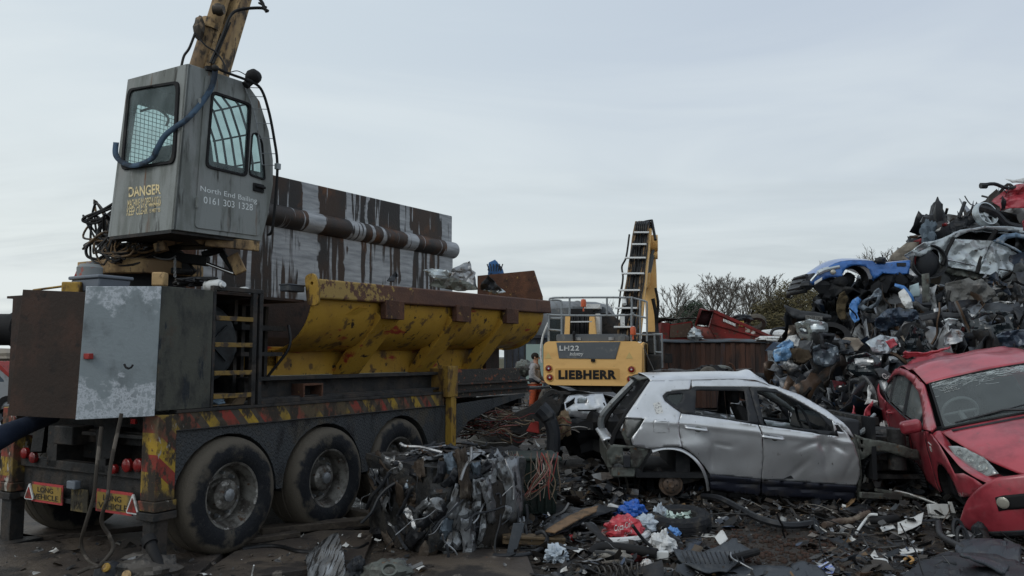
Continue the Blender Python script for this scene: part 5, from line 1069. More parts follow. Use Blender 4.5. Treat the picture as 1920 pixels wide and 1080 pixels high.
skin(MB(),topl+[(-3.2,1.15)]+inn,(),.06,F2).build('roof_pillar',REDC,rc_,sm=50,sol=.03,off=1)
gl=[(-.44,.965),(-.52,1.0),(-.8,1.16),(-1.05,1.27),(-1.35,1.355),(-1.7,1.39),(-2.1,1.38),(-2.5,1.325),(-2.85,1.235),(-3.0,1.16),(-2.9,1.11),(-2.36,1.045),(-1.37,.99)]
skin(MB(),gl,(),.08,lambda x,z:F2(x,z)+V(0,.02,0)).build('side_window',glassmat('side_glass',(.3,.34,.33),.45,.1,.2),rc_,sm=60)
for a,b,w in (((-.72,.97),(-.70,1.12),.03),((-1.42,.985),(-1.52,1.39),.07),((-2.30,1.03),(-2.45,1.35),.05)):
    MB().bar(F2(*a)+V(0,-.0,0),F2(*b)+V(0,.005,0),w,.03,up=(0,1,0)).build('window_pillar',BPL,rc_)
m=MB().tube([F2(x,z)+V(0,-.008,0) for x,z in ((-.45,.957),(-1.37,.985),(-2.36,1.04),(-2.9,1.10))],.009,5); m.build('window_trim',BPL,rc_)
m=MB()
for x0 in (-.455,-1.375,): m.tube([F1(x0-.005,z)+V(0,-.004,0) for z in np.linspace(.95,.28,8)],.006,4)
m.tube([F1(x,z)+V(0,-.004,0) for x,z in ((-2.36,1.04),(-2.51,.85),(-2.43,.66),(-2.29,.5),(-2.28,.28))],.006,4); m.build('door_gap',BLK,rc_)
for x,z in ((-1.22,.88),(-2.18,.93)):
    p=F1(x,z); MB().tube(smooth([p+V(.1,.01,0),p+V(.06,-.035,0),p+V(-.06,-.035,.003),p+V(-.1,.01,.005)],4),.015,7).build('door_handle',REDC,rc_)
mp=F1(-.52,.985); mr_=MB().box((mp.x-.05,mp.y-.24,mp.z-.045),(mp.x+.07,mp.y-.02,mp.z+.10)).build('door_mirror',REDC,rc_,bev=.045,bseg=5,sm=60)
MB().ball(mp+V(-.04,-.13,.03),(.02,.09,.06),12,8).cyl(mp+V(0,.0,-.01),mp+V(0,-.08,.0),.03).build('mirror_base',BPL,mr_)
p=F1(-.28,.80); MB().box((p.x-.035,p.y-.012,p.z-.045),(p.x+.015,p.y+.01,p.z+.01)).bar(p+V(-.06,-.004,.05),p+V(.06,-.004,.035),.012,.01).build('side_repeater',WHT,rc_,bev=.004)
m=MB(); A=arc_(0,.30,.365,185,10,16)
for a,b in zip(A,A[1:]): 
    pa=V(a[0],-yf(*a)+.01,a[1]);pb=V(b[0],-yf(*b)+.01,b[1]); m.add([pa,pb,pb+V(0,.45,0),pa+V(0,.45,0)],[(0,1,2,3)])
m.build('wheel_well',BLK,rc_); MB().cyl((0,-.55,.3),(0,-.45,.3),.16,n=24).cyl((0,-.6,.3),(0,-.5,.3),.07,n=16).build('wheel_hub',CHAS,rc_)
# far flank, underside, interior
mi_=lambda fn: (lambda x,z:(lambda p:V(p.x,-p.y,p.z))(fn(x,z)))
far_=[(.80,.60),(.4,.78),(.1,.88),(-.15,.965),(-.44,.955),(-1.37,.985),(-2.37,1.04),(-3.2,1.18),(-3.5,.98),(-3.55,.3),(-2.3,.26),(-.4,.26),(.4,.4)]
skin(MB(),far_,(),.15,mi_(F1)).build('far_flank',REDC,rc_,sol=.006); skin(MB(),topl+[(-3.2,1.15)]+inn,(),.1,mi_(F2)).build('far_roof_pillar',REDC,rc_,sol=.02)
m=MB().box((-3.4,-.75,.22),(.7,.75,.3)).box((-.45,-.78,.3),(-.15,.78,.92)).box((-3.45,-.7,.3),(-3.4,.7,.95)).box((.0,-.6,.3),(.75,.6,.62)); m.build('floor_pan',INTR,rc_)
m=MB()
for y in (-.62,.12): m.box((-1.6,y,.45),(-1.1,y+.5,.62)); m.hexa([V(-1.75,y,.6),V(-1.6,y,.6),V(-1.6,y+.5,.6),V(-1.75,y+.5,.6),V(-2.0,y+.04,1.12),V(-1.9,y+.04,1.12),V(-1.9,y+.46,1.12),V(-2.0,y+.46,1.12)]); m.box((-2.03,y+.13,1.13),(-1.93,y+.37,1.3))
m.build('seat',INTR,rc_,bev=.03)
MB().hexa([V(-.7,-.7,.8),V(-.2,-.72,.8),V(-.2,.72,.8),V(-.7,.7,.8),V(-.72,-.7,.92),V(-.3,-.7,.96),V(-.3,.7,.96),V(-.72,.7,.92)]).build('dashboard',BPL,rc_,bev=.03)
c=V(-.88,-.36,1.0); ring=[c+V(.08*math.sin(t),.185*math.cos(t),.17*math.sin(t)) for t in np.linspace(0,2*math.pi,25)]
MB().tube(ring,.018,6,cap=False).tube([c+V(0,-.18,0),c+V(0,.18,0)],.02,5).tube([c,c+V(.25,0,-.12)],.03).build('steering_wheel',M('grey_wheel_trim',(.34,.35,.35),rough=.5),rc_)
# headlamp
P0=V(.02,-.78,.905);P1_=V(.66,-.50,.745);P2_=V(.45,-.80,.64); nrm=(P1_-P0).cross(P2_-P0).normalized(); 
if nrm.z<0: nrm=-nrm
hl=[(1780,838),(1797,838),(1816,843),(1845,858),(1871,887),(1850,892),(1827,894),(1812,884),(1800,868),(1788,850)]
hp=lambda x,y,o: planehit(FP,x,y,P0+nrm*o,nrm)
m=MB();cx=sum(p[0] for p in hl)/10;cy=sum(p[1] for p in hl)/10
skin(m,hl,(),5,lambda x,y:hp(x,y,.035-.00001*((x-cx)**2+(y-cy)**2))); hlo=m.build('headlamp_lens',glassmat('lamp_lens',(.85,.87,.86),.35,.15,.1),rc_,sm=60)
m=MB();skin(m,[(cx+(x-cx)*1.04,cy+(y-cy)*1.05) for x,y in hl],(),8,lambda x,y:hp(x,y,.008)); m.build('headlamp_housing',M('lamp_chrome',(.5,.5,.49),[((.2,.2,.2),14,.5,.6)],rough=.25,metal=.6),hlo,sol=.01)
for x,y,r_ in ((1843,876,.055),(1820,862,.04),(1800,850,.03)):
    MB().lathe([(r_,.02),(r_*.9,.0),(r_*.4,-.0),(0,.01)],hp(x,y,.012),nrm,18).build('lamp_bowl',M('lamp_bowl_chrome',(.7,.7,.7),rough=.15,metal=.9),hlo)
# loose bumper
PL=[(.33,-.86),(.50,-.84),(.66,-.76),(.80,-.60),(.90,-.38),(.96,-.1),(.97,.1),(.96,.4),(.85,.65),(.6,.82),(.35,.86)]
PLs=smooth([V(a,b,0) for a,b in PL],5)
def bump_(u,v,o=0.):
    i=u*(len(PLs)-1);k=min(int(i),len(PLs)-2);p=PLs[k].lerp(PLs[k+1],i-k)
    out=.06*math.sin(v*math.pi*.9)+.03*(v<.35)*0; s=max(0,.25-u)*1.0
    zt=.76+.03*math.sin(math.pi*u)-.44*max(0,1-u/.32)**1.3; zb=.24
    q=V(p.x,p.y,0).normalized()*(out+o); d=-.05*gauss(u,v,.12,.45,.07,.3)*1
    return V(p.x+q.x+.06+.1*(1-u)*.8+d,p.y+q.y-.03,zb+(zt-zb)*v-.05-.05*(1-u))
MB().grid(lambda u,v:bump_(u,v),70,16).build('front_bumper',REDC,rc_,sm=40,sol=.008)
MB().grid(lambda u,v:bump_(.29+.13*u,.47+.24*v,.006),8,5).build('fog_lamp_recess',BLK,rc_,sol=.006)
b0=bump_(.315,.60,.02); ax_=(bump_(.315,.60,.05)-b0).normalized()
MB().lathe([(.050,-.01),(.053,.004),(.045,.010),(.025,.014),(0,.015)],b0,ax_,22).build('fog_lamp',M('fog_glass',(.42,.40,.34),rough=.2,metal=.3),rc_)
MB().grid(lambda u,v:bump_(.35+.3*u,.1+.35*v,.004),8,5).build('lower_grille',BLK,rc_)
MB().grid(lambda u,v:bump_(u*.6,.0+.10*v,.004),20,3).build('lower_lip',BPL,rc_,sol=.02)
# ================================================================ heap of crushed cars on the right
CR=[(4.2,0),(4.75,.7),(5.1,1.5),(5.6,2.1),(6.3,2.5),(7.0,2.9),(7.6,3.45),(8.4,3.9),(9.4,4.3),(11,4.8),(14,4.6),(17,3),(20,0)]
def crest(x):
    if x<=CR[0][0] or x>=CR[-1][0]: return 0
    for a,b in zip(CR,CR[1:]):
        if x<=b[0]: t=(x-a[0])/(b[0]-a[0]); return a[1]+(b[1]-a[1])*t
def heap(x,y):
    foot=10.6+max(0,(5.2-x))*.8; top=14.6
    if y<foot: f=0
    elif y<top: f=((y-foot)/(top-foot))**.75
    elif y<17: f=1
    elif y<21: f=1-(y-17)/4
    else: f=0
    return crest(x-(y-14.5)*.25)*f
def hn(x,y): return heap(x,y)+(.35*noise.noise(V(x*1.1,y*1.1,3))+.2*noise.noise(V(x*3,y*3,1)))*min(1,heap(x,y))
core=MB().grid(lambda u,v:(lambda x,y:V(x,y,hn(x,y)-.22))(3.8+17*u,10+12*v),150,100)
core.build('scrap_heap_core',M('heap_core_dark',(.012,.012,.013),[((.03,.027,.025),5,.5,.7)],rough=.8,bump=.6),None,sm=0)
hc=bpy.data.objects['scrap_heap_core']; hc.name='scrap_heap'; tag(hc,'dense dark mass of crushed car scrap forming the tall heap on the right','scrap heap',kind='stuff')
def shard_field(name,mat,n,pos,size,rg,nu=(3,5),thick=0,amp=.18,aspect=(.3,1.),tilt=1.7,mi=None):
    m=MB()
    for i in range(n):
        p=pos(rg); s=size(rg); a=rg.uniform(*aspect); u=rg.randint(*nu);v=max(2,int(u*a+.5)); g=crumple(rg,s,s*a,u,v,s*amp,3); mt=rotm(rg,tilt)
        if mi: m.cur=rg.choices(range(len(mi)),mi)[0]
        # bent strip or folded plate
        k=rg.uniform(-1.6,1.6)/s if rg.random()<.45 else 0
        def fn(uu,vv):
            q=g(uu,vv)
            if k: an=q.x*k; q=V(math.sin(an)/k,q.y,q.z+(1-math.cos(an))/k)
            return p+mt@q
        m.grid(fn,u,v)
    return m.build(name,mat,None,sm=12,sol=thick)
rg=random.Random(11)
def hpos(rg,lo=0.,hi=.25,xr=(4.3,11.5),yr=(10.4,16.5)):
    for _ in range(50):
        x=rg.uniform(*xr);y=rg.uniform(*yr);h=hn(x,y)
        px=960+x/y*1500; py=668-(h+.15-1.7)/y*1500
        if y<14.6 and ((1708<px<1925 and 428<py<528) or (1512<px<1708 and 484<py<552)): continue   # keep the two wrecks on top uncovered
        if heap(x,y)>.12: return V(x,y,h+rg.uniform(lo,hi)-.08)
    return V(x,y,h)
def taggs(o,l): tag(o,l,'scrap','heap of crushed cars',kind='stuff'); return o
taggs(shard_field('crushed_panels',[SHRED,SHINY],950,lambda r:hpos(r),lambda r:r.uniform(.35,.95),rg,(4,7),.006,.2,(.35,.9),mi=[7,1.6]),'large bent panels of crushed cars packed through the heap')
taggs(shard_field('scrap_fragments',[SHRED,SHINY],8000,lambda r:hpos(r,-.05,.3),lambda r:.06+.3*r.random()**1.6,rg,(2,4),0,.25,(.12,.8),mi=[6,1.8]),'small torn metal and plastic fragments filling the heap')
taggs(shard_field('bright_trim',[SHINY,WHT],420,lambda r:hpos(r,.0,.28),lambda r:r.uniform(.2,.8),rg,(5,8),0,.08,(.03,.09),mi=[8,1]),'thin bright metal trim strips catching light through the heap')
m=MB()
for i in range(700):
    p=hpos(rg,0,.3); d=V(rg.gauss(0,1),rg.gauss(0,1),rg.gauss(0,.8)).normalized(); l=rg.uniform(.2,.9); q=[p]
    for k in range(4): q.append(q[-1]+d*l/4); d=(d+V(rg.gauss(0,.45),rg.gauss(0,.45),rg.gauss(0,.45))).normalized()
    m.tube(smooth(q,3),rg.choice([.008,.012,.02,.03]),5)
taggs(m.build('scrap_pipes_and_wires',M('pipe_mix',isl=[(8,(.015,.015,.016)),(5,(.05,.05,.05)),(3,(.09,.06,.04)),(2,(.2,.2,.2)),(.15,(.2,.03,.03))],rough=.5,metal=.3),None),'bent pipes, bars and cables sticking out of the heap')
# ---- individual wrecks in the heap
def boxy(fr,outl,y0,y1,mat,name,par,holes=(),step=6,dn=0.,bulge=.0,hit=None,sol=.01,sm=35,seed=0,crease=0.):
    """side panel from its outline at local depth y0"""
    rr=random.Random(seed); fl_=[(rr.uniform(0,math.pi),rr.uniform(-1,1),rr.uniform(-1,1)) for _ in range(9)]
    xs=[p[0] for p in outl];ys=[p[1] for p in outl];cx=(min(xs)+max(xs))/2;cy=(min(ys)+max(ys))/2;k=max(max(xs)-min(xs),max(ys)-min(ys))/2
    def fn(x,y):
        p=fr.hit(x,y,1,y0); d=dn*noise.noise(V(x*.09,y*.09,seed))
        if crease:
            for a,c,s_ in fl_: d+=crease*s_*abs((((x-cx)*math.cos(a)+(y-cy)*math.sin(a))/k-c*.8)) -crease*s_*.4
            d+=crease*1.3*noise.noise(V(x*.06,y*.06,seed+3))+crease*.25*noise.noise(V(x*.2,y*.2,seed))
        return p+V(0,d+bulge*((y-cy)/k)**2,0)
    m=MB(); skin(m,outl,holes,step,fn); return m.build(name,mat,par,sm=sm,sol=sol)
# blue car, nose hanging out over the left edge of the heap
FB=Fr((6.0,13.4,2.6),R(-8))
bc=thing('blue_car','bright blue crushed car lying on the left shoulder of the heap, nose pointing left','car',FB)
body=[(1516,531),(1524,521),(1540,509),(1562,495),(1580,489.5),(1600,487.5),(1636,489),(1641,494),(1660,493),(1707,488),(1706,500),(1702,513),(1690,515),(1672,514),(1655,512),(1648,518),(1640,523),(1633,515),(1630,505),(1622,500),(1610,497),(1598,498),(1586,503),(1580,513),(1579,520),(1555,520),(1540,526),(1527,535)]
boxy(FB,body,0,0,BLUC,'body_side',bc,step=5,bulge=.25,sm=45,dn=.02,sol=.02)
hb=[(1524,521),(1540,509),(1562,495),(1580,489.5),(1600,487.5),(1636,489),(1641,494),(1660,493),(1707,488)]
A=smooth([FB.hit(x,y,1,.06) for x,y in hb],4)
MB().grid(lambda u,v:(lambda i,k:A[k].lerp(A[min(k+1,len(A)-1)],i-k)+V(0,1.45*v,.10*math.sin(math.pi*v)-.0))(u*(len(A)-1),min(int(u*(len(A)-1)),len(A)-2)) if u<.62 or v<.08 else (lambda i,k:A[k].lerp(A[min(k+1,len(A)-1)],i-k)+V(0,.12*v,-.3*v))(u*(len(A)-1),min(int(u*(len(A)-1)),len(A)-2)),36,14).build('bonnet',BLUC,bc,sm=50)
boxy(FB,[(1527,535),(1540,526),(1555,520),(1579,520),(1583,545),(1640,552),(1700,548),(1703,514),(1655,512),(1640,523),(1630,545),(1600,548),(1560,556),(1535,548)],.15,0,INTR,'underbody',bc,step=8,dn=.1,sol=.3)
a=FB.hit(1518,535,1,0)
MB().grid(lambda u,v:V(a.x-.05-.14*math.sin(math.pi*u)+.0*v,a.y+.05+1.4*u,a.z-.12+.32*v+.0)+V(.16*v*v,0,0),12,5).build('front_bumper',BPL,bc,sol=.05)
m=MB()
for k in range(3): m.tube([a+V(-.12+.05*k,.1,-.02+.1*k),a+V(-.2+.05*k,.7,-.02+.1*k),a+V(-.1+.05*k,1.3,-.0+.1*k)],.03,6)
m.build('grille_bars',BPL,bc)
MB().tube(smooth([FB.hit(x,y,1,-.01) for x,y in ((1520,527),(1532,514),(1545,507),(1560,503),(1574,500))],4),[.02]*5+[.045]*6+[.03]*6,8).build('headlamp_slot',SILC,bc)
MB().ball(FB.hit(1562,510,1,-.02),(.05,.03,.045)).build('fog_lamp',M('fog_glass'),bc)
P=[FB.hit(x,y,1,-.06) for x,y in ((1527,534),(1541,525),(1541.5,519.5),(1527,528.5))]; quadplate(P,.01,'number_plate',WHT,bc)
MB().tube([FB.hit(1515,530,1,0),FB.hit(1512,520,1,0)],.02).ball(FB.hit(1514,536,1,0),(.1,.12,.08),8,6,lambda d:1+.6*noise.noise(d*5)).build('torn_grille',BPL,bc)
m=MB();cw=FB.hit(1603,525,1,.03)
for i in range(16):
    t0=math.pi*(i/16);t1=math.pi*((i+1)/16); m.add([cw+V(.22*math.cos(t),d,.24*math.sin(t)) for t,d in ((t0,0),(t1,0),(t1,.4),(t0,.4))],[(0,1,2,3)])
m.ball(cw+V(-.05,.25,.02),(.12,.1,.14),8,6,lambda d:1+.4*noise.noise(d*4)); m.build('wheel_arch',INTR,bc)
MB().box(tuple(FB.hit(1688,497,1,-.02)-V(.05,0,.02)),tuple(FB.hit(1698,495,1,-.0)+V(0,0,.02))).build('door_handle',BPL,bc)
MB().ball(FB.hit(1650,488,1,.0),(.09,.08,.06),9,7,lambda d:1+.5*noise.noise(d*4)).bar(FB.hit(1642,490,1,0),FB.hit(1660,493,1,0),.05,.03).build('mirror_stub',BPL,bc)
# silver crushed saloon
FC=Fr((8.6,13.6,3.2),R(6)); sv=thing('crushed_silver_car','crumpled pale silver four-door car lying flattened on top of the heap','car',FC)
fd=[(1786,447),(1856,453),(1846,470),(1838,490),(1831,512),(1800,504),(1768,498),(1775,478),(1778,460)]
rdr=[(1857,455),(1864,453),(1890,462),(1918,478),(1905,500),(1893,510),(1872,523),(1832,512),(1840,490),(1848,470)]
wg=[(1728,455),(1750,452),(1768,446),(1800,432),(1785,447),(1777,460),(1773,478),(1765,497),(1760,492),(1760,480),(1757,470),(1748,467),(1738,474),(1722,482),(1708,480),(1712,470)]
boxy(FC,fd,0,0,SILC,'front_door',sv,step=4,crease=.045,seed=2,sm=18); boxy(FC,rdr,0,0,SILC,'rear_door',sv,step=4,crease=.045,seed=5,sm=18); boxy(FC,wg,0.02,0,SILC,'front_wing',sv,step=4,crease=.03,seed=8,sm=18)
boxy(FC,[(1706,476),(1728,455),(1752,452),(1742,462),(1722,474),(1712,484)],-.2,0,SILC,'crumpled_bonnet',sv,step=4,crease=.08,seed=21,sm=15)
rf=[(1768,446),(1800,431),(1850,424),(1885,424),(1930,428),(1930,440),(1900,434),(1870,432),(1850,428),(1812,436),(1790,446)]
boxy(FC,rf,.05,0,SILC,'roof_rail',sv,step=5,crease=.02,seed=4,sm=20,sol=.03)
boxy(FC,[(1862,452),(1880,440),(1905,436),(1930,442),(1930,450),(1905,445),(1888,448),(1880,455),(1900,463),(1925,480),(1930,500),(1905,492),(1918,478),(1890,462)],.0,0,M('pale_blue_seal',(.22,.33,.45),[((.4,.45,.5),6,.5,.6)],rough=.4,metal=.3),'rear_door_frame',sv,step=5,crease=.02,seed=6,sm=20,sol=.03)
boxy(FC,[(1764,498),(1800,505),(1832,513),(1872,524),(1895,512),(1930,505),(1930,540),(1890,545),(1850,530),(1800,518),(1768,508)],.06,0,UNDR,'sill',sv,step=5,crease=.05,seed=9,sm=15,sol=.05)
g1_=crumple(rg,2.6,1.5,14,9,.10,6); a=FC.hit(1800,432,1,.1)
MB().grid(lambda u,v:a+V(2.4*u,1.4*v,.02)+V(0,0,g1_(u,v).z*.7),18,10).build('roof',SILC,sv,sm=18,sol=.01)
for p_,w_ in (([(1788,446),(1776,470),(1767,497)],.03),([(1868,432),(1850,460),(1838,485),(1831,512)],.04),([(1893,511),(1873,524)],.06)): MB().tube([FC.hit(x,y,1,-.03) for x,y in p_],w_,6).build('door_seal',BLK,sv)
MB().tube([FC.hit(x,y,1,-.02) for x,y in ((1772,486),(1800,492),(1830,499),(1855,505),(1880,513))],.012,5).build('side_moulding',CHROME,sv)
MB().tube([FC.hit(x,y,1,-.05) for x,y in ((1836,467),(1848,464))],.025,6).build('door_handle',SILC,sv)
boxy(FC,[(1786,446),(1812,437),(1850,430),(1866,432),(1856,453)],.3,0,INTR,'interior',sv,step=6,crease=.15,seed=12,sm=10); boxy(FC,[(1862,452),(1885,442),(1930,445),(1930,500),(1918,478),(1890,462)],.35,0,INTR,'rear_interior',sv,step=6,crease=.15,seed=13,sm=10)
c=FC.hit(1745,490,1,-.05); MB().lathe([(.18,.28),(.26,.2),(.29,.05),(.29,0),(.27,0),(.26,.1)],c,(.15,1,.0),26).ball(c+V(0,.1,-.02),(.2,.12,.24),12,8,lambda d:1+.2*noise.noise(d*3)).build('wheel_liner',BPL,sv)
# other countable pieces in the heap: creased plates, each with its own look
def piece(name,label,cat,outl,Y,mat,crease=.05,ang=0,seed=1,step=5,sol=.01,holes=(),parts=None,sm=18,dn=0.):
    c=at(sum(p[0] for p in outl)/len(outl),sum(p[1] for p in outl)/len(outl),Y); fr=Fr(c,ang)
    rr=random.Random(seed); fl_=[(rr.uniform(0,math.pi),rr.uniform(-1,1),rr.uniform(-1,1)) for _ in range(7)]
    xs=[p[0] for p in outl];ys=[p[1] for p in outl];cx=(min(xs)+max(xs))/2;cy=(min(ys)+max(ys))/2;k=max(max(xs)-min(xs),max(ys)-min(ys))/2
    def fn(x,y):
        d=dn*noise.noise(V(x*.09,y*.09,seed))
        for a,c_,s_ in fl_: d+=crease*s_*abs(((x-cx)*math.cos(a)+(y-cy)*math.sin(a))/k-c_*.8)-crease*s_*.4
        d+=crease*.9*noise.noise(V(x*.07,y*.07,seed+3))+crease*.2*noise.noise(V(x*.2,y*.2,seed)); return fr.hit(x,y,1,0)+V(0,d,0)
    m=MB(); skin(m,outl,holes,step,fn); o=m.build(name,mat,None,sm=sm,sol=sol); o.matrix_world=fr.m; tag(o,label,cat); return o,fr
def blob(name,label,cat,c,r,mat,amp=.35,f=2.5,seed=0,nu=22,nv=14,sm=30,par=None):
    m=MB(); m.ball((0,0,0),r,nu,nv,lambda d:1+amp*noise.noise(d*f+V(seed,0,0))+amp*.4*noise.noise(d*f*3+V(seed,5,0)))
    o=m.build(name,mat,par,sm=sm); o.location=c
    if label: tag(o,label,cat)
    return o
GREYF=M('grey_felt_panel',(.14,.14,.135),[((.08,.078,.07),5,.48,.66),((.2,.19,.18),9,.62,.7)],rough=.85,bump=.3)
piece('boot_liner','grey torn boot liner panel wedged under the silver crushed car','panel',[(1774,531),(1806,524),(1818,520),(1826,527),(1838,523),(1850,528),(1862,545),(1882,572),(1890,588),(1850,580),(1810,572),(1775,566)],12.9,GREYF,.10,R(-10),3)
piece('blue_wing','curved bright blue wing panel jutting from the left of the heap','car panel',[(1592,573),(1600,562),(1610,556),(1616,562),(1610,575),(1606,588),(1609,600),(1598,606),(1590,590)],12.9,M('bright_blue_panel',(.06,.20,.50),[((.16,.35,.6),5,.55,.62),((.02,.05,.12),7,.6,.68)],rough=.35,coat=.3),.06,0,4,4)
piece('blue_rail','thin curved blue door frame strip crossing the middle of the heap','car panel',[(1680,531),(1694,536),(1706,548),(1716,564),(1710,566),(1700,552),(1690,542),(1679,536)],12.9,M('bright_blue_panel'),.03,0,5,4,.03)
piece('bent_slate_metal','bent slate coloured window frame in the heap below the blue car','car panel',[(1640,545),(1648,540),(1654,545),(1653,558),(1648,572),(1636,580),(1622,582),(1614,574),(1622,562),(1632,556)],12.8,M('slate_panel',(.14,.17,.20),[((.05,.06,.07),5,.5,.62),((.33,.35,.36),9,.62,.7)],rough=.4,metal=.4),.08,0,6,4,.02,[[(1624,570),(1634,560),(1644,556),(1642,568),(1630,576)]])
piece('navy_door_shell','dark navy door shell with a curled rim in the middle of the heap','car door',[(1636,598),(1650,588),(1662,580),(1688,576),(1710,582),(1722,596),(1700,606),(1668,616),(1650,624),(1638,612)],12.5,M('navy_panel',(.03,.045,.07),[((.10,.13,.16),6,.54,.64),((.015,.018,.02),4,.55,.65)],rough=.35,metal=.3,coat=.2),.12,0,7,4)
piece('black_boot_lid','black car boot lid standing in the lower middle of the heap','car panel',[(1696,610),(1728,618),(1740,640),(1736,668),(1700,672),(1688,640)],12.2,M('black_gloss_panel',(.012,.018,.022),[((.05,.055,.06),6,.58,.68)],rough=.25,coat=.5),.10,0,8,5)
piece('silver_wing_mirror_cap','dented bright silver curved cap in the heap above the red car','car panel',[(1772,628),(1784,616),(1798,618),(1808,627),(1802,640),(1786,645),(1770,648)],11.9,STEEL,.05,0,9,3)
piece('headlamp_unit','loose clear headlamp unit in the heap below the grey liner','headlamp',[(1768,602),(1780,596),(1798,600),(1792,609),(1775,610)],12.1,SILC,.05,0,10,3)
piece('beige_shell','beige plastic shell standing on the heap behind the blue car','panel',[(1667,492),(1672,478),(1686,466),(1700,455),(1722,454),(1722,462),(1710,474),(1706,487)],14.2,M('beige_plastic',(.26,.23,.19),[((.15,.13,.11),6,.5,.65)],rough=.7),.05,0,11,4)
m1,_=piece('black_bumper','black plastic bumper with a white number plate at the left of the heap','bumper',[(1470,571),(1478,574),(1500,582),(1530,585),(1556,592),(1557,598),(1535,597),(1500,598),(1485,594),(1476,584)],12.6,M('grey_black_bumper',(.05,.053,.057),[((.09,.09,.09),6,.55,.68)],rough=.5),.02,0,12,4,.06)
fr_=_; a=fr_.hit(1511,598,1,-.08);b=fr_.hit(1542,600,1,-.08);c=fr_.hit(1511,591,1,-.08)
m=MB().hexa([a,b,b+V(0,.015,0),a+V(0,.015,0),c,c+(b-a),c+(b-a)+V(0,.015,0),c+V(0,.015,0)]).build('number_plate',M('grimy_plate',(.2,.2,.19),rough=.6),m1); text('PN58 NC',a+V(.01,-.004,.006),(b-a)*.92,(c-a)*.8,'plate_letters',LETB,m1,ext=.002)
piece('number_plate_bumper','grey green bumper bar with a plate reading GO lying beside the red car','bumper',[(1640,692),(1652,690),(1672,702),(1690,712),(1688,718),(1664,712),(1645,704)],11.5,M('grey_black_bumper'),.03,0,13,4,.05)
p=at(1654,708,11.35); q=at(1674,716,11.35); o=text('GO',p,q-p,V(-.0,0,.07),'plate_letters',WHT,bpy.data.objects['number_plate_bumper'],ext=.0); o.matrix_parent_inverse=bpy.data.objects['number_plate_bumper'].matrix_world.inverted()
LBL=M('pale_blue_plastic',(.20,.38,.62),[((.45,.6,.75),9,.5,.58),((.08,.14,.22),6,.6,.68)],rough=.5)
piece('pale_blue_crate','flattened pale blue plastic crate at the left foot of the heap','crate',[(1451,656),(1463,652),(1480,651),(1484,666),(1478,676),(1452,678)],12.2,LBL,.06,0,14,3,.04)
piece('pale_blue_sheet','crumpled pale blue sheet on top of the blue crate at the heap foot','panel',[(1458,650),(1466,642),(1480,636),(1490,642),(1486,652),(1474,653)],12.3,LBL,.08,0,15,3)
piece('brown_seat_cushion','dirty brown seat cushion at the left foot of the heap','cushion',[(1486,660),(1496,652),(1512,658),(1518,672),(1506,682),(1492,680)],12.0,M('brown_cushion',(.06,.045,.03),rough=.9),.04,0,16,4,.1)
piece('red_panel_scrap','small bent red car panel lying between the silver car and the red car','car panel',[(1571,775),(1588,777),(1600,772),(1602,760),(1607,775),(1600,788),(1584,790)],10.6,REDC,.06,0,17,3,.012)
piece('red_bumper_scrap','torn red bumper end beside the red car door','bumper',[(1614,782),(1622,768),(1632,758),(1640,750),(1636,764),(1632,778),(1620,782)],10.7,REDC,.06,0,18,3,.012)
piece('white_bracket','white plastic bracket standing above the torn red bumper','bracket',[(1620,758),(1626,744),(1629,722),(1634,738),(1630,748),(1644,752),(1634,756)],10.8,WHT,.04,0,19,3,.012)
# top right: hanging red wreck, sheets and dark lumps on the crest
rw_,_=piece('crushed_red_wreck','mangled red car piece high on the heap at the right edge','wreck',[(1878,372),(1884,362),(1894,352),(1906,346),(1940,344),(1960,400),(1950,430),(1922,432),(1912,412),(1906,396),(1894,390),(1880,394)],13.0,REDC,.20,0,20,4,.012,sm=15)
piece('red_wreck_end','dark ragged torn end of the hanging red wreck','wreck',[(1873,380),(1878,368),(1886,374),(1888,390),(1880,394)],12.9,BPL,.08,0,22,3)
piece('white_roof_strip','white curved panel lying above the red wreck at the right edge','car panel',[(1884,336),(1900,338),(1925,332),(1940,330),(1940,345),(1915,342),(1897,343)],13.0,WHT,.04,0,23,4)
o=MB().tube(smooth([V(-.5,0,0),V(-.3,0,.03),V(0,.1,-.02),V(.4,.1,.06)],4),.03).tube([V(-.52,0,0),V(-.42,0,0)],.05).tube([V(-.2,0,0),V(-.1,0,-.12),V(-.02,0,.02)],.01).build('steering_rod',BPL,None); o.location=at(1898,348,12.9); tag(o,'black steering rod poking left from the top of the heap','rod')
blob('black_seat_bundle','bundle of torn black seat foam standing on the heap crest','seat',at(1757,425,14),(.17,.25,.38),BPL,.7,1.6,3)
blob('grey_blue_lump','faded blue grey cushion lump on the left end of the heap crest','cushion',at(1741,440,13.8),(.10,.2,.24),M('faded_blue_grey',(.10,.13,.16),rough=.8),.6,2,6)
piece('black_bonnet_liner','black bonnet liner humped over the heap crest above the silver car','panel',[(1770,432),(1778,420),(1795,410),(1812,404),(1832,406),(1840,412),(1812,424),(1796,432),(1772,446)],13.9,BPL,.12,0,24,4,.02)
piece('dark_crumpled_panel','dark crumpled panel behind the wheel on the heap crest','car panel',[(1812,424),(1834,410),(1852,418),(1846,430),(1815,434)],14.1,SHRED,.15,0,25,4)
piece('white_red_trim','white and red lamp trim on the crest left of the silver car','lamp',[(1752,434),(1766,424),(1778,417),(1776,426),(1764,434)],13.8,WHT,.04,0,26,3); piece('red_lamp_trim','small red lamp lens on the heap crest','lamp',[(1766,420),(1780,416),(1778,423),(1768,425)],13.7,REDL,.03,0,27,3)
wo=thing('crest_wheel','silver spoked wheel rim standing on the crest of the heap','wheel',loc=at(1846,403,13.8),rot=(R(75),0,R(15)))
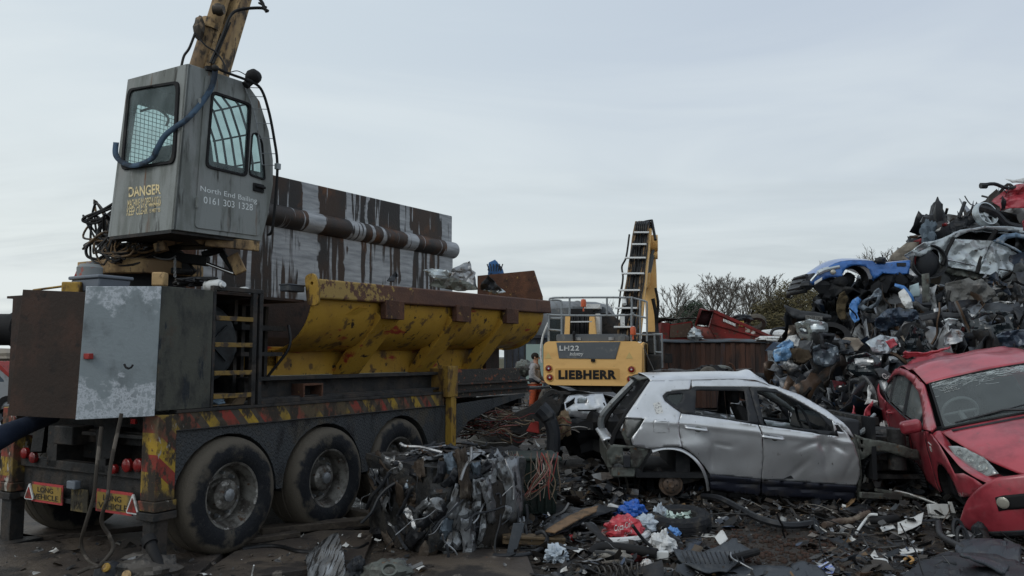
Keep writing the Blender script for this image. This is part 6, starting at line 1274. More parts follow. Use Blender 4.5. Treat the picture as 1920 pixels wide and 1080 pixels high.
MB().lathe([(.21,-.05),(.23,0),(.21,.08),(.19,.08),(.19,0)],(0,0,0),(0,0,1),28,closed=True).build('rim',SILC,wo)
m=MB()
for k in range(6): a=k*math.pi/3; m.bar((0,0,0),(.2*math.cos(a),.2*math.sin(a),0),.035,.03)
m.cyl((0,0,-.03),(0,0,.04),.05); m.build('spokes',SILC,wo)
o=MB().tube(smooth([V(-.3,0,.2),V(0,0,.1),V(.2,0,-.1),V(.6,0,-.2),V(.9,0,-.3)],4),.07,8).build('black_duct',BPL,None);o.location=at(1865,410,13.8);tag(o,'black rubber duct trailing right along the heap crest','duct')
o=MB().tube([V(0,0,0),V(.12,0,.28)],.03).build('broken_strut',BPL,None);o.location=at(1798,408,13.9);tag(o,'short black strut pointing up from the crest','strut')
piece('white_front_corner','white crumpled front corner under the heap near the container','car panel',[(1470,640),(1480,630),(1492,628),(1500,636),(1494,650),(1480,648)],13.2,WHT,.06,0,28,3)
# battered appliance-like shells at the left flank
for i,(x,y,w_,h_,lb) in enumerate(((1508,622,26,34,'dented grey metal case standing on its end at the left of the heap'),(1545,640,30,30,'dark gutted casing beside the grey case in the heap'),(1592,650,34,26,'black ribbed moulding lying in the lower left of the heap'))):
    piece(['metal_case','gutted_casing','ribbed_moulding'][i],lb,'casing',[(x-w_/2,y-h_/2),(x+w_/2,y-h_/2+3),(x+w_/2-3,y+h_/2),(x-w_/2+2,y+h_/2-2)],12.2-.2*i,[UNDR,BPL,GPL][i],.08,R(10*i-10),30+i,4,.05,[[(x-w_*.3,y-h_*.2),(x+w_*.25,y-h_*.2),(x+w_*.2,y+h_*.2),(x-w_*.25,y+h_*.2)]])

# more recognisable wreckage through the heap face
EXTRA=[('vertical_channel','dark grey upright steel channel under the left end of the silver crushed car','channel',[(1728,514),(1742,512),(1744,566),(1730,568)],12.95,UNDR,.02),
('pale_turquoise_box','pale turquoise plastic box beside the upright channel','box',[(1706,536),(1722,530),(1724,556),(1710,558)],13.0,M('pale_turquoise',(.36,.46,.48),rough=.5),.03),
('brown_foam_sheet','torn olive brown foam sheet hanging left of the bright blue wing','foam',[(1572,552),(1580,546),(1590,560),(1586,580),(1592,598),(1576,600),(1568,582)],12.9,M('brown_foam',(.09,.07,.04),[((.05,.04,.025),8,.5,.62)],rough=.95,bump=.5),.06),
('beige_crumpled_sheet','beige grey crumpled sheet low in the middle of the heap','sheet',[(1572,640),(1588,632),(1606,634),(1616,646),(1604,658),(1580,660)],12.0,M('beige_plastic'),.07),
('silver_bonnet','creased silver bonnet half buried right of the beige crumpled sheet','car bonnet',[(1622,642),(1650,628),(1684,632),(1692,650),(1660,664),(1630,660)],12.0,SILC,.08),
('black_car_door','black car door with an empty window frame in the heap above the red car roof','car door',[(1820,600),(1838,584),(1872,580),(1900,590),(1902,622),(1860,634),(1824,630)],12.0,M('black_gloss_panel'),.05),
('dark_blue_bonnet','long dark blue bonnet lying under the right end of the grey liner','car bonnet',[(1850,640),(1880,622),(1925,616),(1940,640),(1900,652),(1862,654)],11.8,M('navy_panel'),.06),
('white_door_skin','dirty white bent door skin left of the upright channel','car door',[(1690,548),(1700,540),(1706,560),(1712,578),(1700,584),(1690,568)],12.7,WHT,.06),
('grey_bumper','long grey bumper lying across the middle of the heap','bumper',[(1724,592),(1760,584),(1800,588),(1806,596),(1764,596),(1728,602)],12.2,M('grey_black_bumper'),.03),
('silver_wing','crushed silver wing below the black bumper with the plate','car panel',[(1500,606),(1520,598),(1552,606),(1560,622),(1530,624),(1506,620)],12.3,SILC,.08),
('slate_blue_door','crushed slate blue door at the lower left of the heap','car door',[(1524,650),(1548,642),(1572,650),(1576,676),(1548,690),(1526,680)],11.9,M('slate_panel'),.09),
('dark_tailgate','dark tailgate with an empty window beside the slate blue door','tailgate',[(1590,668),(1622,660),(1650,672),(1646,700),(1612,708),(1592,694)],11.6,M('black_gloss_panel'),.06),
('red_door_fragment','dull red door fragment showing between dark panels in the heap centre','car door',[(1660,640),(1676,634),(1684,646),(1670,654)],11.9,REDC,.05),
('bare_metal_floor','bare metal floor pan hanging under the silver crushed car','car floor',[(1880,548),(1925,540),(1940,580),(1905,592),(1886,574)],12.8,UNDR,.12)]
for i,(n_,lb,ct_,pl,Y_,mt,cr_) in enumerate(EXTRA):
    hl_=[]
    if 'empty window' in lb:
        cx=sum(p[0] for p in pl)/len(pl);cy=sum(p[1] for p in pl)/len(pl); hl_=[[(cx+(x-cx)*.55,cy-(max(p[1] for p in pl)-cy)*.25+(y-cy)*.38) for x,y in pl]]
    piece(n_,lb,ct_,pl,Y_,mt,cr_,R(-14+7*(i%5)),100+i,4,.012,hl_)
for i,(x,y,Y_,lb) in enumerate(((1560,632,12.8,'black tyre edge showing left of the beige sheet in the heap'),(1716,640,12.4,'black tyre lying above the red car left door'),(1840,655,12.0,'black tyre just above the red car roof'))):
    w_=thing('buried_tyre',lb,'tyre',loc=at(x,y,Y_),rot=(R(40+31*i),R(20*i),R(50*i)),group='tyres buried in the heap')
    MB().lathe([(.17,0),(.27,-.02),(.30,.03),(.30,.13),(.27,.18),(.17,.16)],(0,0,-.08),(0,0,1),32).build('tyre',RUB,w_); MB().lathe([(.175,.02),(.15,.05),(.05,.06),(0,.05)],(0,0,-.08),(0,0,1),24).build('rim',UNDR if i%2 else STEEL,w_)
# ================================================================ foreground scrap
def gpt(x,y,h=0.): # pixel -> point lying h above the soil
    z=h
    for _ in range(3):
        p=gnd(x,y,z); z=gh(p.x,p.y)+h
    return gnd(x,y,z)
rg=random.Random(21)
def gpiece(name,label,cat,outl,h,mat,crease=.03,seed=1,step=5,sol=.006,holes=(),sm=18,tilt=(0,0),group=None,bend=0.):
    """thin piece lying on the ground, outline in photo pixels"""
    cx=sum(p[0] for p in outl)/len(outl);cy=sum(p[1] for p in outl)/len(outl); c=gpt(cx,cy,h); fr=Fr(c)
    rr=random.Random(seed); fl_=[(rr.uniform(0,math.pi),rr.uniform(-1,1),rr.uniform(-1,1)) for _ in range(5)]
    P=[gnd(x,y,c.z)-c for x,y in outl]; k=max(p.length for p in P)
    def fn(x,y):
        p=gnd(x,y,c.z)-c; d=tilt[0]*p.x+tilt[1]*p.y+bend*(p.length/k)**2
        for a,c_,s_ in fl_: d+=crease*s_*abs((p.x*math.cos(a)+p.y*math.sin(a))/k-c_*.8)
        d+=crease*.45*noise.noise(V(p.x*9,p.y*9,seed))+crease*.12*noise.noise(V(p.x*25,p.y*25,seed)); return V(p.x,p.y,max(d,-h-.01)+.01)
    m=MB(); skin(m,outl,holes,step,fn); o=m.build(name,mat,None,sm=sm,sol=sol); o.location=c; tag(o,label,cat,group); return o
def gtube(name,label,cat,pts,r,mat,n=8,group=None,extra=None):
    P=[gpt(x,y,h) for x,y,h in pts]; c=P[0].copy(); o=MB().tube(smooth([p-c for p in P],6),r,n).build(name,mat,None); o.location=c; tag(o,label,cat,group); return o
def gblob(name,label,cat,x,y,r,mat,amp=.35,f=2.5,seed=0,sm=25,nu=26,nv=16,h=None):
    c=gpt(x,y,r[2]*.8 if h is None else h); return blob(name,label,cat,c,r,mat,amp,f,seed,nu,nv,sm)
# steel road plates and timbers under the trailer
PLATE=M('muddy_steel_plate',(.062,.05,.042),[((.10,.08,.062),(.9,.9,.9),.45,.62),((.035,.03,.027),(2,2,2),.48,.62),((.15,.13,.11),(9,3,3),.62,.7),((.2,.07,.03),(14,14,14),.70,.75)],rough=.6,bump=.6,bs=22)
def slab(name,label,cat,px,z0,z1,mat,bev=.006):
    P=[gnd(x,y,0) for x,y in px]; c=P[0].copy(); c.z=0
    m=MB();m.plate([(p.x-c.x,p.y-c.y) for p in P],(),lambda u,v,w:V(u,v,w),z0,z1); o=m.build(name,mat,None,bev=bev); o.location=c; return tag(o,label,cat)
slab('road_plate','brown mud-smeared steel plate on the ground at the bottom left corner','steel plate',[(-260,1120),(330,1120),(420,1040),(300,1000),(-60,1035)],-.02,.035,PLATE)
slab('road_plate','mud-smeared steel plate reaching back under the trailer tail','steel plate',[(-200,1030),(150,1005),(330,985),(250,925),(-150,950)],-.02,.03,PLATE)
slab('road_plate','long muddy steel plate in front of the trailer wheels','steel plate',[(345,1105),(680,1060),(705,1000),(600,1000),(440,1040)],-.02,.03,PLATE)
slab('road_plate','muddy plate under the crushed bale','steel plate',[(700,1110),(1010,1100),(985,1035),(850,1030),(720,1040)],-.02,.018,PLATE)
def timber(label,p0,p1,w,h,z=.03,mat=WOODP):
    a=gnd(*p0,0);b=gnd(*p1,0); a.z=b.z=z+h/2; m=MB().bar(V(0,0,0),b-a,w,h); o=m.build('timber_beam',mat,None,bev=.008); o.location=a; return tag(o,label,'timber','timbers beside the trailer wheels')
timber('long brown timber lying in front of the middle wheel',(488,1008),(705,988),.16,.07)
timber('short pale brown timber chock between the second and third wheels',(642,972),(712,985),.12,.09)
timber('splintered grey timber in front of the rear wheel',(430,1030),(560,1012),.10,.05)
# ---- crushed bale
bl=thing('crushed_bale','cube of crushed car metal standing on the mud beside the trailer wheels','bale',loc=(-.62,7.62,.02),rot=R(38))
m=MB()
def bf(p): 
    n_=noise.noise(p*3)*.10+noise.noise(p*8)*.04; return p*(1+n_)
N_=16
for ax in range(3):
    for sg in (-1,1):
        def fn(u,v,ax=ax,sg=sg):
            q=[0,0,0];q[ax]=sg*.5;q[(ax+1)%3]=u-.5;q[(ax+2)%3]=v-.5; p=bf(V(*q)); return V(p.x*1.02,p.y*1.08,p.z*.72+.38)
        m.grid(fn,N_,N_)
BALEM=M('bale_metal',(.03,.031,.033),[((.055,.052,.047),7,.45,.62),((.012,.012,.012),4,.5,.62),((.16,.16,.165),9,.64,.72),((.07,.045,.03),6,.6,.7)],rough=.45,metal=.35,bump=.8,bs=20)
m.build('bale_core',BALEM,bl,sm=20)
BW=[(M('bale_black_sheet',(.018,.019,.022),[((.05,.05,.052),8,.5,.66)],rough=.38,metal=.3,bump=.3),5),(M('bale_silver_sheet',(.24,.25,.26),[((.09,.085,.08),6,.48,.66),((.03,.03,.03),9,.58,.68)],rough=.32,metal=.65,bump=.3),7),(M('bale_brown_sheet',(.055,.042,.032),[((.1,.085,.07),8,.52,.68)],rough=.6,metal=.2,bump=.4),3),(M('bale_bluegrey_sheet',(.12,.15,.18),[((.03,.032,.036),7,.5,.64)],rough=.35,metal=.5,bump=.3),2),(M('bale_felt',(.035,.03,.026),rough=.95,bump=.5),2)]
def bale_sheet(i,face,u,v,w,h,mat,amp=.22,tw=None):
    g=crumple(rg,w,h,8,6,w*amp*.6,4); ang=rg.uniform(0,6.28) if tw is None else tw
    ux,uy,nn={'l':(V(0,-1,0),V(0,0,1),V(-1,0,0)),'f':(V(1,0,0),V(0,0,1),V(0,-1,0)),'t':(V(1,0,0),V(0,1,0),V(0,0,1)),'r':(V(0,1,0),V(0,0,1),V(1,0,0))}[face]
    c={'l':V(-.53,0,.38),'f':V(0,-.56,.38),'t':V(0,0,.76),'r':V(.53,0,.38)}[face]+ux*u+uy*v
    return MB().grid(lambda a,b:(lambda q:c+ux*(q.x*math.cos(ang)-q.y*math.sin(ang))+uy*(q.x*math.sin(ang)+q.y*math.cos(ang))+nn*(q.z+.02-.05*(abs(a-.5)+abs(b-.5))))(g(a,b)),8,6).build('crushed_sheet',mat,bl,sm=18,sol=.004)
cnt=0
for f_,n_,(hu,hv) in (('l',34,(.47,.35)),('f',42,(.47,.35)),('t',22,(.44,.44)),('r',9,(.4,.3))):
    for i in range(n_):
        mt=rg.choices([b[0] for b in BW],[b[1] for b in BW])[0]; bale_sheet(cnt,f_,rg.uniform(-hu,hu),rg.uniform(-hv,hv),rg.uniform(.14,.44),rg.uniform(.06,.16),mt,amp=.2,tw=rg.gauss(1.45,.4) if f_ in 'fr' else rg.gauss(0,.6)); cnt+=1
bale_sheet(90,'l',.05,.05,.40,.28,BW[3][0],.15,.4);bale_sheet(91,'l',.2,-.02,.36,.3,BW[2][0],.1,.2);bale_sheet(92,'f',-.15,-.05,.26,.34,BW[1][0],.15,.1);bale_sheet(93,'f',-.3,-.22,.3,.25,BW[1][0],.3,.8);bale_sheet(94,'f',.35,.1,.2,.55,BW[1][0],.2,.1);bale_sheet(95,'f',.12,-.1,.32,.6,BW[4][0],.15,.1)
m=MB();m2=MB()
for i in range(46):
    f_=rg.choice('lft'); a,b_=rg.uniform(-.5,.5),rg.uniform(-.36,.36)
    p={'l':V(-.6,a,.38+b_),'f':V(a,-.62,.38+b_),'t':V(a,b_,.82)}[f_]; d=V(rg.gauss(0,1),rg.gauss(0,1),rg.gauss(0,1))
    ax={'l':0,'f':1,'t':2}[f_]; d[ax]*=.15; d.normalize(); q=[p];l=rg.uniform(.1,.45)
    for k in range(4): q.append(q[-1]+d*l/4+V(rg.gauss(0,.02),rg.gauss(0,.02),rg.gauss(0,.02)))
    (m if i%4 else m2).tube(smooth(q,3),rg.choice([.004,.006,.009,.014]),6)
tag(m.build('bent_tubes',BPL,bl),kind='stuff');tag(m2.build('bent_rods',STEEL,bl),kind='stuff')
m=MB();p0=V(-.68,.25,.1); m.tube(smooth([V(-.62,.38,.28),V(-.66,.2,.42),V(-.66,.05,.52),V(-.62,-.05,.66)],6),.018,8).build('drive_shaft',BPL,bl)
# small spill round the bale
# ---- green ribbed bin with cables
gb=thing('green_bin','dark green ribbed plastic bin behind the bale, cables hanging over its front','bin',loc=gnd(996,966,0),rot=R(6)); gb.scale=(1.0,1.0,.82)
GRN=M('dark_green_plastic',(.018,.028,.024),[((.04,.04,.035),5,.5,.68)],rough=.5)
m=MB().hexa([V(-.27,0,0),V(.27,0,0),V(.27,.55,0),V(-.27,.55,0),V(-.30,-.03,.72),V(.30,-.03,.72),V(.30,.6,.72),V(-.30,.6,.72)]); m.build('bin_body',GRN,gb,bev=.02)
m=MB().box((-.33,-.06,.70),(.33,.63,.75)); m.build('bin_rim',GRN,gb,bev=.015)
for i in range(7): x=-.24+.08*i; MB().hexa([V(x-.012,-.025,.05),V(x+.012,-.025,.05),V(x+.012,0,.05),V(x-.012,0,.05),V(x-.012,-.05,.38),V(x+.012,-.05,.38),V(x+.012,-.02,.38),V(x-.012,-.02,.38)]).build('bin_rib',GRN,gb,bev=.004)
MB().box((-.28,-.055,.42),(.28,-.02,.46)).build('bin_band',GRN,gb,bev=.006)
CAB=M('cable_mix',isl=[(3,(.22,.03,.028)),(6,(.02,.02,.022)),(6,(.17,.13,.09)),(3,(.30,.28,.25)),(4,(.10,.07,.045)),(2,(.28,.11,.10))],rough=.5)
m=MB()
for i in range(210):
    px=rg.gauss(950,38);c=gpt(px,rg.gauss(905,8),0); c=V(c.x,c.y+rg.uniform(-.1,.9),0); top=.62+.28*math.exp(-((px-950)/55)**2)*rg.uniform(.3,1); q=[]
    x,y,z=c.x,c.y,top
    a=rg.uniform(0,6.28)
    for k in range(7): q.append(V(x,y,z)); a+=rg.gauss(0,.9); x+=.13*math.cos(a);y+=.09*math.sin(a);z+=rg.gauss(0,.04); z=min(max(z,.58),1.0)
    m.tube(smooth(q,3),rg.choice([.004,.006,.008,.011]),4,cap=False)
for i in range(54): # hanging over the bin front
    s=rg.random()<.6; x0=rg.gauss(1020,9) if s else rg.gauss(962,7); q=[at(x0+rg.uniform(-14,10),856+rg.uniform(-10,4),8.62),at(x0+rg.uniform(-4,4),880,8.42)]
    if i%2: q+=[at(x0-14+rg.uniform(-14,10),905+rg.uniform(-12,12),8.38),at(985+rg.uniform(-8,8),932+rg.uniform(-6,6),8.38),at(965+rg.uniform(-8,8),915,8.38),at(952+rg.uniform(-3,3),880,8.42)]
    else: q+=[at(x0+4+rg.uniform(-9,9),905,8.38),at(x0+9+rg.uniform(-12,12),930+rg.uniform(-25,25),8.38)]
    m.tube(smooth(q,4),rg.choice([.004,.005,.007]),4,cap=False)
o=m.build('cable_tangle',CAB,None); tag(o,'tangle of red, black and white stripped cables spilling over the green bin','cables',kind='stuff')
blob('cable_support','low black sack under the tangle of cables','sack',gpt(940,915,.3)+V(0,.45,0),(.55,.5,.36),BLK,.3,2,4)
# concrete lump, bucket link, beams
blob('concrete_block','pale rounded concrete lump under the trailer front','concrete',gnd(925,868,0)+V(0.05,1.4,.45),(.50,.5,.48),CONC,.18,1.3,2)
o=MB().plate(rpoly([(-.35,-.25),(-.05,-.3),(.30,.0),(.38,.25),(.2,.33),(-.05,.1),(-.32,-.02)],.08),[[(.27+.05*math.cos(t),.22+.05*math.sin(t)) for t in np.linspace(0,5.6,8)]],EL,0,.12).build('bucket_link',CHAS,None,bev=.01); o.location=at(1005,775,10.6); tag(o,'heavy dark steel link plate with a round eye behind the cable tangle','steel link')
o=MB().hexa([V(-.09,0,-.06),V(.08,0,-.09),V(.08,.05,-.09),V(-.09,.05,-.06),V(-.02,0,.07),V(.07,0,.06),V(.07,.05,.06),V(-.02,.05,.07)]).build('red_wedge',REDP,None,bev=.01); o.location=at(1000,800,10.3); tag(o,'dark red triangular plate stuck in the cable tangle','panel')
P=[at(x,y,10.2) for x,y in ((1012,765),(1022,775),(1032,790),(1038,815),(1037,845))]; o=MB().tube(smooth([p-P[0] for p in P],5),[.11]*9+[.09]*12,10).build('black_fender_curve',BPL,None);o.location=P[0];tag(o,'curved black mudguard standing right of the steel link','mudguard')
a=gnd(1035,880,0);b=gnd(1078,838,0); o=MB().bar(V(0,0,.35),V(b.x-a.x,b.y-a.y,.42),.10,.22).build('grey_beam',CHAS,None,bev=.01);o.location=a;tag(o,'grey weathered beam end right of the cable tangle','beam')
blob('cardboard_scrap','crumpled tan cardboard below the small silver car','cardboard',at(1056,795,11.5),(.10,.1,.17),M('cardboard',(.22,.16,.10),[((.12,.09,.06),8,.5,.65)],rough=.9),.6,2,3)
# small white/silver hatch nose under the digger
FN=Fr((1.3,12.6,0),R(-4)); nc=thing('silver_car_wreck','severed silver car front end with a number plate, lying below the yellow digger','car wreck',FN)
nb=[(1058,752),(1066,743),(1078,741),(1108,740),(1131,739),(1138,760),(1150,778),(1140,800),(1120,806),(1098,790),(1075,782),(1060,782)]
boxy(FN,nb,0,0,SILV,'bumper_skin',nc,[rpoly([(1061,758),(1078,746),(1076,757),(1062,766)],1),rpoly([(1084,750),(1090,747),(1099,748),(1098,756),(1082,757)],2)],5,dn=.03,bulge=.25,sm=45)
boxy(FN,[(1058,766),(1078,745),(1076,760),(1060,768)],.06,0,BLK,'grille',nc,step=6); boxy(FN,[(1080,758),(1085,746),(1100,746),(1100,758)],.06,0,REDP if 0 else SILC,'lamp_unit',nc,step=6)
P=[FN.hit(x,y,1,-.03) for x,y in ((1060,778),(1070,775),(1070,766),(1060,769))]; o=quadplate(P,.01,'number_plate',WHT,nc); text('TX G',P[0]+V(.005,-.006,.01),(P[1]-P[0])*.9,(P[3]-P[0])*.7,'plate_letters',LETB,o,ext=.003)
boxy(FN,[(1062,786),(1085,784),(1110,792),(1120,806),(1095,812),(1070,806)],-.02,0,BPL,'lower_grille',nc,step=6,dn=.05)
boxy(FN,[(1083,768),(1120,768),(1118,771),(1084,771)],-.03,0,BLK,'rub_strip',nc,step=6)
m=MB();g=crumple(rg,1.2,.9,8,6,.12,5);c=FN.hit(1100,745,1,.6);m.grid(lambda u,v:c+g(u,v)+V(0,0,-.1*v),8,6);m.build('crumpled_bonnet',SHRED,nc,sm=15)
c=FN.hit(1110,800,1,.5); MB().ball(c,(.7,.6,.45),20,12,lambda d:1+.5*noise.noise(d*3)).build('crushed_engine_bay',BLK,nc,sm=20)
# ---- rubbish near the centre
BAGR=M('red_carrier_film',(.50,.045,.06),[((.28,.03,.04),7,.48,.62),((.6,.3,.3),12,.66,.72)],rough=.35,bump=.3); BAGB=M('blue_carrier_film',(.02,.11,.46),[((.015,.06,.24),6,.5,.62)],rough=.35,bump=.3); BAGW=M('white_carrier_film',(.62,.63,.63),[((.3,.29,.27),8,.52,.66)],rough=.4,bump=.3); BAGC=M('clear_blue_film',(.42,.48,.54),[((.08,.2,.5),9,.6,.68),((.2,.2,.2),6,.58,.7)],rough=.3,bump=.4)
CLOTH=M('grey_cloth',(.22,.205,.18),[((.1,.09,.08),7,.48,.64)],rough=.9,bump=.5)
def bag(name,label,x,y,r,mat,seed,amp=.5,f=2.2): return gblob(name,label,'bag',x,y,r,mat,amp,f,seed,15,34,22)
bag('blue_bag','crumpled bright blue plastic bag beside the white roll',1186,958,(.13,.11,.10),BAGB,1)
bag('blue_bag','small bright blue bag remnant spreading left of the larger blue one',1172,962,(.10,.10,.05),BAGB,9)
o=bag('red_bag','crumpled red drinks carrier bag with white script lettering',1170,992,(.17,.13,.12),BAGR,4,.35)
c=o.location
def bagp(u,v): # lettering follows the bag front
    return V(u,0,v)
for t,x0,z0,w_,h_ in (('Coca-Cola',-.10,.0,.17,.055),('Coke',-.01,-.05,.07,.03)):
    q=text(t,V(x0,-.165,z0),V(w_,.0,.05),V(-.01,.03,h_),'script_lettering',WHT,o,ext=.0,shear=.35)
    for vtx in q.data.vertices:   # wrap onto the bag's surface
        d=Vector(vtx.co); lo=V(d.x,-.2,d.z)
        hit,loc,nr,_i=o.ray_cast(lo,V(0,1,0)); 
        if hit: vtx.co=loc-V(0,.003,0)
bag('red_scrap_film','torn dirty red film under the red carrier bag',1150,1000,(.12,.09,.05),M('dirty_red_film',(.2,.05,.045),[((.3,.28,.26),8,.55,.65)],rough=.5),12)
bag('striped_bag','blue and white thin plastic bag left of the tyre',1215,985,(.12,.10,.09),BAGC,5)
bag('striped_bag','tall blue and white bag peak leaning on the tyre',1238,975,(.07,.07,.13),BAGC,6,.6)
bag('blue_cup_bag','small light blue bag against the tyre tread',1262,1000,(.06,.06,.055),M('light_blue_film',(.12,.28,.6),[((.4,.5,.65),8,.55,.65)],rough=.4),7)
bag('white_bag','knotted white plastic bag in front of the tyre',1242,1022,(.10,.09,.11),BAGW,8,.5)
bag('clear_bag','crumpled clear and blue plastic bag beside the curved black hose',1043,1040,(.09,.09,.07),BAGC,10,.7,2.6)
gtube('white_roll','white rolled cloth lying behind the blue bag','cloth',[(1145,950,.05),(1165,955,.07),(1195,945,.10)],[.04]*13,WHT if 0 else BAGW)
gtube('white_roll','long white wrapping film under the red carrier bag','film',[(1135,1015,.04),(1165,1014,.05),(1200,1010,.06),(1215,1000,.06)],.032,BAGW)
gtube('black_bar','thin black plastic bar leaning over the red carrier bag','bar',[(1227,1030,.03),(1205,1010,.22),(1186,985,.36)],.014,BPL,6)
o=gtube('black_pipe','thick black foam covered pipe across the rubbish','pipe',[(1108,1040,.03),(1120,1028,.07),(1150,1026,.09),(1195,1032,.09),(1232,1038,.09)],.042,BLK,12)
c=gpt(1242,1040,.08); q=MB().box((-.06,-.03,-.035),(.05,.03,.03),Matrix.Rotation(R(-8),4,'Z')).build('white_box',WHT,None,bev=.006);q.location=c;tag(q,'small white plastic box at the right end of the black pipe','box')
gblob('grey_pillow','dirty grey cloth pillow under the black pipe','cloth',1145,1046,(.17,.11,.055),CLOTH,.4,2,3)
gblob('red_cloth','dark red cloth scrap right of the grey pillow','cloth',1194,1045,(.07,.05,.04),M('dark_red_cloth',(.14,.03,.03),rough=.9),.5,2,4)
gblob('foil_ball','ball of crumpled white wrapper below the black pipe','wrapper',1213,1060,(.048,.048,.048),M('foil',(.5,.48,.46),[((.12,.08,.07),12,.55,.62)],rough=.35,metal=.3),.3,3,5)
o=MB().lathe([(0,0),(.055,0),(.06,.03),(.062,.05),(.052,.052),(.05,.02),(0,.018)],(0,0,0),(0,0,1),24).build('round_lid',STEEL,None,sm=30);o.location=gpt(1248,1080,.01);tag(o,'small fluted bare metal ring lying by the bottom edge','metal ring')
# wheel with tyre lying flat
ty=thing('spare_wheel','tyre on a steel wheel lying flat with glass scraps in its rim','tyre',loc=gpt(1278,1000,.0)+V(0,.06,.0),rot=(R(6),R(-3),0))
MB().lathe([(.17,.02),(.19,.0),(.25,.0),(.29,.025),(.305,.05),(.305,.08),(.298,.085),(.305,.09),(.305,.125),(.298,.13),(.305,.135),(.29,.175),(.25,.2),(.2,.195),(.175,.18)],(0,0,0),(0,0,1),48).build('tyre',TYRE,ty,sm=30)
MB().lathe([(.176,.18),(.165,.17),(.16,.12),(.13,.105),(.10,.12),(.06,.13),(.03,.12),(0,.12)],(0,0,0),(0,0,1),32).build('rim',CHAS,ty,sm=30)
o=shard_field('glass_scraps',M('pale_green_glass',(.45,.55,.5),rough=.2),34,lambda r:V(r.gauss(0,.07),r.gauss(.0,.06),.135+r.random()*.03),lambda r:r.uniform(.03,.08),rg,(2,3),0,.3,(.4,.9),.5); o.location=ty.location; tag(o,'pale green broken glass lying in the rim of the flat tyre','glass',kind='stuff')
# can, plank, seat frame, curved hose
cn=thing('drink_can','red and silver drink can lying on its side left of the black pipe','can',loc=gpt(1076,1008,.04),rot=(R(90),0,R(-60)))
MB().lathe([(.026,0),(.032,.01),(.033,.02),(.033,.095),(.03,.108)],(0,0,-.05),(0,0,1),20).build('can_body',M('can_red',(.45,.04,.04),[((.6,.6,.6),20,.56,.6)],rough=.3,metal=.4),cn); MB().lathe([(.03,.0),(.027,.004),(.024,-.002),(0,-.002)],(0,0,.058),(0,0,1),20).build('can_end',STEEL,cn)
gpiece('hardboard_strip','brown hardboard strip with black edges lying left of the rubbish','board',[(1022,996),(1035,988),(1065,970),(1100,955),(1122,950),(1118,960),(1085,975),(1058,990),(1040,1000)],.16,M('hardboard',(.20,.125,.07),[((.1,.07,.045),8,.5,.65)],rough=.8),.02,1,6,.012)
gpiece('black_mat','black rubber mat under the brown hardboard strip','mat',[(1018,992),(1045,972),(1085,955),(1125,945),(1160,952),(1130,962),(1100,972),(1060,996),(1030,1006)],.11,BPL,.04,2,6,.012)
gtube('curved_hose','black steering hose curved in a wide arc right of the bale','hose',[(925,1042,.03),(950,1042,.05),(985,1040,.06),(1015,1028,.08),(1026,1010,.12),(1018,998,.16),(1005,1000,.14)],.019,BPL,10)
o=MB().box((-.28,-.05,0),(.28,.1,.07)).box((-.28,-.07,.05),(.28,-.05,.075)).build('wooden_drawer',M('ply',(.12,.085,.05),[((.06,.045,.03),8,.5,.6)],rough=.7),None,bev=.006);o.location=gpt(1000,1020,.05);o.rotation_euler=(0,R(3),R(5));tag(o,'broken brown wooden drawer behind the curved hose','drawer')
o=MB().hexa([V(-.04,0,0),V(.04,0,0),V(.04,.02,0),V(-.04,.02,0),V(.02,.06,.25),V(.12,.06,.25),V(.12,.08,.25),V(.02,.08,.25)]).build('grey_strap_plate',GPL,None,bev=.004);o.location=gpt(958,1040,.03);tag(o,'slanting grey plastic plate against the bale foot','plate')
# ribbed moulding, tubes, bumpers
RB=gpiece('ribbed_moulding','charcoal ribbed plastic wheel arch moulding lying in the mud at bottom centre','moulding',[(1262,1030),(1275,1032),(1310,1034),(1345,1028),(1372,1018),(1382,1018),(1384,1026),(1412,1038),(1400,1046),(1372,1058),(1362,1074),(1330,1070),(1300,1060),(1272,1048)],.09,GPL,.05,3,6,.008,bend=.06)
m=MB()
for i in range(13):
    x=1278+i*9; P=[gpt(x+k*3,1036+k*7-abs(i-6)*.4,.125) for k in range(4)]; m.tube([p-RB.location for p in P],.006,4)
m.build('moulding_ribs',BPL,RB)
gtube('black_tube','short black foam tube lying on the right end of the ribbed moulding','tube',[(1368,1048,.10),(1390,1042,.12),(1420,1034,.12)],.03,BLK,10)
gtube('bent_strip','thin bent aluminium strip over the ribbed moulding','strip',[(1370,1036,.15),(1372,1046,.13),(1390,1056,.12),(1412,1068,.10)],.006,STEEL,5)
gpiece('black_bumper_cover','black bumper cover curving along the bottom edge','bumper',[(1335,1085),(1355,1070),(1390,1064),(1440,1064),(1480,1068),(1512,1078),(1520,1100),(1340,1100)],.06,GPL,.02,5,6,.01,bend=-.03)
gpiece('flat_grey_plastic','flat grey plastic panel right of the black bumper cover','panel',[(1480,1066),(1508,1062),(1545,1074),(1560,1095),(1500,1095)],.05,GPL,.03,6,6,.008)
for i,(x,y) in enumerate(((1140,1078),(1172,1070))):
    c=gpt(x,y,.05); sp=[V(.28*t-.1,.045*math.cos(t*38),.045*math.sin(t*38)+.02) for t in np.linspace(0,1,90)]
    o=MB().tube(sp,.007,6).build('coil_spring',M('spring_dark',(.06,.055,.05),rough=.5,metal=.4),None);o.location=c;o.rotation_euler=(0,0,R(12-30*i));tag(o,['rusty coil spring at the bottom edge','rusty coil spring lying behind the other spring'][i],'spring','loose coil springs')
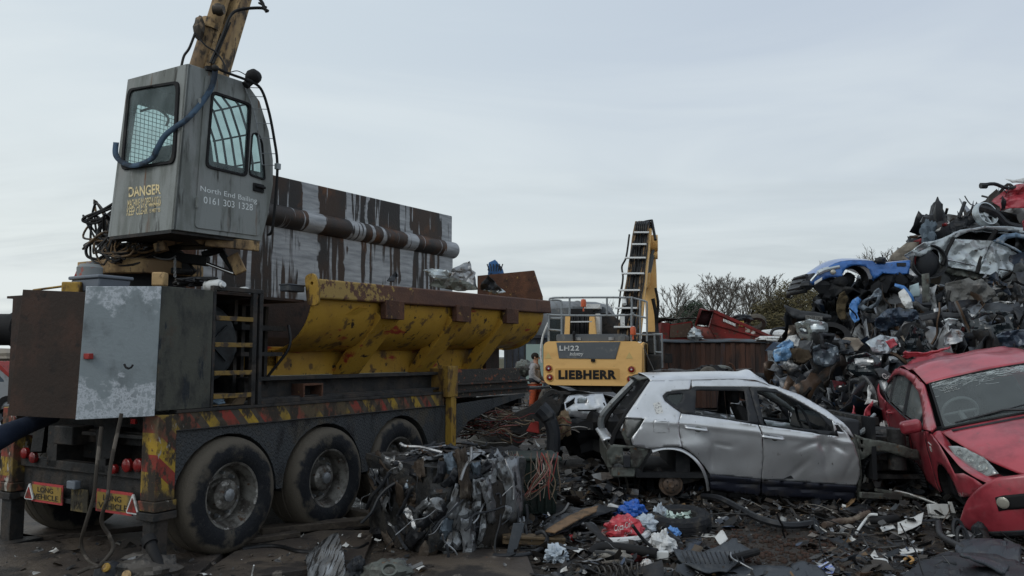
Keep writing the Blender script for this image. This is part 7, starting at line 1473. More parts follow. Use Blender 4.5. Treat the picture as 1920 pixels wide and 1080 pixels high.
# bottom left pieces
gpiece('torn_headlamp','ribbed silver headlamp reflector lying at the bottom left of centre','headlamp',[(573,1050),(590,1042),(632,1028),(645,1050),(652,1075),(655,1090),(590,1095),(578,1070)],.08,M('ribbed_reflector',(.35,.36,.37),[((.07,.07,.07),(60,4,4),.5,.56)],rough=.25,metal=.7),.04,7,5,.01,tilt=(0,.3))
gpiece('foil_sheet','crumpled silver foil sheet left of the headlamp reflector','foil',[(537,1066),(555,1048),(572,1038),(580,1044),(570,1060),(556,1070)],.05,SILC,.06,8,4)
gblob('gearbox_casting','dirty grey cast gearbox cover at the bottom edge beside the bale','casting',722,1076,(.20,.14,.10),UNDR,.3,2,3)
o=MB().lathe([(.045,0),(.06,0),(.06,.03),(.045,.03)],(0,0,0),(.1,-.6,.8),20,closed=True).build('flange_ring',UNDR,None);o.location=gpt(730,1072,.15);tag(o,'round open flange on the gearbox cover','flange')
gblob('black_grille_part','black slatted grille piece between the reflector and gearbox cover','grille',668,1072,(.07,.08,.10),BPL,.5,2,6)
gpiece('bent_silver_plate','bent dull silver plate against the foot of the bale','plate',[(735,1050),(755,1042),(768,1045),(772,1062),(750,1070)],.05,STEEL,.06,9,4)
en=thing('engine_part','grimy engine casting with black intake pipe at the bottom left','engine part',loc=gpt(262,1100,.0))
MB().ball((0,.05,.09),(.26,.2,.13),26,16,lambda d:1+.35*noise.noise(d*2.2+V(3,0,0))+.12*noise.noise(d*7)).build('casting',M('engine_casting',(.10,.09,.08),[((.03,.03,.03),6,.48,.6),((.2,.19,.17),9,.6,.7)],rough=.5,metal=.3,bump=.6),en,sm=25)
MB().ball((-.22,-.02,.08),(.12,.10,.11),18,12,lambda d:1+.2*noise.noise(d*3)).build('pump_housing',BPL,en)
MB().tube(smooth([V(.02,.1,.30),V(.08,.05,.22),V(.16,0,.12),V(.24,-.05,.04)],5),.042,12).cyl((-.01,.12,.33),(.03,.09,.29),.055).build('intake_pipe',BLK,en)
MB().lathe([(0,0),(.03,0),(.034,.02),(.02,.03),(0,.03)],(-.2,-.1,.16),(-.2,-.8,.5),16).build('oil_cap',YEL,en); MB().lathe([(0,0),(.03,0),(.034,.02),(.02,.03),(0,.03)],(-.03,-.14,.12),(0,-.9,.4),16).build('bearing_cap',TAN,en)
g=crumple(rg,.3,.2,5,4,.05,4); MB().grid(lambda u,v:V(-.02,.1,.2)+g(u,v),5,4).build('torn_gasket',SHINY,en,sm=15)
gtube('white_stick','thin white stick standing at the bottom edge','stick',[(470,1095,.0),(473,1075,.08),(476,1060,.16)],.006,WHT,5)
gtube('ground_hose','black hose with a blue sleeve lying on the plate by the wheels','hose',[(455,1030,.05),(500,1024,.06),(530,1026,.06),(560,1034,.06),(600,1036,.05)],.02,HOSE,8)
gtube('ground_hose','thin black hose end near the bale with a silver nozzle','hose',[(640,1028,.04),(670,1028,.05),(690,1018,.05)],.012,HOSE,7)
for i,pts in enumerate(([(178,880,.0),(175,905,.0),(165,935,.0)],)): pass
HS=M('muddy_hose',(.05,.042,.034),[((.14,.12,.1),7,.55,.65)],rough=.6)
def hang(label,pts,Yv):
    P=[at(x,y,Y) for (x,y),Y in zip(pts,Yv)]; o=MB().tube(smooth([p-P[0] for p in P],6),.015,8).build('hanging_hose',HS,None); o.location=P[0]; tag(o,label,'hose','hoses hanging from the trailer tail')
hang('muddy hose hanging left of the sign board and curling on the plate',[(190,800),(181,880),(176,930),(160,985),(152,1020),(165,1050),(185,1062)],[6.2,6.15,6.15,6.15,6.2,6.2,6.1])
hang('dark hose hanging across the sign board at the trailer tail',[(228,775),(208,870),(202,930),(190,975),(205,1005),(212,1030),(190,1058)],[6.2,6.15,6.1,6.15,6.2,6.2,6.15])
hang('short muddy hose end lying on the steel plate',[(145,1075),(165,1066),(185,1062),(192,1055)],[5.95,6.0,6.05,6.1])
# right foreground
gtube('corrugated_pipe','brown corrugated exhaust pipe in the debris before the silver car','pipe',[(1545,985,.05),(1570,978,.07),(1600,975,.08),(1620,965,.11),(1632,962,.12)],[.028+.006*(i%2) for i in range(25)],M('pipe_brown',(.09,.065,.05),[((.16,.13,.1),9,.5,.65)],rough=.7),10)
gtube('white_bent_pipe','white bent plastic pipe standing beside the corrugated pipe','pipe',[(1605,1000,.02),(1615,985,.06),(1625,972,.11),(1632,965,.16),(1645,965,.16)],.013,WHT,8)
gtube('black_sleeve','black rubber sleeve right of the white bent pipe','sleeve',[(1632,975,.1),(1655,975,.09),(1680,972,.08)],.04,BLK,12)
gtube('white_strip','long thin white strip under the front of the silver car','strip',[(1668,918,.15),(1700,925,.14),(1730,935,.12),(1757,945,.1)],.012,WHT,5)
gtube('dark_moulding_strip','black rubber sill strip trailing from the silver car across the debris','strip',[(1318,930,.10),(1350,935,.14),(1390,955,.13),(1430,975,.1),(1480,985,.06),(1530,980,.05)],.035,BPL,6)
gtube('thin_cane','thin pale wire arching over the debris below the silver car doors','wire',[(1510,945,.12),(1535,948,.14),(1560,958,.1),(1580,972,.03)],.004,CLOTH,4)
c=gpt(1762,975,.0); o=MB().box((-.10,-.03,0),(.10,.03,.16),Matrix.Rotation(R(-14),4,'X')).build('white_plastic_box',WHT,None,bev=.006);o.location=c;tag(o,'square dirty white plastic box left of the loose red bumper','box')
c=gpt(1848,1002,.0)+V(0,0,.08); o=MB().hexa([V(-.028,0,0),V(.028,0,0),V(.028,.012,0),V(-.028,.012,0),V(-.02,.05,.13),V(.036,.05,.12),V(.036,.062,.12),V(-.02,.062,.13)]).build('white_card',BWHT,None);o.location=c;tag(o,'small clean white upright card in front of the red bumper','card')
o=MB().hexa([V(-.02,0,0),V(.02,0,0),V(.02,.02,0),V(-.02,.02,0),V(-.06,.0,.13),V(-.02,.0,.13),V(-.02,.02,.13),V(-.06,.02,.13)]).build('white_clip',WHT,None,bev=.004);o.location=gpt(1790,965,.05);tag(o,'white slanted clip beside the left end of the red bumper','clip')
PAP=M('dirty_paper',(.60,.60,.58),[((.35,.33,.3),6,.5,.66)],rough=.8)
for i,(pl,lb) in enumerate((([(1683,985),(1712,980),(1733,974),(1728,988),(1700,996),(1684,1003)],'torn white paper sheet below the white plastic box'),([(1682,1032),(1700,1026),(1732,1030),(1728,1040),(1690,1042)],'dirty white paper scrap in the right foreground'),([(1632,1040),(1640,1030),(1648,1046),(1665,1052),(1668,1066),(1655,1075),(1645,1060)],'stained white paper with orange marks near the bottom right'),([(1530,1062),(1555,1056),(1566,1068),(1560,1082),(1538,1078)],'blue and white patterned paper at the bottom edge'),([(1560,1002),(1580,996),(1600,1000),(1590,1010)],'pale paper scrap left of the corrugated pipe'),([(1060,1030),(1085,1018),(1105,1022),(1085,1036)],'white card lying beside the grey pillow'),([(1340,1010),(1355,1002),(1365,1012),(1350,1018)],'small white paper left of the reddish soil'),([(1650,992),(1675,988),(1680,994),(1655,1000)],'thin white scrap under the black sleeve'))):
    gpiece('paper_scrap',lb,'paper',pl,.05,PAP if i!=3 else M('blue_pattern_paper',(.5,.52,.56),[((.08,.15,.5),30,.5,.56)],rough=.8),.03,40+i,4,.002,group='paper scraps in the debris')
gtube('yellow_tie','twisted yellow plastic piece near the bottom right','plastic',[(1695,1050,.05),(1705,1044,.08),(1712,1050,.07),(1706,1056,.05)],.012,M('amber_plastic',(.45,.25,.08),rough=.4),7)
gtube('radiator_hose','grey bent radiator hose rising to the white plastic box','hose',[(1760,980,.12),(1762,1000,.1),(1775,1012,.1),(1800,1025,.1),(1815,1035,.08)],.028,M('dark_grey_hose',(.04,.04,.042),rough=.5),12)
ring=[gpt(1872,990,.1)+V(.085*math.cos(t),.03*math.sin(t)*0,.085*math.sin(t)+.05) for t in np.linspace(0,2*math.pi,28)]; o=MB().tube([p-ring[0] for p in ring],.009,6,cap=False).tube([p-ring[0]+V(.005,.03,.004) for p in ring],.007,6,cap=False).build('cable_ring',HOSE,None);o.location=ring[0];tag(o,'coiled black cable ring hanging before the red bumper','cable')
gblob('black_bottle','black plastic reservoir leaning on the red bumper','reservoir',1838,1000,(.07,.07,.11),BPL,.2,1.5,3)
gpiece('black_inlet_manifold','large charcoal plastic manifold in the lower right corner','plastic part',[(1790,1020),(1812,1002),(1850,1000),(1890,1018),(1915,1030),(1910,1052),(1870,1050),(1838,1040),(1812,1036)],.14,GPL,.06,60,5,.03,bend=-.05)
gpiece('black_side_panel','long black plastic panel at the bottom right edge','panel',[(1690,1085),(1725,1058),(1780,1046),(1850,1050),(1905,1062),(1960,1085),(1960,1100),(1690,1100)],.10,BPL,.05,61,6,.02,bend=-.04)
gpiece('curved_black_arch','curved black arch liner above the bottom right panel','liner',[(1800,1056),(1822,1046),(1862,1050),(1892,1060),(1880,1070),(1850,1062),(1824,1064)],.17,GPL,.04,62,5,.02)
for i,(x,y) in enumerate(((1798,1000),(1806,1015))):
    ring=[gpt(x,y,.08)+V(.05*math.cos(t),.03*math.sin(t),.12*math.sin(t)) for t in np.linspace(0,2*math.pi,22)]; o=MB().tube([p-ring[0] for p in ring],.016,6,cap=False).build('rubber_gasket',BPL,None);o.location=ring[0];tag(o,['upright oval black gasket left of the manifold','lower black gasket lying against the manifold'][i],'gasket','rubber gaskets')
# ---- loose litter
def litpos(rg):
    while True:
        x=rg.uniform(-1.0,6.6);y=5.7+rg.random()**1.3*6.0
        px=960+x/y*1500; py=668+1.7*1500/y
        if 1330<px<1500 and 985<py<1055 and rg.random()<.9: continue
        if px<1010 and py>1030 and rg.random()<.9: continue
        if px<960 and rg.random()<.6: continue
        return V(x,y,gh(x,y)+abs(rg.gauss(0,.035)))
def tl(o,l): tag(o,l,'litter',kind='stuff')
tl(shard_field('ground_litter',[LITT,SHINY],6500,litpos,lambda r:.015+.16*r.random()**2.6,rg,(2,3),0,.14,(.12,.8),.55,mi=[14,1]),'small dark plastic and metal litter scattered over the mud')
tl(shard_field('large_litter',[LITT,SHRED],520,litpos,lambda r:r.uniform(.12,.42),rg,(3,6),.004,.07,(.10,.4),.35,mi=[2,1]),'bent strips and panels of black plastic lying in the mud')
tl(shard_field('trim_litter',[SHINY,LITT],260,litpos,lambda r:r.uniform(.1,.5),rg,(5,8),0,.05,(.03,.09),.4,mi=[1,2]),'thin metal and plastic strips lying over the mud')
tl(shard_field('plate_litter',[LITT,PAP],420,lambda r:(lambda x,y:V(x,y,.045+abs(r.gauss(0,.01))))(r.uniform(-4.2,-.6),r.uniform(5.9,7.6)),lambda r:.01+.09*r.random()**3,rg,(2,3),0,.12,(.2,.9),.5,mi=[12,1]),'small grit and fragments scattered on the steel plates')
tl(shard_field('pale_litter',[PAP],420,litpos,lambda r:.01+.07*r.random()**2,rg,(2,3),0,.3,(.3,1),.9),'tiny pale paper and plastic flecks over the debris')
tl(shard_field('under_car_litter',[LITT,SHRED],1500,lambda r:(lambda x,y:V(x,y,gh(x,y)+r.random()*.16))(r.uniform(1.0,6.2),r.uniform(9.5,11.5)),lambda r:r.uniform(.06,.4),rg,(2,5),0,.25,(.15,.7),1.0,mi=[1,1]),'black debris packed under and behind the silver car')
tl(shard_field('yard_litter',[LITT],2600,lambda r:(lambda x,y:V(x,y,gh(x,y)+r.random()*.05))(r.uniform(-14,4),r.uniform(9,34)),lambda r:r.uniform(.04,.3),rg,(2,3),0,.25,(.2,.9),.9),'debris strewn over the yard behind the trailer')
m=MB()
for i in range(420):
    p=litpos(rg)+V(0,0,.02); d=V(rg.gauss(0,1),rg.gauss(0,1),rg.gauss(0,.25)).normalized(); l=.08+.5*rg.random()**2; q=[p]
    for k in range(4): q.append(q[-1]+d*l/4); d=(d+V(rg.gauss(0,.4),rg.gauss(0,.4),rg.gauss(0,.15))).normalized()
    m.tube(smooth(q,3),rg.choice([.003,.004,.006,.010,.016]),5)
tl(m.build('wire_litter',MATS['pipe_mix'],None),'short wires, hoses and rods strewn over the mud')
m=MB()
for i in range(1500):
    x=rg.gauss(2.4,.5);y=rg.gauss(7.3,.5);r_=.004+.022*rg.random()**3; p=V(x,y,gh(x,y)+r_*.3); m.ball(p,(r_*rg.uniform(.7,1.3),r_,r_*.8),5,4,lambda d:1+.3*noise.noise(d*2+p*9))
tl(m.build('soil_clods',M('red_soil',(.05,.033,.026),[((.065,.037,.028),6,.45,.62),((.03,.025,.02),9,.5,.66)],rough=.95),None),'reddish crumbly soil in the clearing')

tl(shard_field('rear_yard_rubble',[LITT,SHRED],1500,lambda r:(lambda x,y:V(x,y,abs(r.gauss(0,.35))*math.exp(-((y-15)/3)**2)+.02))(r.uniform(-16,-2.5),r.uniform(10.5,18)),lambda r:r.uniform(.1,.6),rg,(2,4),0,.25,(.2,.9),1.2,mi=[1,1]),'low dark rubble behind the trailer seen between its wheels')
# ================================================================ background
rg=random.Random(31)
# corrugated container
ct=thing('storage_container','rusty brown corrugated container behind the silver car','container',loc=(4.2,26.03,0),rot=R(-2))
CTM=M('container_rust',(.065,.04,.032),[((.10,.05,.035),(1.5,1.5,.5),.42,.62),((.035,.028,.026),(4,4,.6),.5,.66),((.05,.07,.11),(6,6,.7),.64,.72)],rough=.75,bump=.3)
pts=[];x=0
while x<10: pts+=[(x,0),(x+.12,0),(x+.16,.045),(x+.28,.045)]; x+=.32
m=MB();vs=[];n=len(pts)
for z in (0.05,2.15): vs+=[V(p[0],p[1],z) for p in pts]
m.add(vs,[(i,i+1,n+i+1,n+i) for i in range(n-1)]).box((0,.06,.05),(10.2,2.4,2.15)); m.build('corrugated_wall',CTM,ct,sm=20)
g=crumple(rg,10.2,.2,60,2,.04,6)
MB().grid(lambda u,v:V(10.2*u,-.05+.1*v,2.15+.1*v+.03*noise.noise(V(u*12,0,0))),60,2).build('top_rail',M('bluish_rail',(.10,.12,.14),[((.10,.06,.045),(1,9,9),.45,.55)],rough=.6),ct,sol=.04)
# red skip tipped on top
FK=Fr((6.6,26.6,2.2),R(-12)); hk=lambda x,y,d=0:FK.hit(x,y,1,d)
sk_=thing('red_skip','large worn red skip tipped on its side on the brown container','skip',FK)
SKR=M('skip_red',(.23,.025,.022),[((.12,.02,.018),(1.5,1.5,1.5),.42,.6),((.08,.04,.03),(4,4,4),.55,.66),((.3,.08,.06),9,.64,.72)],rough=.6,bump=.3)
def pk(x,y): p=hk(x,y); return (p.x,p.z)
MB().plate([pk(1338,583),pk(1450,634),pk(1440,638),pk(1345,640),pk(1330,615)],(),EL,0,1.7).build('skip_shell',SKR,sk_,bev=.02)
A=[hk(1303,610,-.6),hk(1330,614,0),hk(1338,583,0),hk(1312,580,-.6)]
m=MB();m.add(A+[a+V(.06,.05,-.02) for a in A],[(0,1,5,4),(1,2,6,5),(2,3,7,6),(3,0,4,7)]); m.add([hk(1303,610,-.6),hk(1312,580,-.6),hk(1338,583,0),hk(1338,583,0)+V(0,1.6,0),hk(1315,578,1.2)],[(0,1,4),(1,2,3,4)]); m.build('skip_mouth',SKR,sk_,sol=.03)
MB().add([hk(1306,608,-.3),hk(1328,611,.1),hk(1336,586,.1),hk(1315,583,-.2)],[(0,1,2,3)]).build('skip_inside',M('skip_dark',(.04,.012,.012),rough=.8),sk_,sol=.02)
MB().add([hk(1303,611,-.6),hk(1330,615,0),hk(1342,640,0),hk(1308,632,-.4)],[(0,1,2,3)]).build('skip_end_plate',M('skip_end_worn',(.30,.09,.07),[((.12,.06,.05),5,.5,.62),((.3,.25,.2),9,.62,.7)],rough=.7),sk_,sol=.03)
MB().bar(hk(1338,583,-.03),hk(1450,634,-.03),.06,.10).build('skip_rim',SKR,sk_,bev=.01); MB().bar(hk(1334,606,-.03),hk(1440,636,-.03),.05,.05).build('skip_rib',SKR,sk_)
for (x,y,w_,c_) in ((1390,607,.16,(.4,.3,.08)),(1403,618,.2,(.35,.33,.28)),(1412,622,.14,(.5,.48,.45))):
    p=hk(x,y,-.03); MB().box((p.x-w_/2,p.y-.01,p.z-.09),(p.x+w_/2,p.y,p.z+.09),None).build('faded_sticker',M('stk%d'%x,c_,[((.2,.05,.04),8,.5,.6)],rough=.8),sk_)
m=MB()
for i in range(9): p=hk(1357+i*2.6,600+i*1.1,-.03); m.box((p.x-.015,p.y-.01,p.z-.05),(p.x+.015,p.y,p.z+.04))
m.build('faded_lettering',LETW,sk_)
FK2=Fr((4.9,26.4,2.2),R(4)); sk2=thing('small_red_skip','small battered red and rusty skip left of the large red skip','skip',FK2); h2=lambda x,y,d=0:FK2.hit(x,y,1,d)
def p2_(x,y): p=h2(x,y); return (p.x,p.z)
MB().plate([p2_(1240,604),p2_(1256,606),p2_(1255,640),p2_(1245,640),p2_(1238,620)],(),EL,0,1.0).plate([p2_(1256,608),p2_(1298,602),p2_(1301,612),p2_(1296,640),p2_(1255,640)],(),EL,.05,1.2).build('skip_shell',SKR,sk2,bev=.02)
MB().plate([p2_(1257,610),p2_(1296,605),p2_(1294,632),p2_(1256,633)],(),EL,.0,.045).build('rusty_side',M('skip_rusty_side',(.11,.075,.055),[((.16,.12,.09),5,.5,.65),((.2,.04,.035),6,.6,.66)],rough=.8),sk2)
g=crumple(rg,1.5,.8,9,4,.10,4); c=h2(1270,603,.4); MB().grid(lambda u,v:c+g(u,v),9,4).build('crumpled_cover',UNDR,sk2,sm=15,sol=.02)
def bscrap(name,label,cat,x,y,Y,r,mat,amp=.5,seed=1): return blob(name,label,cat,at(x,y,Y),r,mat,amp,2.3,seed,18,12,18)
bscrap('silver_bracket','small silver metal lump on the container between the two skips','scrap',1303,628,26,(.22,.2,.2),SILC,.5,2)
bscrap('white_flakes','white crumpled sheet on the container edge right of the red skip','scrap',1446,637,26,(.5,.3,.1),WHT,.6,3)
bscrap('black_lump','black engine lump on the upper edge of the red skip','scrap',1392,597,26.8,(.32,.2,.13),BPL,.6,4)
bscrap('white_car_roof','white car roof behind the right end of the red skip','car roof',1448,628,29,(.75,.6,.2),WHT,.1,5)
o=MB().lathe([(.22,0),(.34,-.02),(.38,.05),(.38,.15),(.34,.2),(.22,.2)],(0,0,0),(.1,1,.9),26,closed=True).build('old_tyre',M('dusty_tyre'),None);o.location=at(1417,609,28);tag(o,'grey tyre lying behind the sloping red skip','tyre')
o=MB().tube(smooth([V(-.35,0,-.1),V(-.25,0,.1),V(.1,0,.16),V(.35,0,.1),V(.3,0,-.1)],4),.05,6).build('open_tailgate_frame',BPL,None);o.location=at(1464,624,27);tag(o,'black curved tailgate frame right of the red skip','car panel')
# low scrap in front of the container
o=MB().plate(rpoly([pe(1188,704),pe(1195,700),pe(1276,700),pe(1276,706),pe(1240,707),pe(1190,708)],.02),(),EL,-1.5,-.9).build('bench_scrap',DRUST,None,bev=.02);o.matrix_world=FE.m;tag(o,'flat dark steel bed frame on top of scrap right of the digger','steel frame')
for i,(x0,x1,lb) in enumerate(((1238,1275,'dark steel frame post stack behind the car roof beside the digger'),(1362,1406,'dark plank shaped beam lying behind the silver car roof'))):
    a=at(x0,703 if i==0 else 699,15);b=at(x1,706 if i==0 else 694,15); q=MB().bar(V(0,0,0),b-a,.4,.07 if i else .2).build('dark_beam',DRUST,None,bev=.01);q.location=a;tag(q,lb,'beam')
wv=thing('scrap_axle','black car axle with a wheel lying behind the silver car roof','axle',loc=at(1333,700,14.5))
MB().ball((0,0,0),(.30,.25,.14),18,12,lambda d:1+.4*noise.noise(d*3)).build('axle_casing',BLK,wv,sm=25); MB().lathe([(.05,-.02),(.13,-.02),(.17,.03),(.17,.1)],(-.1,-.25,-.06),(.1,1,.3),22).build('wheel',M('dusty_tyre'),wv); MB().tube(smooth([V(.45,0,0),V(.42,0,.1),V(.38,0,.16),V(.33,0,.18)],4),.02).build('pipe_stub',RUST,wv); MB().ball((.2,.1,.05),(.22,.2,.10),12,8).build('grey_cover',UNDR,wv)
bscrap('mid_scrap','low dark pile of axles and brackets behind the silver car','scrap',1290,706,15,(.9,.4,.13),CHAS,.5,7)
# sheds and tanks far left of the digger
tk=thing('grey_tank','long grey ribbed cylindrical tank behind the digger','tank',loc=(2.4,44,0))
c0=at(1040,598,44)-V(2.4,44,0); a=V(-1.6,0,c0.z);b=V(1.6,6,c0.z)
TKM=M('tank_grey_far',(.20,.21,.215),[((.13,.13,.13),(.6,.6,.6),.45,.65)],rough=.5,metal=.2)
c=at(1060,600,44); z_=c.z
MB().lathe([(1.0,0),(1.35,.3),(1.5,1),(1.5,6),(1.35,6.7),(1,7)],V(-3.2,1.0,z_-.3),(1,.35,0),36).build('tank_shell',TKM,tk)
m=MB()
for h in (1.6,3.2,4.8): m.lathe([(1.5,0),(1.55,.02),(1.55,.1),(1.5,.12)],V(-3.2,1.0,z_-.3)+V(1,.35,0).normalized()*h,(1,.35,0),36)
m.build('tank_band',TKM,tk); MB().box((-2.6,.5,0),(-2.2,3,z_-1.2)).box((1.6,2.0,0),(2,4.5,z_-1.2)).build('tank_cradle',CHAS,tk)
sh=thing('dark_shed','dark corrugated shed with a pale green door behind the person','shed',loc=(at(1005,620,40).x,40,0))
MB().box((-1.6,0,0),(3.5,5,2.6)).box((-1.75,-.15,2.6),(3.6,5.2,2.75)).build('shed_wall',M('shed_dark',(.05,.06,.075),[((.03,.03,.035),(.8,.8,.3),.45,.6)],rough=.7),sh); MB().box((-.5,-.05,.2),(.35,-.01,2.3)).build('shed_door',M('pale_green_door',(.28,.36,.33),rough=.6),sh)
m=MB()
for i in range(9): m.box((-1.5+.3*i,-.03,.1),(-1.45+.3*i,-.0,2.5))
m.build('wall_ribs',CHAS,sh)
bscrap('drum_pile','low pale drums beside the person','drums',982,690,30,(.35,.4,.3),UNDR,.3,9)
# person
pr=thing('person','person in a grey and black hooded top and orange trousers standing beside the digger','person',loc=gnd(1003,790,0),rot=R(72))
def skinned(name,verts,edges,rad,mat,par,sub=2):
    me=bpy.data.meshes.new(name);me.from_pydata([tuple(v) for v in verts],edges,[]);me.materials.append(mat); o=bpy.data.objects.new(name,me);COL.objects.link(o);o.parent=par
    sk=o.modifiers.new('s','SKIN'); 
    for i,r_ in enumerate(rad): me.skin_vertices[0].data[i].radius=(r_,r_) if not isinstance(r_,tuple) else r_
    me.skin_vertices[0].data[0].use_root=True; sk.use_smooth_shade=True
    u=o.modifiers.new('u','SUBSURF');u.levels=sub;u.render_levels=sub; return o
SKN=M('skin',(.36,.21,.15),rough=.6); 
bv=[(0,0,.98),(0,0,1.15),(0,.01,1.35),(0,.0,1.48),(0,-.02,1.56),(0,-.03,1.66),(0,-.03,1.74),
    (.19,0,1.42),(.25,-.05,1.15),(.17,-.27,1.05),(-.19,0,1.42),(-.25,-.05,1.15),(-.18,-.26,1.03),
    (.10,0,.92),(.12,-.02,.50),(.12,.02,.10),(.13,-.12,.04),(-.10,0,.92),(-.13,.03,.50),(-.14,.08,.10),(-.15,-.06,.04),(.14,-.34,1.04),(-.14,-.33,1.02)]
be_=[(0,1),(1,2),(2,3),(3,4),(4,5),(5,6),(3,7),(7,8),(8,9),(3,10),(10,11),(11,12),(0,13),(13,14),(14,15),(15,16),(0,17),(17,18),(18,19),(19,20),(9,21),(12,22)]
br=[.13,.12,.14,.07,.055,.09,.06,.055,.042,.03,.055,.042,.03,.085,.058,.04,.035,.085,.058,.04,.035,.03,.03]
skinned('body',bv,be_,br,SKN,pr)
m=MB()
for sx,c in ((1,V(.14,-.34,1.04)),(-1,V(-.14,-.33,1.02))):
    for k in range(4): m.tube([c+V(sx*(-.02+.014*k),-.03,.0),c+V(sx*(-.02+.014*k),-.06,-.012),c+V(sx*(-.018+.013*k),-.07,-.035)],[.009,.008,.006],6)
    m.tube([c+V(-sx*.025,-.0,0),c+V(-sx*.045,-.03,-.01),c+V(-sx*.05,-.05,-.02)],[.01,.009,.007],6)
m.build('fingers',SKN,pr)
hv=[(0,0,1.02),(0,0,1.15),(0,.01,1.36),(0,.0,1.47),(.20,0,1.42),(.26,-.05,1.15),(.18,-.25,1.06),(-.20,0,1.42),(-.26,-.05,1.15),(-.19,-.24,1.04)]
he_=[(0,1),(1,2),(2,3),(3,4),(4,5),(5,6),(3,7),(7,8),(8,9)]
skinned('hooded_top',hv,he_,[.17,.16,.18,.10,.085,.066,.05,.085,.066,.05],M('hoodie_grey',(.30,.30,.31),[((.18,.18,.19),6,.5,.6)],rough=.9),pr)
skinned('black_waist_panel',[(0,0,.96),(0,0,1.08),(0,0,1.18)],[(0,1),(1,2)],[.175,.178,.172],M('black_fabric',(.02,.022,.03),rough=.9),pr)
skinned('trousers',[(0,0,.97),(.105,0,.88),(.125,-.02,.5),(.125,.02,.13),(-.105,0,.88),(-.135,.03,.5),(-.145,.08,.13)],[(0,1),(1,2),(2,3),(0,4),(4,5),(5,6)],[.155,.115,.088,.075,.115,.088,.075],M('orange_workwear',(.38,.075,.03),[((.15,.05,.035),6,.5,.62)],rough=.85),pr)
m=MB()
for x,y in ((.125,-.02),(-.145,.04)): m.ball((x,y-.04,.05),(.055,.14,.06),12,8)
m.build('boots',BLK,pr)
MB().ball((0,-.005,1.70),(.098,.105,.10),14,10).build('hair',M('dark_hair',(.015,.012,.01),rough=.8),pr)
MB().ball((0,.05,1.50),(.12,.08,.09),12,8).build('hood',M('hoodie_grey'),pr)
m=MB().ball((-.035,-.118,1.675),.012,8,6).ball((.035,-.118,1.675),.012,8,6); m.build('eyes',BLK,pr); MB().ball((0,-.128,1.65),(.014,.02,.022),8,6).ball((.095,-.03,1.66),(.012,.02,.03),8,6).ball((-.095,-.03,1.66),(.012,.02,.03),8,6).build('nose_and_ears',SKN,pr); MB().box((-.025,-.12,1.615),(.025,-.11,1.622)).build('mouth',M('lips',(.25,.1,.09)),pr)
for i,x in enumerate((.125,-.14)): MB().lathe([(.09,0),(.093,.02),(.09,.05)],(x,0,.33),(0,0,1),16).build('reflective_band',WHT,pr)
# left edge: parked van, sheds
vn=thing('red_grey_car','red and grey small car far off at the left edge','car',loc=(at(5,740,22).x-.9,22,0))
MB().plate(rpoly([(-1.6,.35),(-1.55,.95),(-1.0,1.05),(-.5,1.5),(.7,1.55),(1.25,1.0),(1.7,.85),(1.75,.35)],.12),[rpoly([(-.35,1.0),(-.2,1.4),(.55,1.42),(.95,1.0)],.08)],EL,0,1.5).build('body',M('red_grey_body',(.28,.29,.3),[((.2,.2,.2),5,.5,.7)],rough=.4,metal=.3),vn,bev=.03)
MB().plate(rpoly([(-1.0,1.07),(-.5,1.52),(.7,1.57),(1.25,1.03),(1.2,1.0),(.66,1.45),(-.45,1.4),(-.9,1.0)],.05),(),EL,-.02,1.52).build('roof',REDP,vn); MB().plate([(-.35,1.0),(-.2,1.4),(.55,1.42),(.95,1.0)],(),EL,.02,.05).build('side_window',M('far_glass',(.06,.08,.1),rough=.1),vn)
for x in (-1.0,1.05): MB().lathe([(.15,0),(.3,-.02),(.32,.05),(.32,.2)],(x,-.02,.32),(0,1,0),24).build('wheel',RUB,vn)
bscrap('far_rubble','pale low building debris behind the red and grey car','rubble',2,672,30,(1.5,1,.35),M('rubble_pale',(.25,.22,.18),rough=.9),.3,3)
fe=thing('yard_fence','pale corrugated yard fence at the far left behind the trailer','fence',loc=(-26,34,0))
MB().box((0,0,0),(16,.1,1.7)).build('fence_sheet',M('fence_pale',(.18,.19,.19),[((.1,.08,.06),(1,1,.5),.5,.65)],rough=.8),fe)
for i in range(6): MB().box((.5+3*i,-.1,0),(.62+3*i,0,1.85)).build('fence_post',CHAS,fe)
# navy tarpaulin roll hanging in front of the left post
P=[at(x,y,6.2+max(0,x)*.008) for x,y in ((-60,850),(-10,825),(25,808),(60,794),(100,780))]; o=MB().tube(smooth([p-P[0] for p in P],6),[.10-.0016*i for i in range(25)],14).build('navy_sleeve',NAVY,None);o.location=P[0];tag(o,'rolled navy blue cloth hanging under the rusty cabinet door at the left edge','cloth roll')
# ---- things on the trailer top
def onT(name,label,cat,x,y,Y): return thing(name,label,cat,loc=at(x,y,Y),rot=R(60.6-90))
tb=onT('grey_tub','grey lidded plastic tub standing on the trailer cabinet','tub',190,545,6.9); MB().hexa([V(-.19,-.14,-.02),V(.17,-.14,-.02),V(.17,.14,-.02),V(-.19,.14,-.02),V(-.21,-.15,.09),V(.19,-.15,.09),V(.19,.15,.09),V(-.21,.15,.09)]).build('tub',PLASTG,tb,bev=.015); MB().box((-.225,-.165,.09),(.205,.165,.12)).build('lid',PLASTG,tb,bev=.01)
cn_=onT('grey_jerrycan','grey drum with faded red print standing on the grey tub','drum',168,517,7.0)
MB().lathe([(0,-.0),(.09,0),(.10,.01),(.105,.13),(.08,.16),(.03,.165),(.03,.18),(0,.18)],(0,0,-.06),(0,0,1),24).build('drum_body',M('drum_grey',(.22,.23,.23),[((.4,.12,.09),14,.57,.61)],rough=.6),cn_)
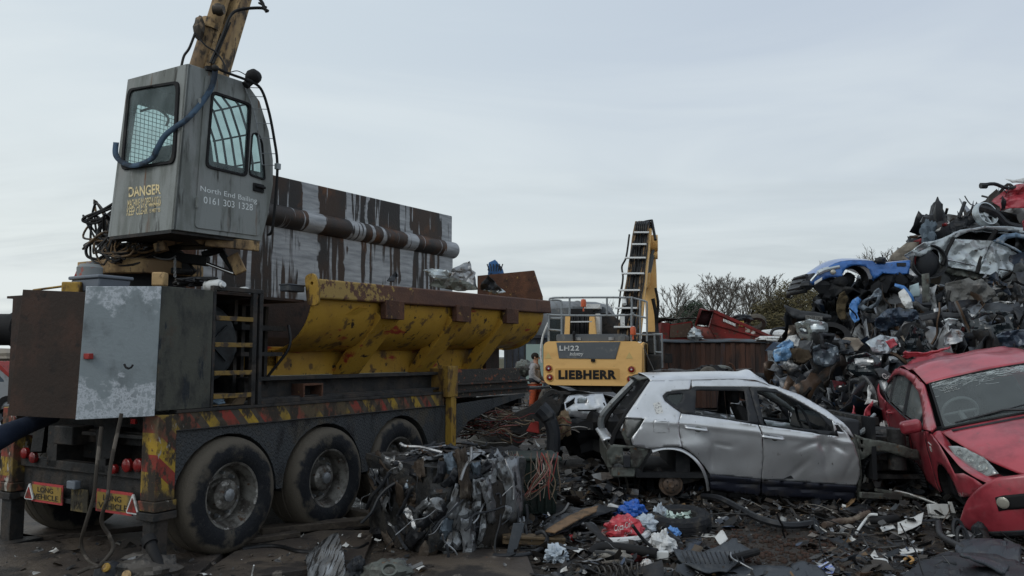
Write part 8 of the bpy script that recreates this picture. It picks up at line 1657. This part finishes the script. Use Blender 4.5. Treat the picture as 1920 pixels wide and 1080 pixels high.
o=MB().hexa([V(-.06,0,0),V(.06,0,0),V(.06,.1,0),V(-.06,.1,0),V(.0,0,.16),V(.05,0,.16),V(.05,.1,.16),V(.0,.1,.16)]).build('red_wedge_case',REDP,None,bev=.01);o.location=at(143,536,7.0);tag(o,'faded red sloping case left of the grey drum on the cabinet','case')
o=MB().box((-.08,-.05,-.05),(.08,.05,.05)).bar((-.35,0,-.02),(-.05,0,.02),.02,.02).build('yellow_bracket',YEL,None,bev=.01);o.location=at(138,540,6.8);tag(o,'small worn yellow bracket on the left cabinet edge','bracket')
for i,(x,y,r_,l,lb) in enumerate(((402,536,.055,.20,'larger white plastic bottle lying on top of the cabinet side'),(457,543,.025,.09,'small white bottle lying above the access ladder'))):
    b=onT('white_bottle',lb,'bottle',x,y,6.98 if i==0 else 7.4); b['group']='white bottles on the trailer'
    MB().lathe([(0,0),(r_*.8,0),(r_,.01),(r_,l*.7),(r_*.8,l*.85),(r_*.4,l*.9),(r_*.4,l),(0,l)],(-l/2,0,0),(1,.1,.02),18).build('bottle_body',M('bottle_white',(.55,.56,.55),[((.35,.35,.33),9,.5,.65)],rough=.4),b); MB().cyl((l*.45,0,0),(l*.6,0,.01),r_*.45,n=12).build('cap',WHT,b)
o=MB().box((-.13,-.08,-.04),(.13,.08,.05)).box((-.14,-.09,.03),(.14,.09,.05)).build('grey_case',GPL,None,bev=.01);o.location=at(548,541,7.85);o.scale=(.8,.8,.8);o.rotation_euler=(0,0,R(60));tag(o,'small dark grey case beside the yellow trough end','case')
m=MB();rgh=random.Random(8)
for i in range(9):
    q=[at(rgh.uniform(330,400),534,7.1)]
    for k in range(4): q.append(at(rgh.uniform(325,405),rgh.uniform(520,536),rgh.uniform(6.95,7.3)))
    m.tube(smooth([p-at(365,530,7.1) for p in q],5),.012,6)
o=m.build('hose_coil',HOSE,None);o.location=at(365,530,7.1);tag(o,'loose black hoses coiled on the cabinet roof under the crane','hoses')
o=MB().box((-.06,-.05,-.06),(.06,.05,.07)).build('tan_filter',TAN,None,bev=.015);o.location=at(300,525,7.3);tag(o,'short tan cylinder block standing under the crane chain','block')
cb=thing('cardboard_box','open brown cardboard box behind the lowest ladder rung','box',FT); MB().plate([(0,0),(.26,0),(.26,.10),(0,.10)],[[(.01,.01),(.25,.01),(.25,.09),(.01,.09)]],lambda u,v,w:V(-.1+u,.08+w,1.27+v),0,.2).hexa([V(.1,.06,1.27),V(.25,.06,1.27),V(.25,.07,1.27),V(.1,.07,1.27),V(.13,.0,1.36),V(.24,.0,1.36),V(.24,.01,1.36),V(.13,.01,1.36)]).build('box_shell',M('cardboard'),cb)
o=blob('blue_rag','pale blue rag in the open cardboard box','rag',FT.m@V(0,.12,1.30),(.07,.05,.03),M('rag_blue',(.25,.35,.45),rough=.9),.4,2,2)
# scrap in the trough
for i,(pl,mt,lb,Yv) in enumerate((([(800,508),(812,504),(838,506),(846,512),(838,522),(822,524),(806,518)],SILC,'pale folded sheet at the left of the scrap in the trough',11.5),([(838,520),(850,506),(866,492),(876,488),(880,505),(888,510),(892,536),(870,540),(850,534)],STEEL,'tall jagged silver sheet peak in the trough',11.6),([(866,512),(880,500),(890,516),(896,540),(872,545)],SHRED,'dark folded sheet right of the silver peak in the trough',11.9),([(815,525),(850,520),(880,530),(900,543),(860,546),(806,536)],UNDR,'grey crumpled sheet lying low in the trough',11.4),([(905,530),(918,516),(926,528),(940,545),(900,543)],BPL,'black torn sheet at the right end of the trough scrap',12.2),([(730,528),(742,508),(746,530)],BPL,'small black pointed sheet sticking up from the trough',9.6),([(910,545),(935,538),(950,548),(930,552)],SILC,'white curved strip lying near the end flap',12.3))):
    piece('trough_scrap',lb,'scrap sheet',pl,Yv,mt,.08,R(-20),70+i,4,.008)
o,_=piece('blue_grab','blue steel grab tip rising behind the trough end flap','grab',[(912,640),(915,512),(917,492),(928,487),(940,500),(944,512),(946,640)],16,M('grab_blue',(.05,.14,.32),[((.02,.03,.05),9,.5,.6)],rough=.5),.05,0,90,3,.05)
m=MB()
for i in range(6): a=at(918+i*4,509,15.9)-o.location; m.tube([a,a+V(.02*i-.05,0,.15)],.012,5)
m.build('grab_ribs',BPL,o)
# ================================================================ trees and scrub
BARK=M('bare_bark',(.13,.115,.10),[((.07,.06,.05),3,.45,.65)],rough=.9); TWIG=M('twigs',(.13,.115,.10),rough=.9)
def bare_tree(x,ytop,ybase,Y,label,seed,spread=.5,lv=6,twm=None,nb=3,name='bare_tree',trunks=1,group='bare trees behind the yard',dens=1.):
    r=random.Random(seed); p0=at(x,ybase,Y);top=at(x,ytop,Y); H=top.z-p0.z
    g0=bank_h(p0.x,p0.y); base=V(p0.x,p0.y,min(g0,p0.z)); H=top.z-base.z
    t=thing(name,label,'tree',loc=base,group=group); T=MB();C=MB()
    def limb(p,d,l,rad,k):
        n=4; q=[p]
        for i in range(n): d=(d+V(r.gauss(0,.10),r.gauss(0,.10),r.gauss(.05,.05))).normalized(); q.append(q[-1]+d*l/n)
        (T if k<1 else C).tube(q,[max(.013,rad*(1-.2*i)) for i in range(n+1)],5 if k<1 else 3,cap=False)
        if k>=lv-3: return
        m_=nb+2 if k<2 else nb+1
        for i in range(m_):
            t=.25+.75*(i+r.random())/m_; j=min(int(t*n),n-1); st=q[j].lerp(q[j+1],t*n-j) if t<1 else q[-1]
            pd=Matrix.Rotation(r.uniform(0,6.28),3,d)@d.orthogonal().normalized(); an=r.uniform(.35,.8)
            limb(st,(d*math.cos(an)+pd*math.sin(an)+V(0,0,.10)).normalized(),l*r.uniform(.38,.6)*(1.15-.3*t),rad*.5,k+1)
    for k in range(trunks):
        lean=V(r.gauss(0,.06)+(.22*k-.11)*(trunks>1),r.gauss(0,.05),1).normalized(); q=[V(.25*k,0,0)+lean*H*f+V(r.gauss(0,.012)*H*f,0,0) for f in (0,.2,.4,.6,.8,1.)]
        T.tube(q,[H*.020*(1-.17*i) for i in range(6)],6,cap=False)
        for i in range(22):
            f=.24+.74*(i+r.random())/22; j=min(int(f*5),4); st=q[j].lerp(q[j+1],f*5-j); ph=i*2.4+r.uniform(-.4,.4); an=(.95-.45*f)*spread*2
            env=math.sin(math.pi*min(1,max(0,(f-.12)/.95))**.8)
            limb(st,V(math.cos(ph)*math.sin(an),math.sin(ph)*math.sin(an),math.cos(an)).normalized(),H*(.12+.34*env*spread*1.7)*.8,H*.008,0)
    # scale the crown so that the top meets its height
    zs=max(v[2] for v in C.v); s=H/zs
    for B_ in (T,C): B_.v=[(a*s,b*s,c*s) for a,b,c in B_.v]
    T.build('trunk',BARK,t); C.build('crown',twm or TWIG,t,sm=0); return t
def bank_h(x,y): return 0.6
bare_tree(1345,509,604,62,'tall spreading bare birch behind the red skip',1,.52,6,trunks=2)
bare_tree(1252,530,612,46,'bare thin tree just right of the digger boom',2,.6,5,group='bare trees behind the yard')
bare_tree(1405,528,602,66,'slender bare tree right of the tall birch',3,.42,6)
bare_tree(1442,513,600,70,'bare tree between the slender tree and the olive bushes',4,.5,6)
bare_tree(1490,528,600,72,'bare tree rising behind the olive bushes',6,.55,5)
bare_tree(1655,455,560,60,'bare treetop showing above the heap beside the beige shell',7,.6,5)
bare_tree(1562,483,560,80,'faint bare treetop above the nose of the blue car',8,.6,5)
bare_tree(1148,560,610,90,'tiny bare tree seen beyond the digger roof guard',9,.5,4)
def leafy(x,y,Y,r,label,name,mat,seed,n=2600,s=.16,trunk=True):
    rr=random.Random(seed); c=at(x,y,Y); t=thing(name,label,'bush' if 'bush' in name else 'tree',loc=(c.x,c.y,.6)); m=MB(); h=c.z-.6
    for i in range(n):
        d=V(rr.gauss(0,1),rr.gauss(0,1),rr.gauss(0,1)).normalized(); k=rr.random()**.45*(1+.35*noise.noise(d*2.2+V(seed,0,0))+.15*noise.noise(d*6)); p=V(d.x*r[0]*k,d.y*r[1]*k,h+d.z*r[2]*k)
        a=V(rr.gauss(0,1),rr.gauss(0,1),rr.gauss(0,1)).normalized()*s*rr.uniform(.5,1.3); b=a.orthogonal().normalized()*s*.45
        m.add([p-a,p+b,p+a],[(0,1,2)])
    m.build('crown',mat,t,sm=0)
    T=MB()
    for k in range(5): T.tube(smooth([V(rr.gauss(0,.15),0,0),V(rr.gauss(0,.3),rr.gauss(0,.2),h*.6),V(rr.gauss(0,r[0]*.5),rr.gauss(0,r[1]*.4),h+r[2]*.4)],4),.06,5)
    T.build('trunk',BARK,t); return t
PINE=M('dark_evergreen',isl=[(3,(.022,.035,.022)),(3,(.035,.05,.03)),(1,(.05,.065,.04))],rough=.8)
OLV=M('olive_scrub',isl=[(3,(.085,.07,.03)),(3,(.06,.052,.026)),(2,(.12,.10,.05)),(1,(.04,.036,.02))],rough=.9)
leafy(1300,588,58,(1.15,1.1,1.0),'dark round evergreen left of the tall birch','evergreen_tree',PINE,1,2600,.16)
leafy(1276,603,54,(1.0,1.0,.7),'low dark evergreen bush at the foot of the bare tree','evergreen_bush',PINE,2,1800,.14)
for i,(x,y,Y,r,lb) in enumerate(((1446,590,58,(1.6,1.5,1.1),'leftmost rounded olive brown bush beyond the container'),(1490,570,56,(2.4,1.6,1.7),'tall olive brown bush in the middle of the scrub'),(1540,582,52,(2.0,1.5,1.7),'olive brown bush partly hidden by the heap edge'),(1465,612,50,(2.0,1.4,.9),'low olive bush in front of the taller scrub'),(1530,612,48,(2.2,1.4,1.3),'low olive bush against the left edge of the heap'),(1412,612,60,(.9,1.0,.45),'small olive bush at the left end of the scrub'))):
    leafy(x,y,Y,r,lb,'scrub_bush',OLV,10+i,3600,.17)
# every labelled top-level object is a thing unless it says otherwise
for o in bpy.data.objects:
    if o.parent is None and 'category' in o and 'kind' not in o: o['kind']='thing'
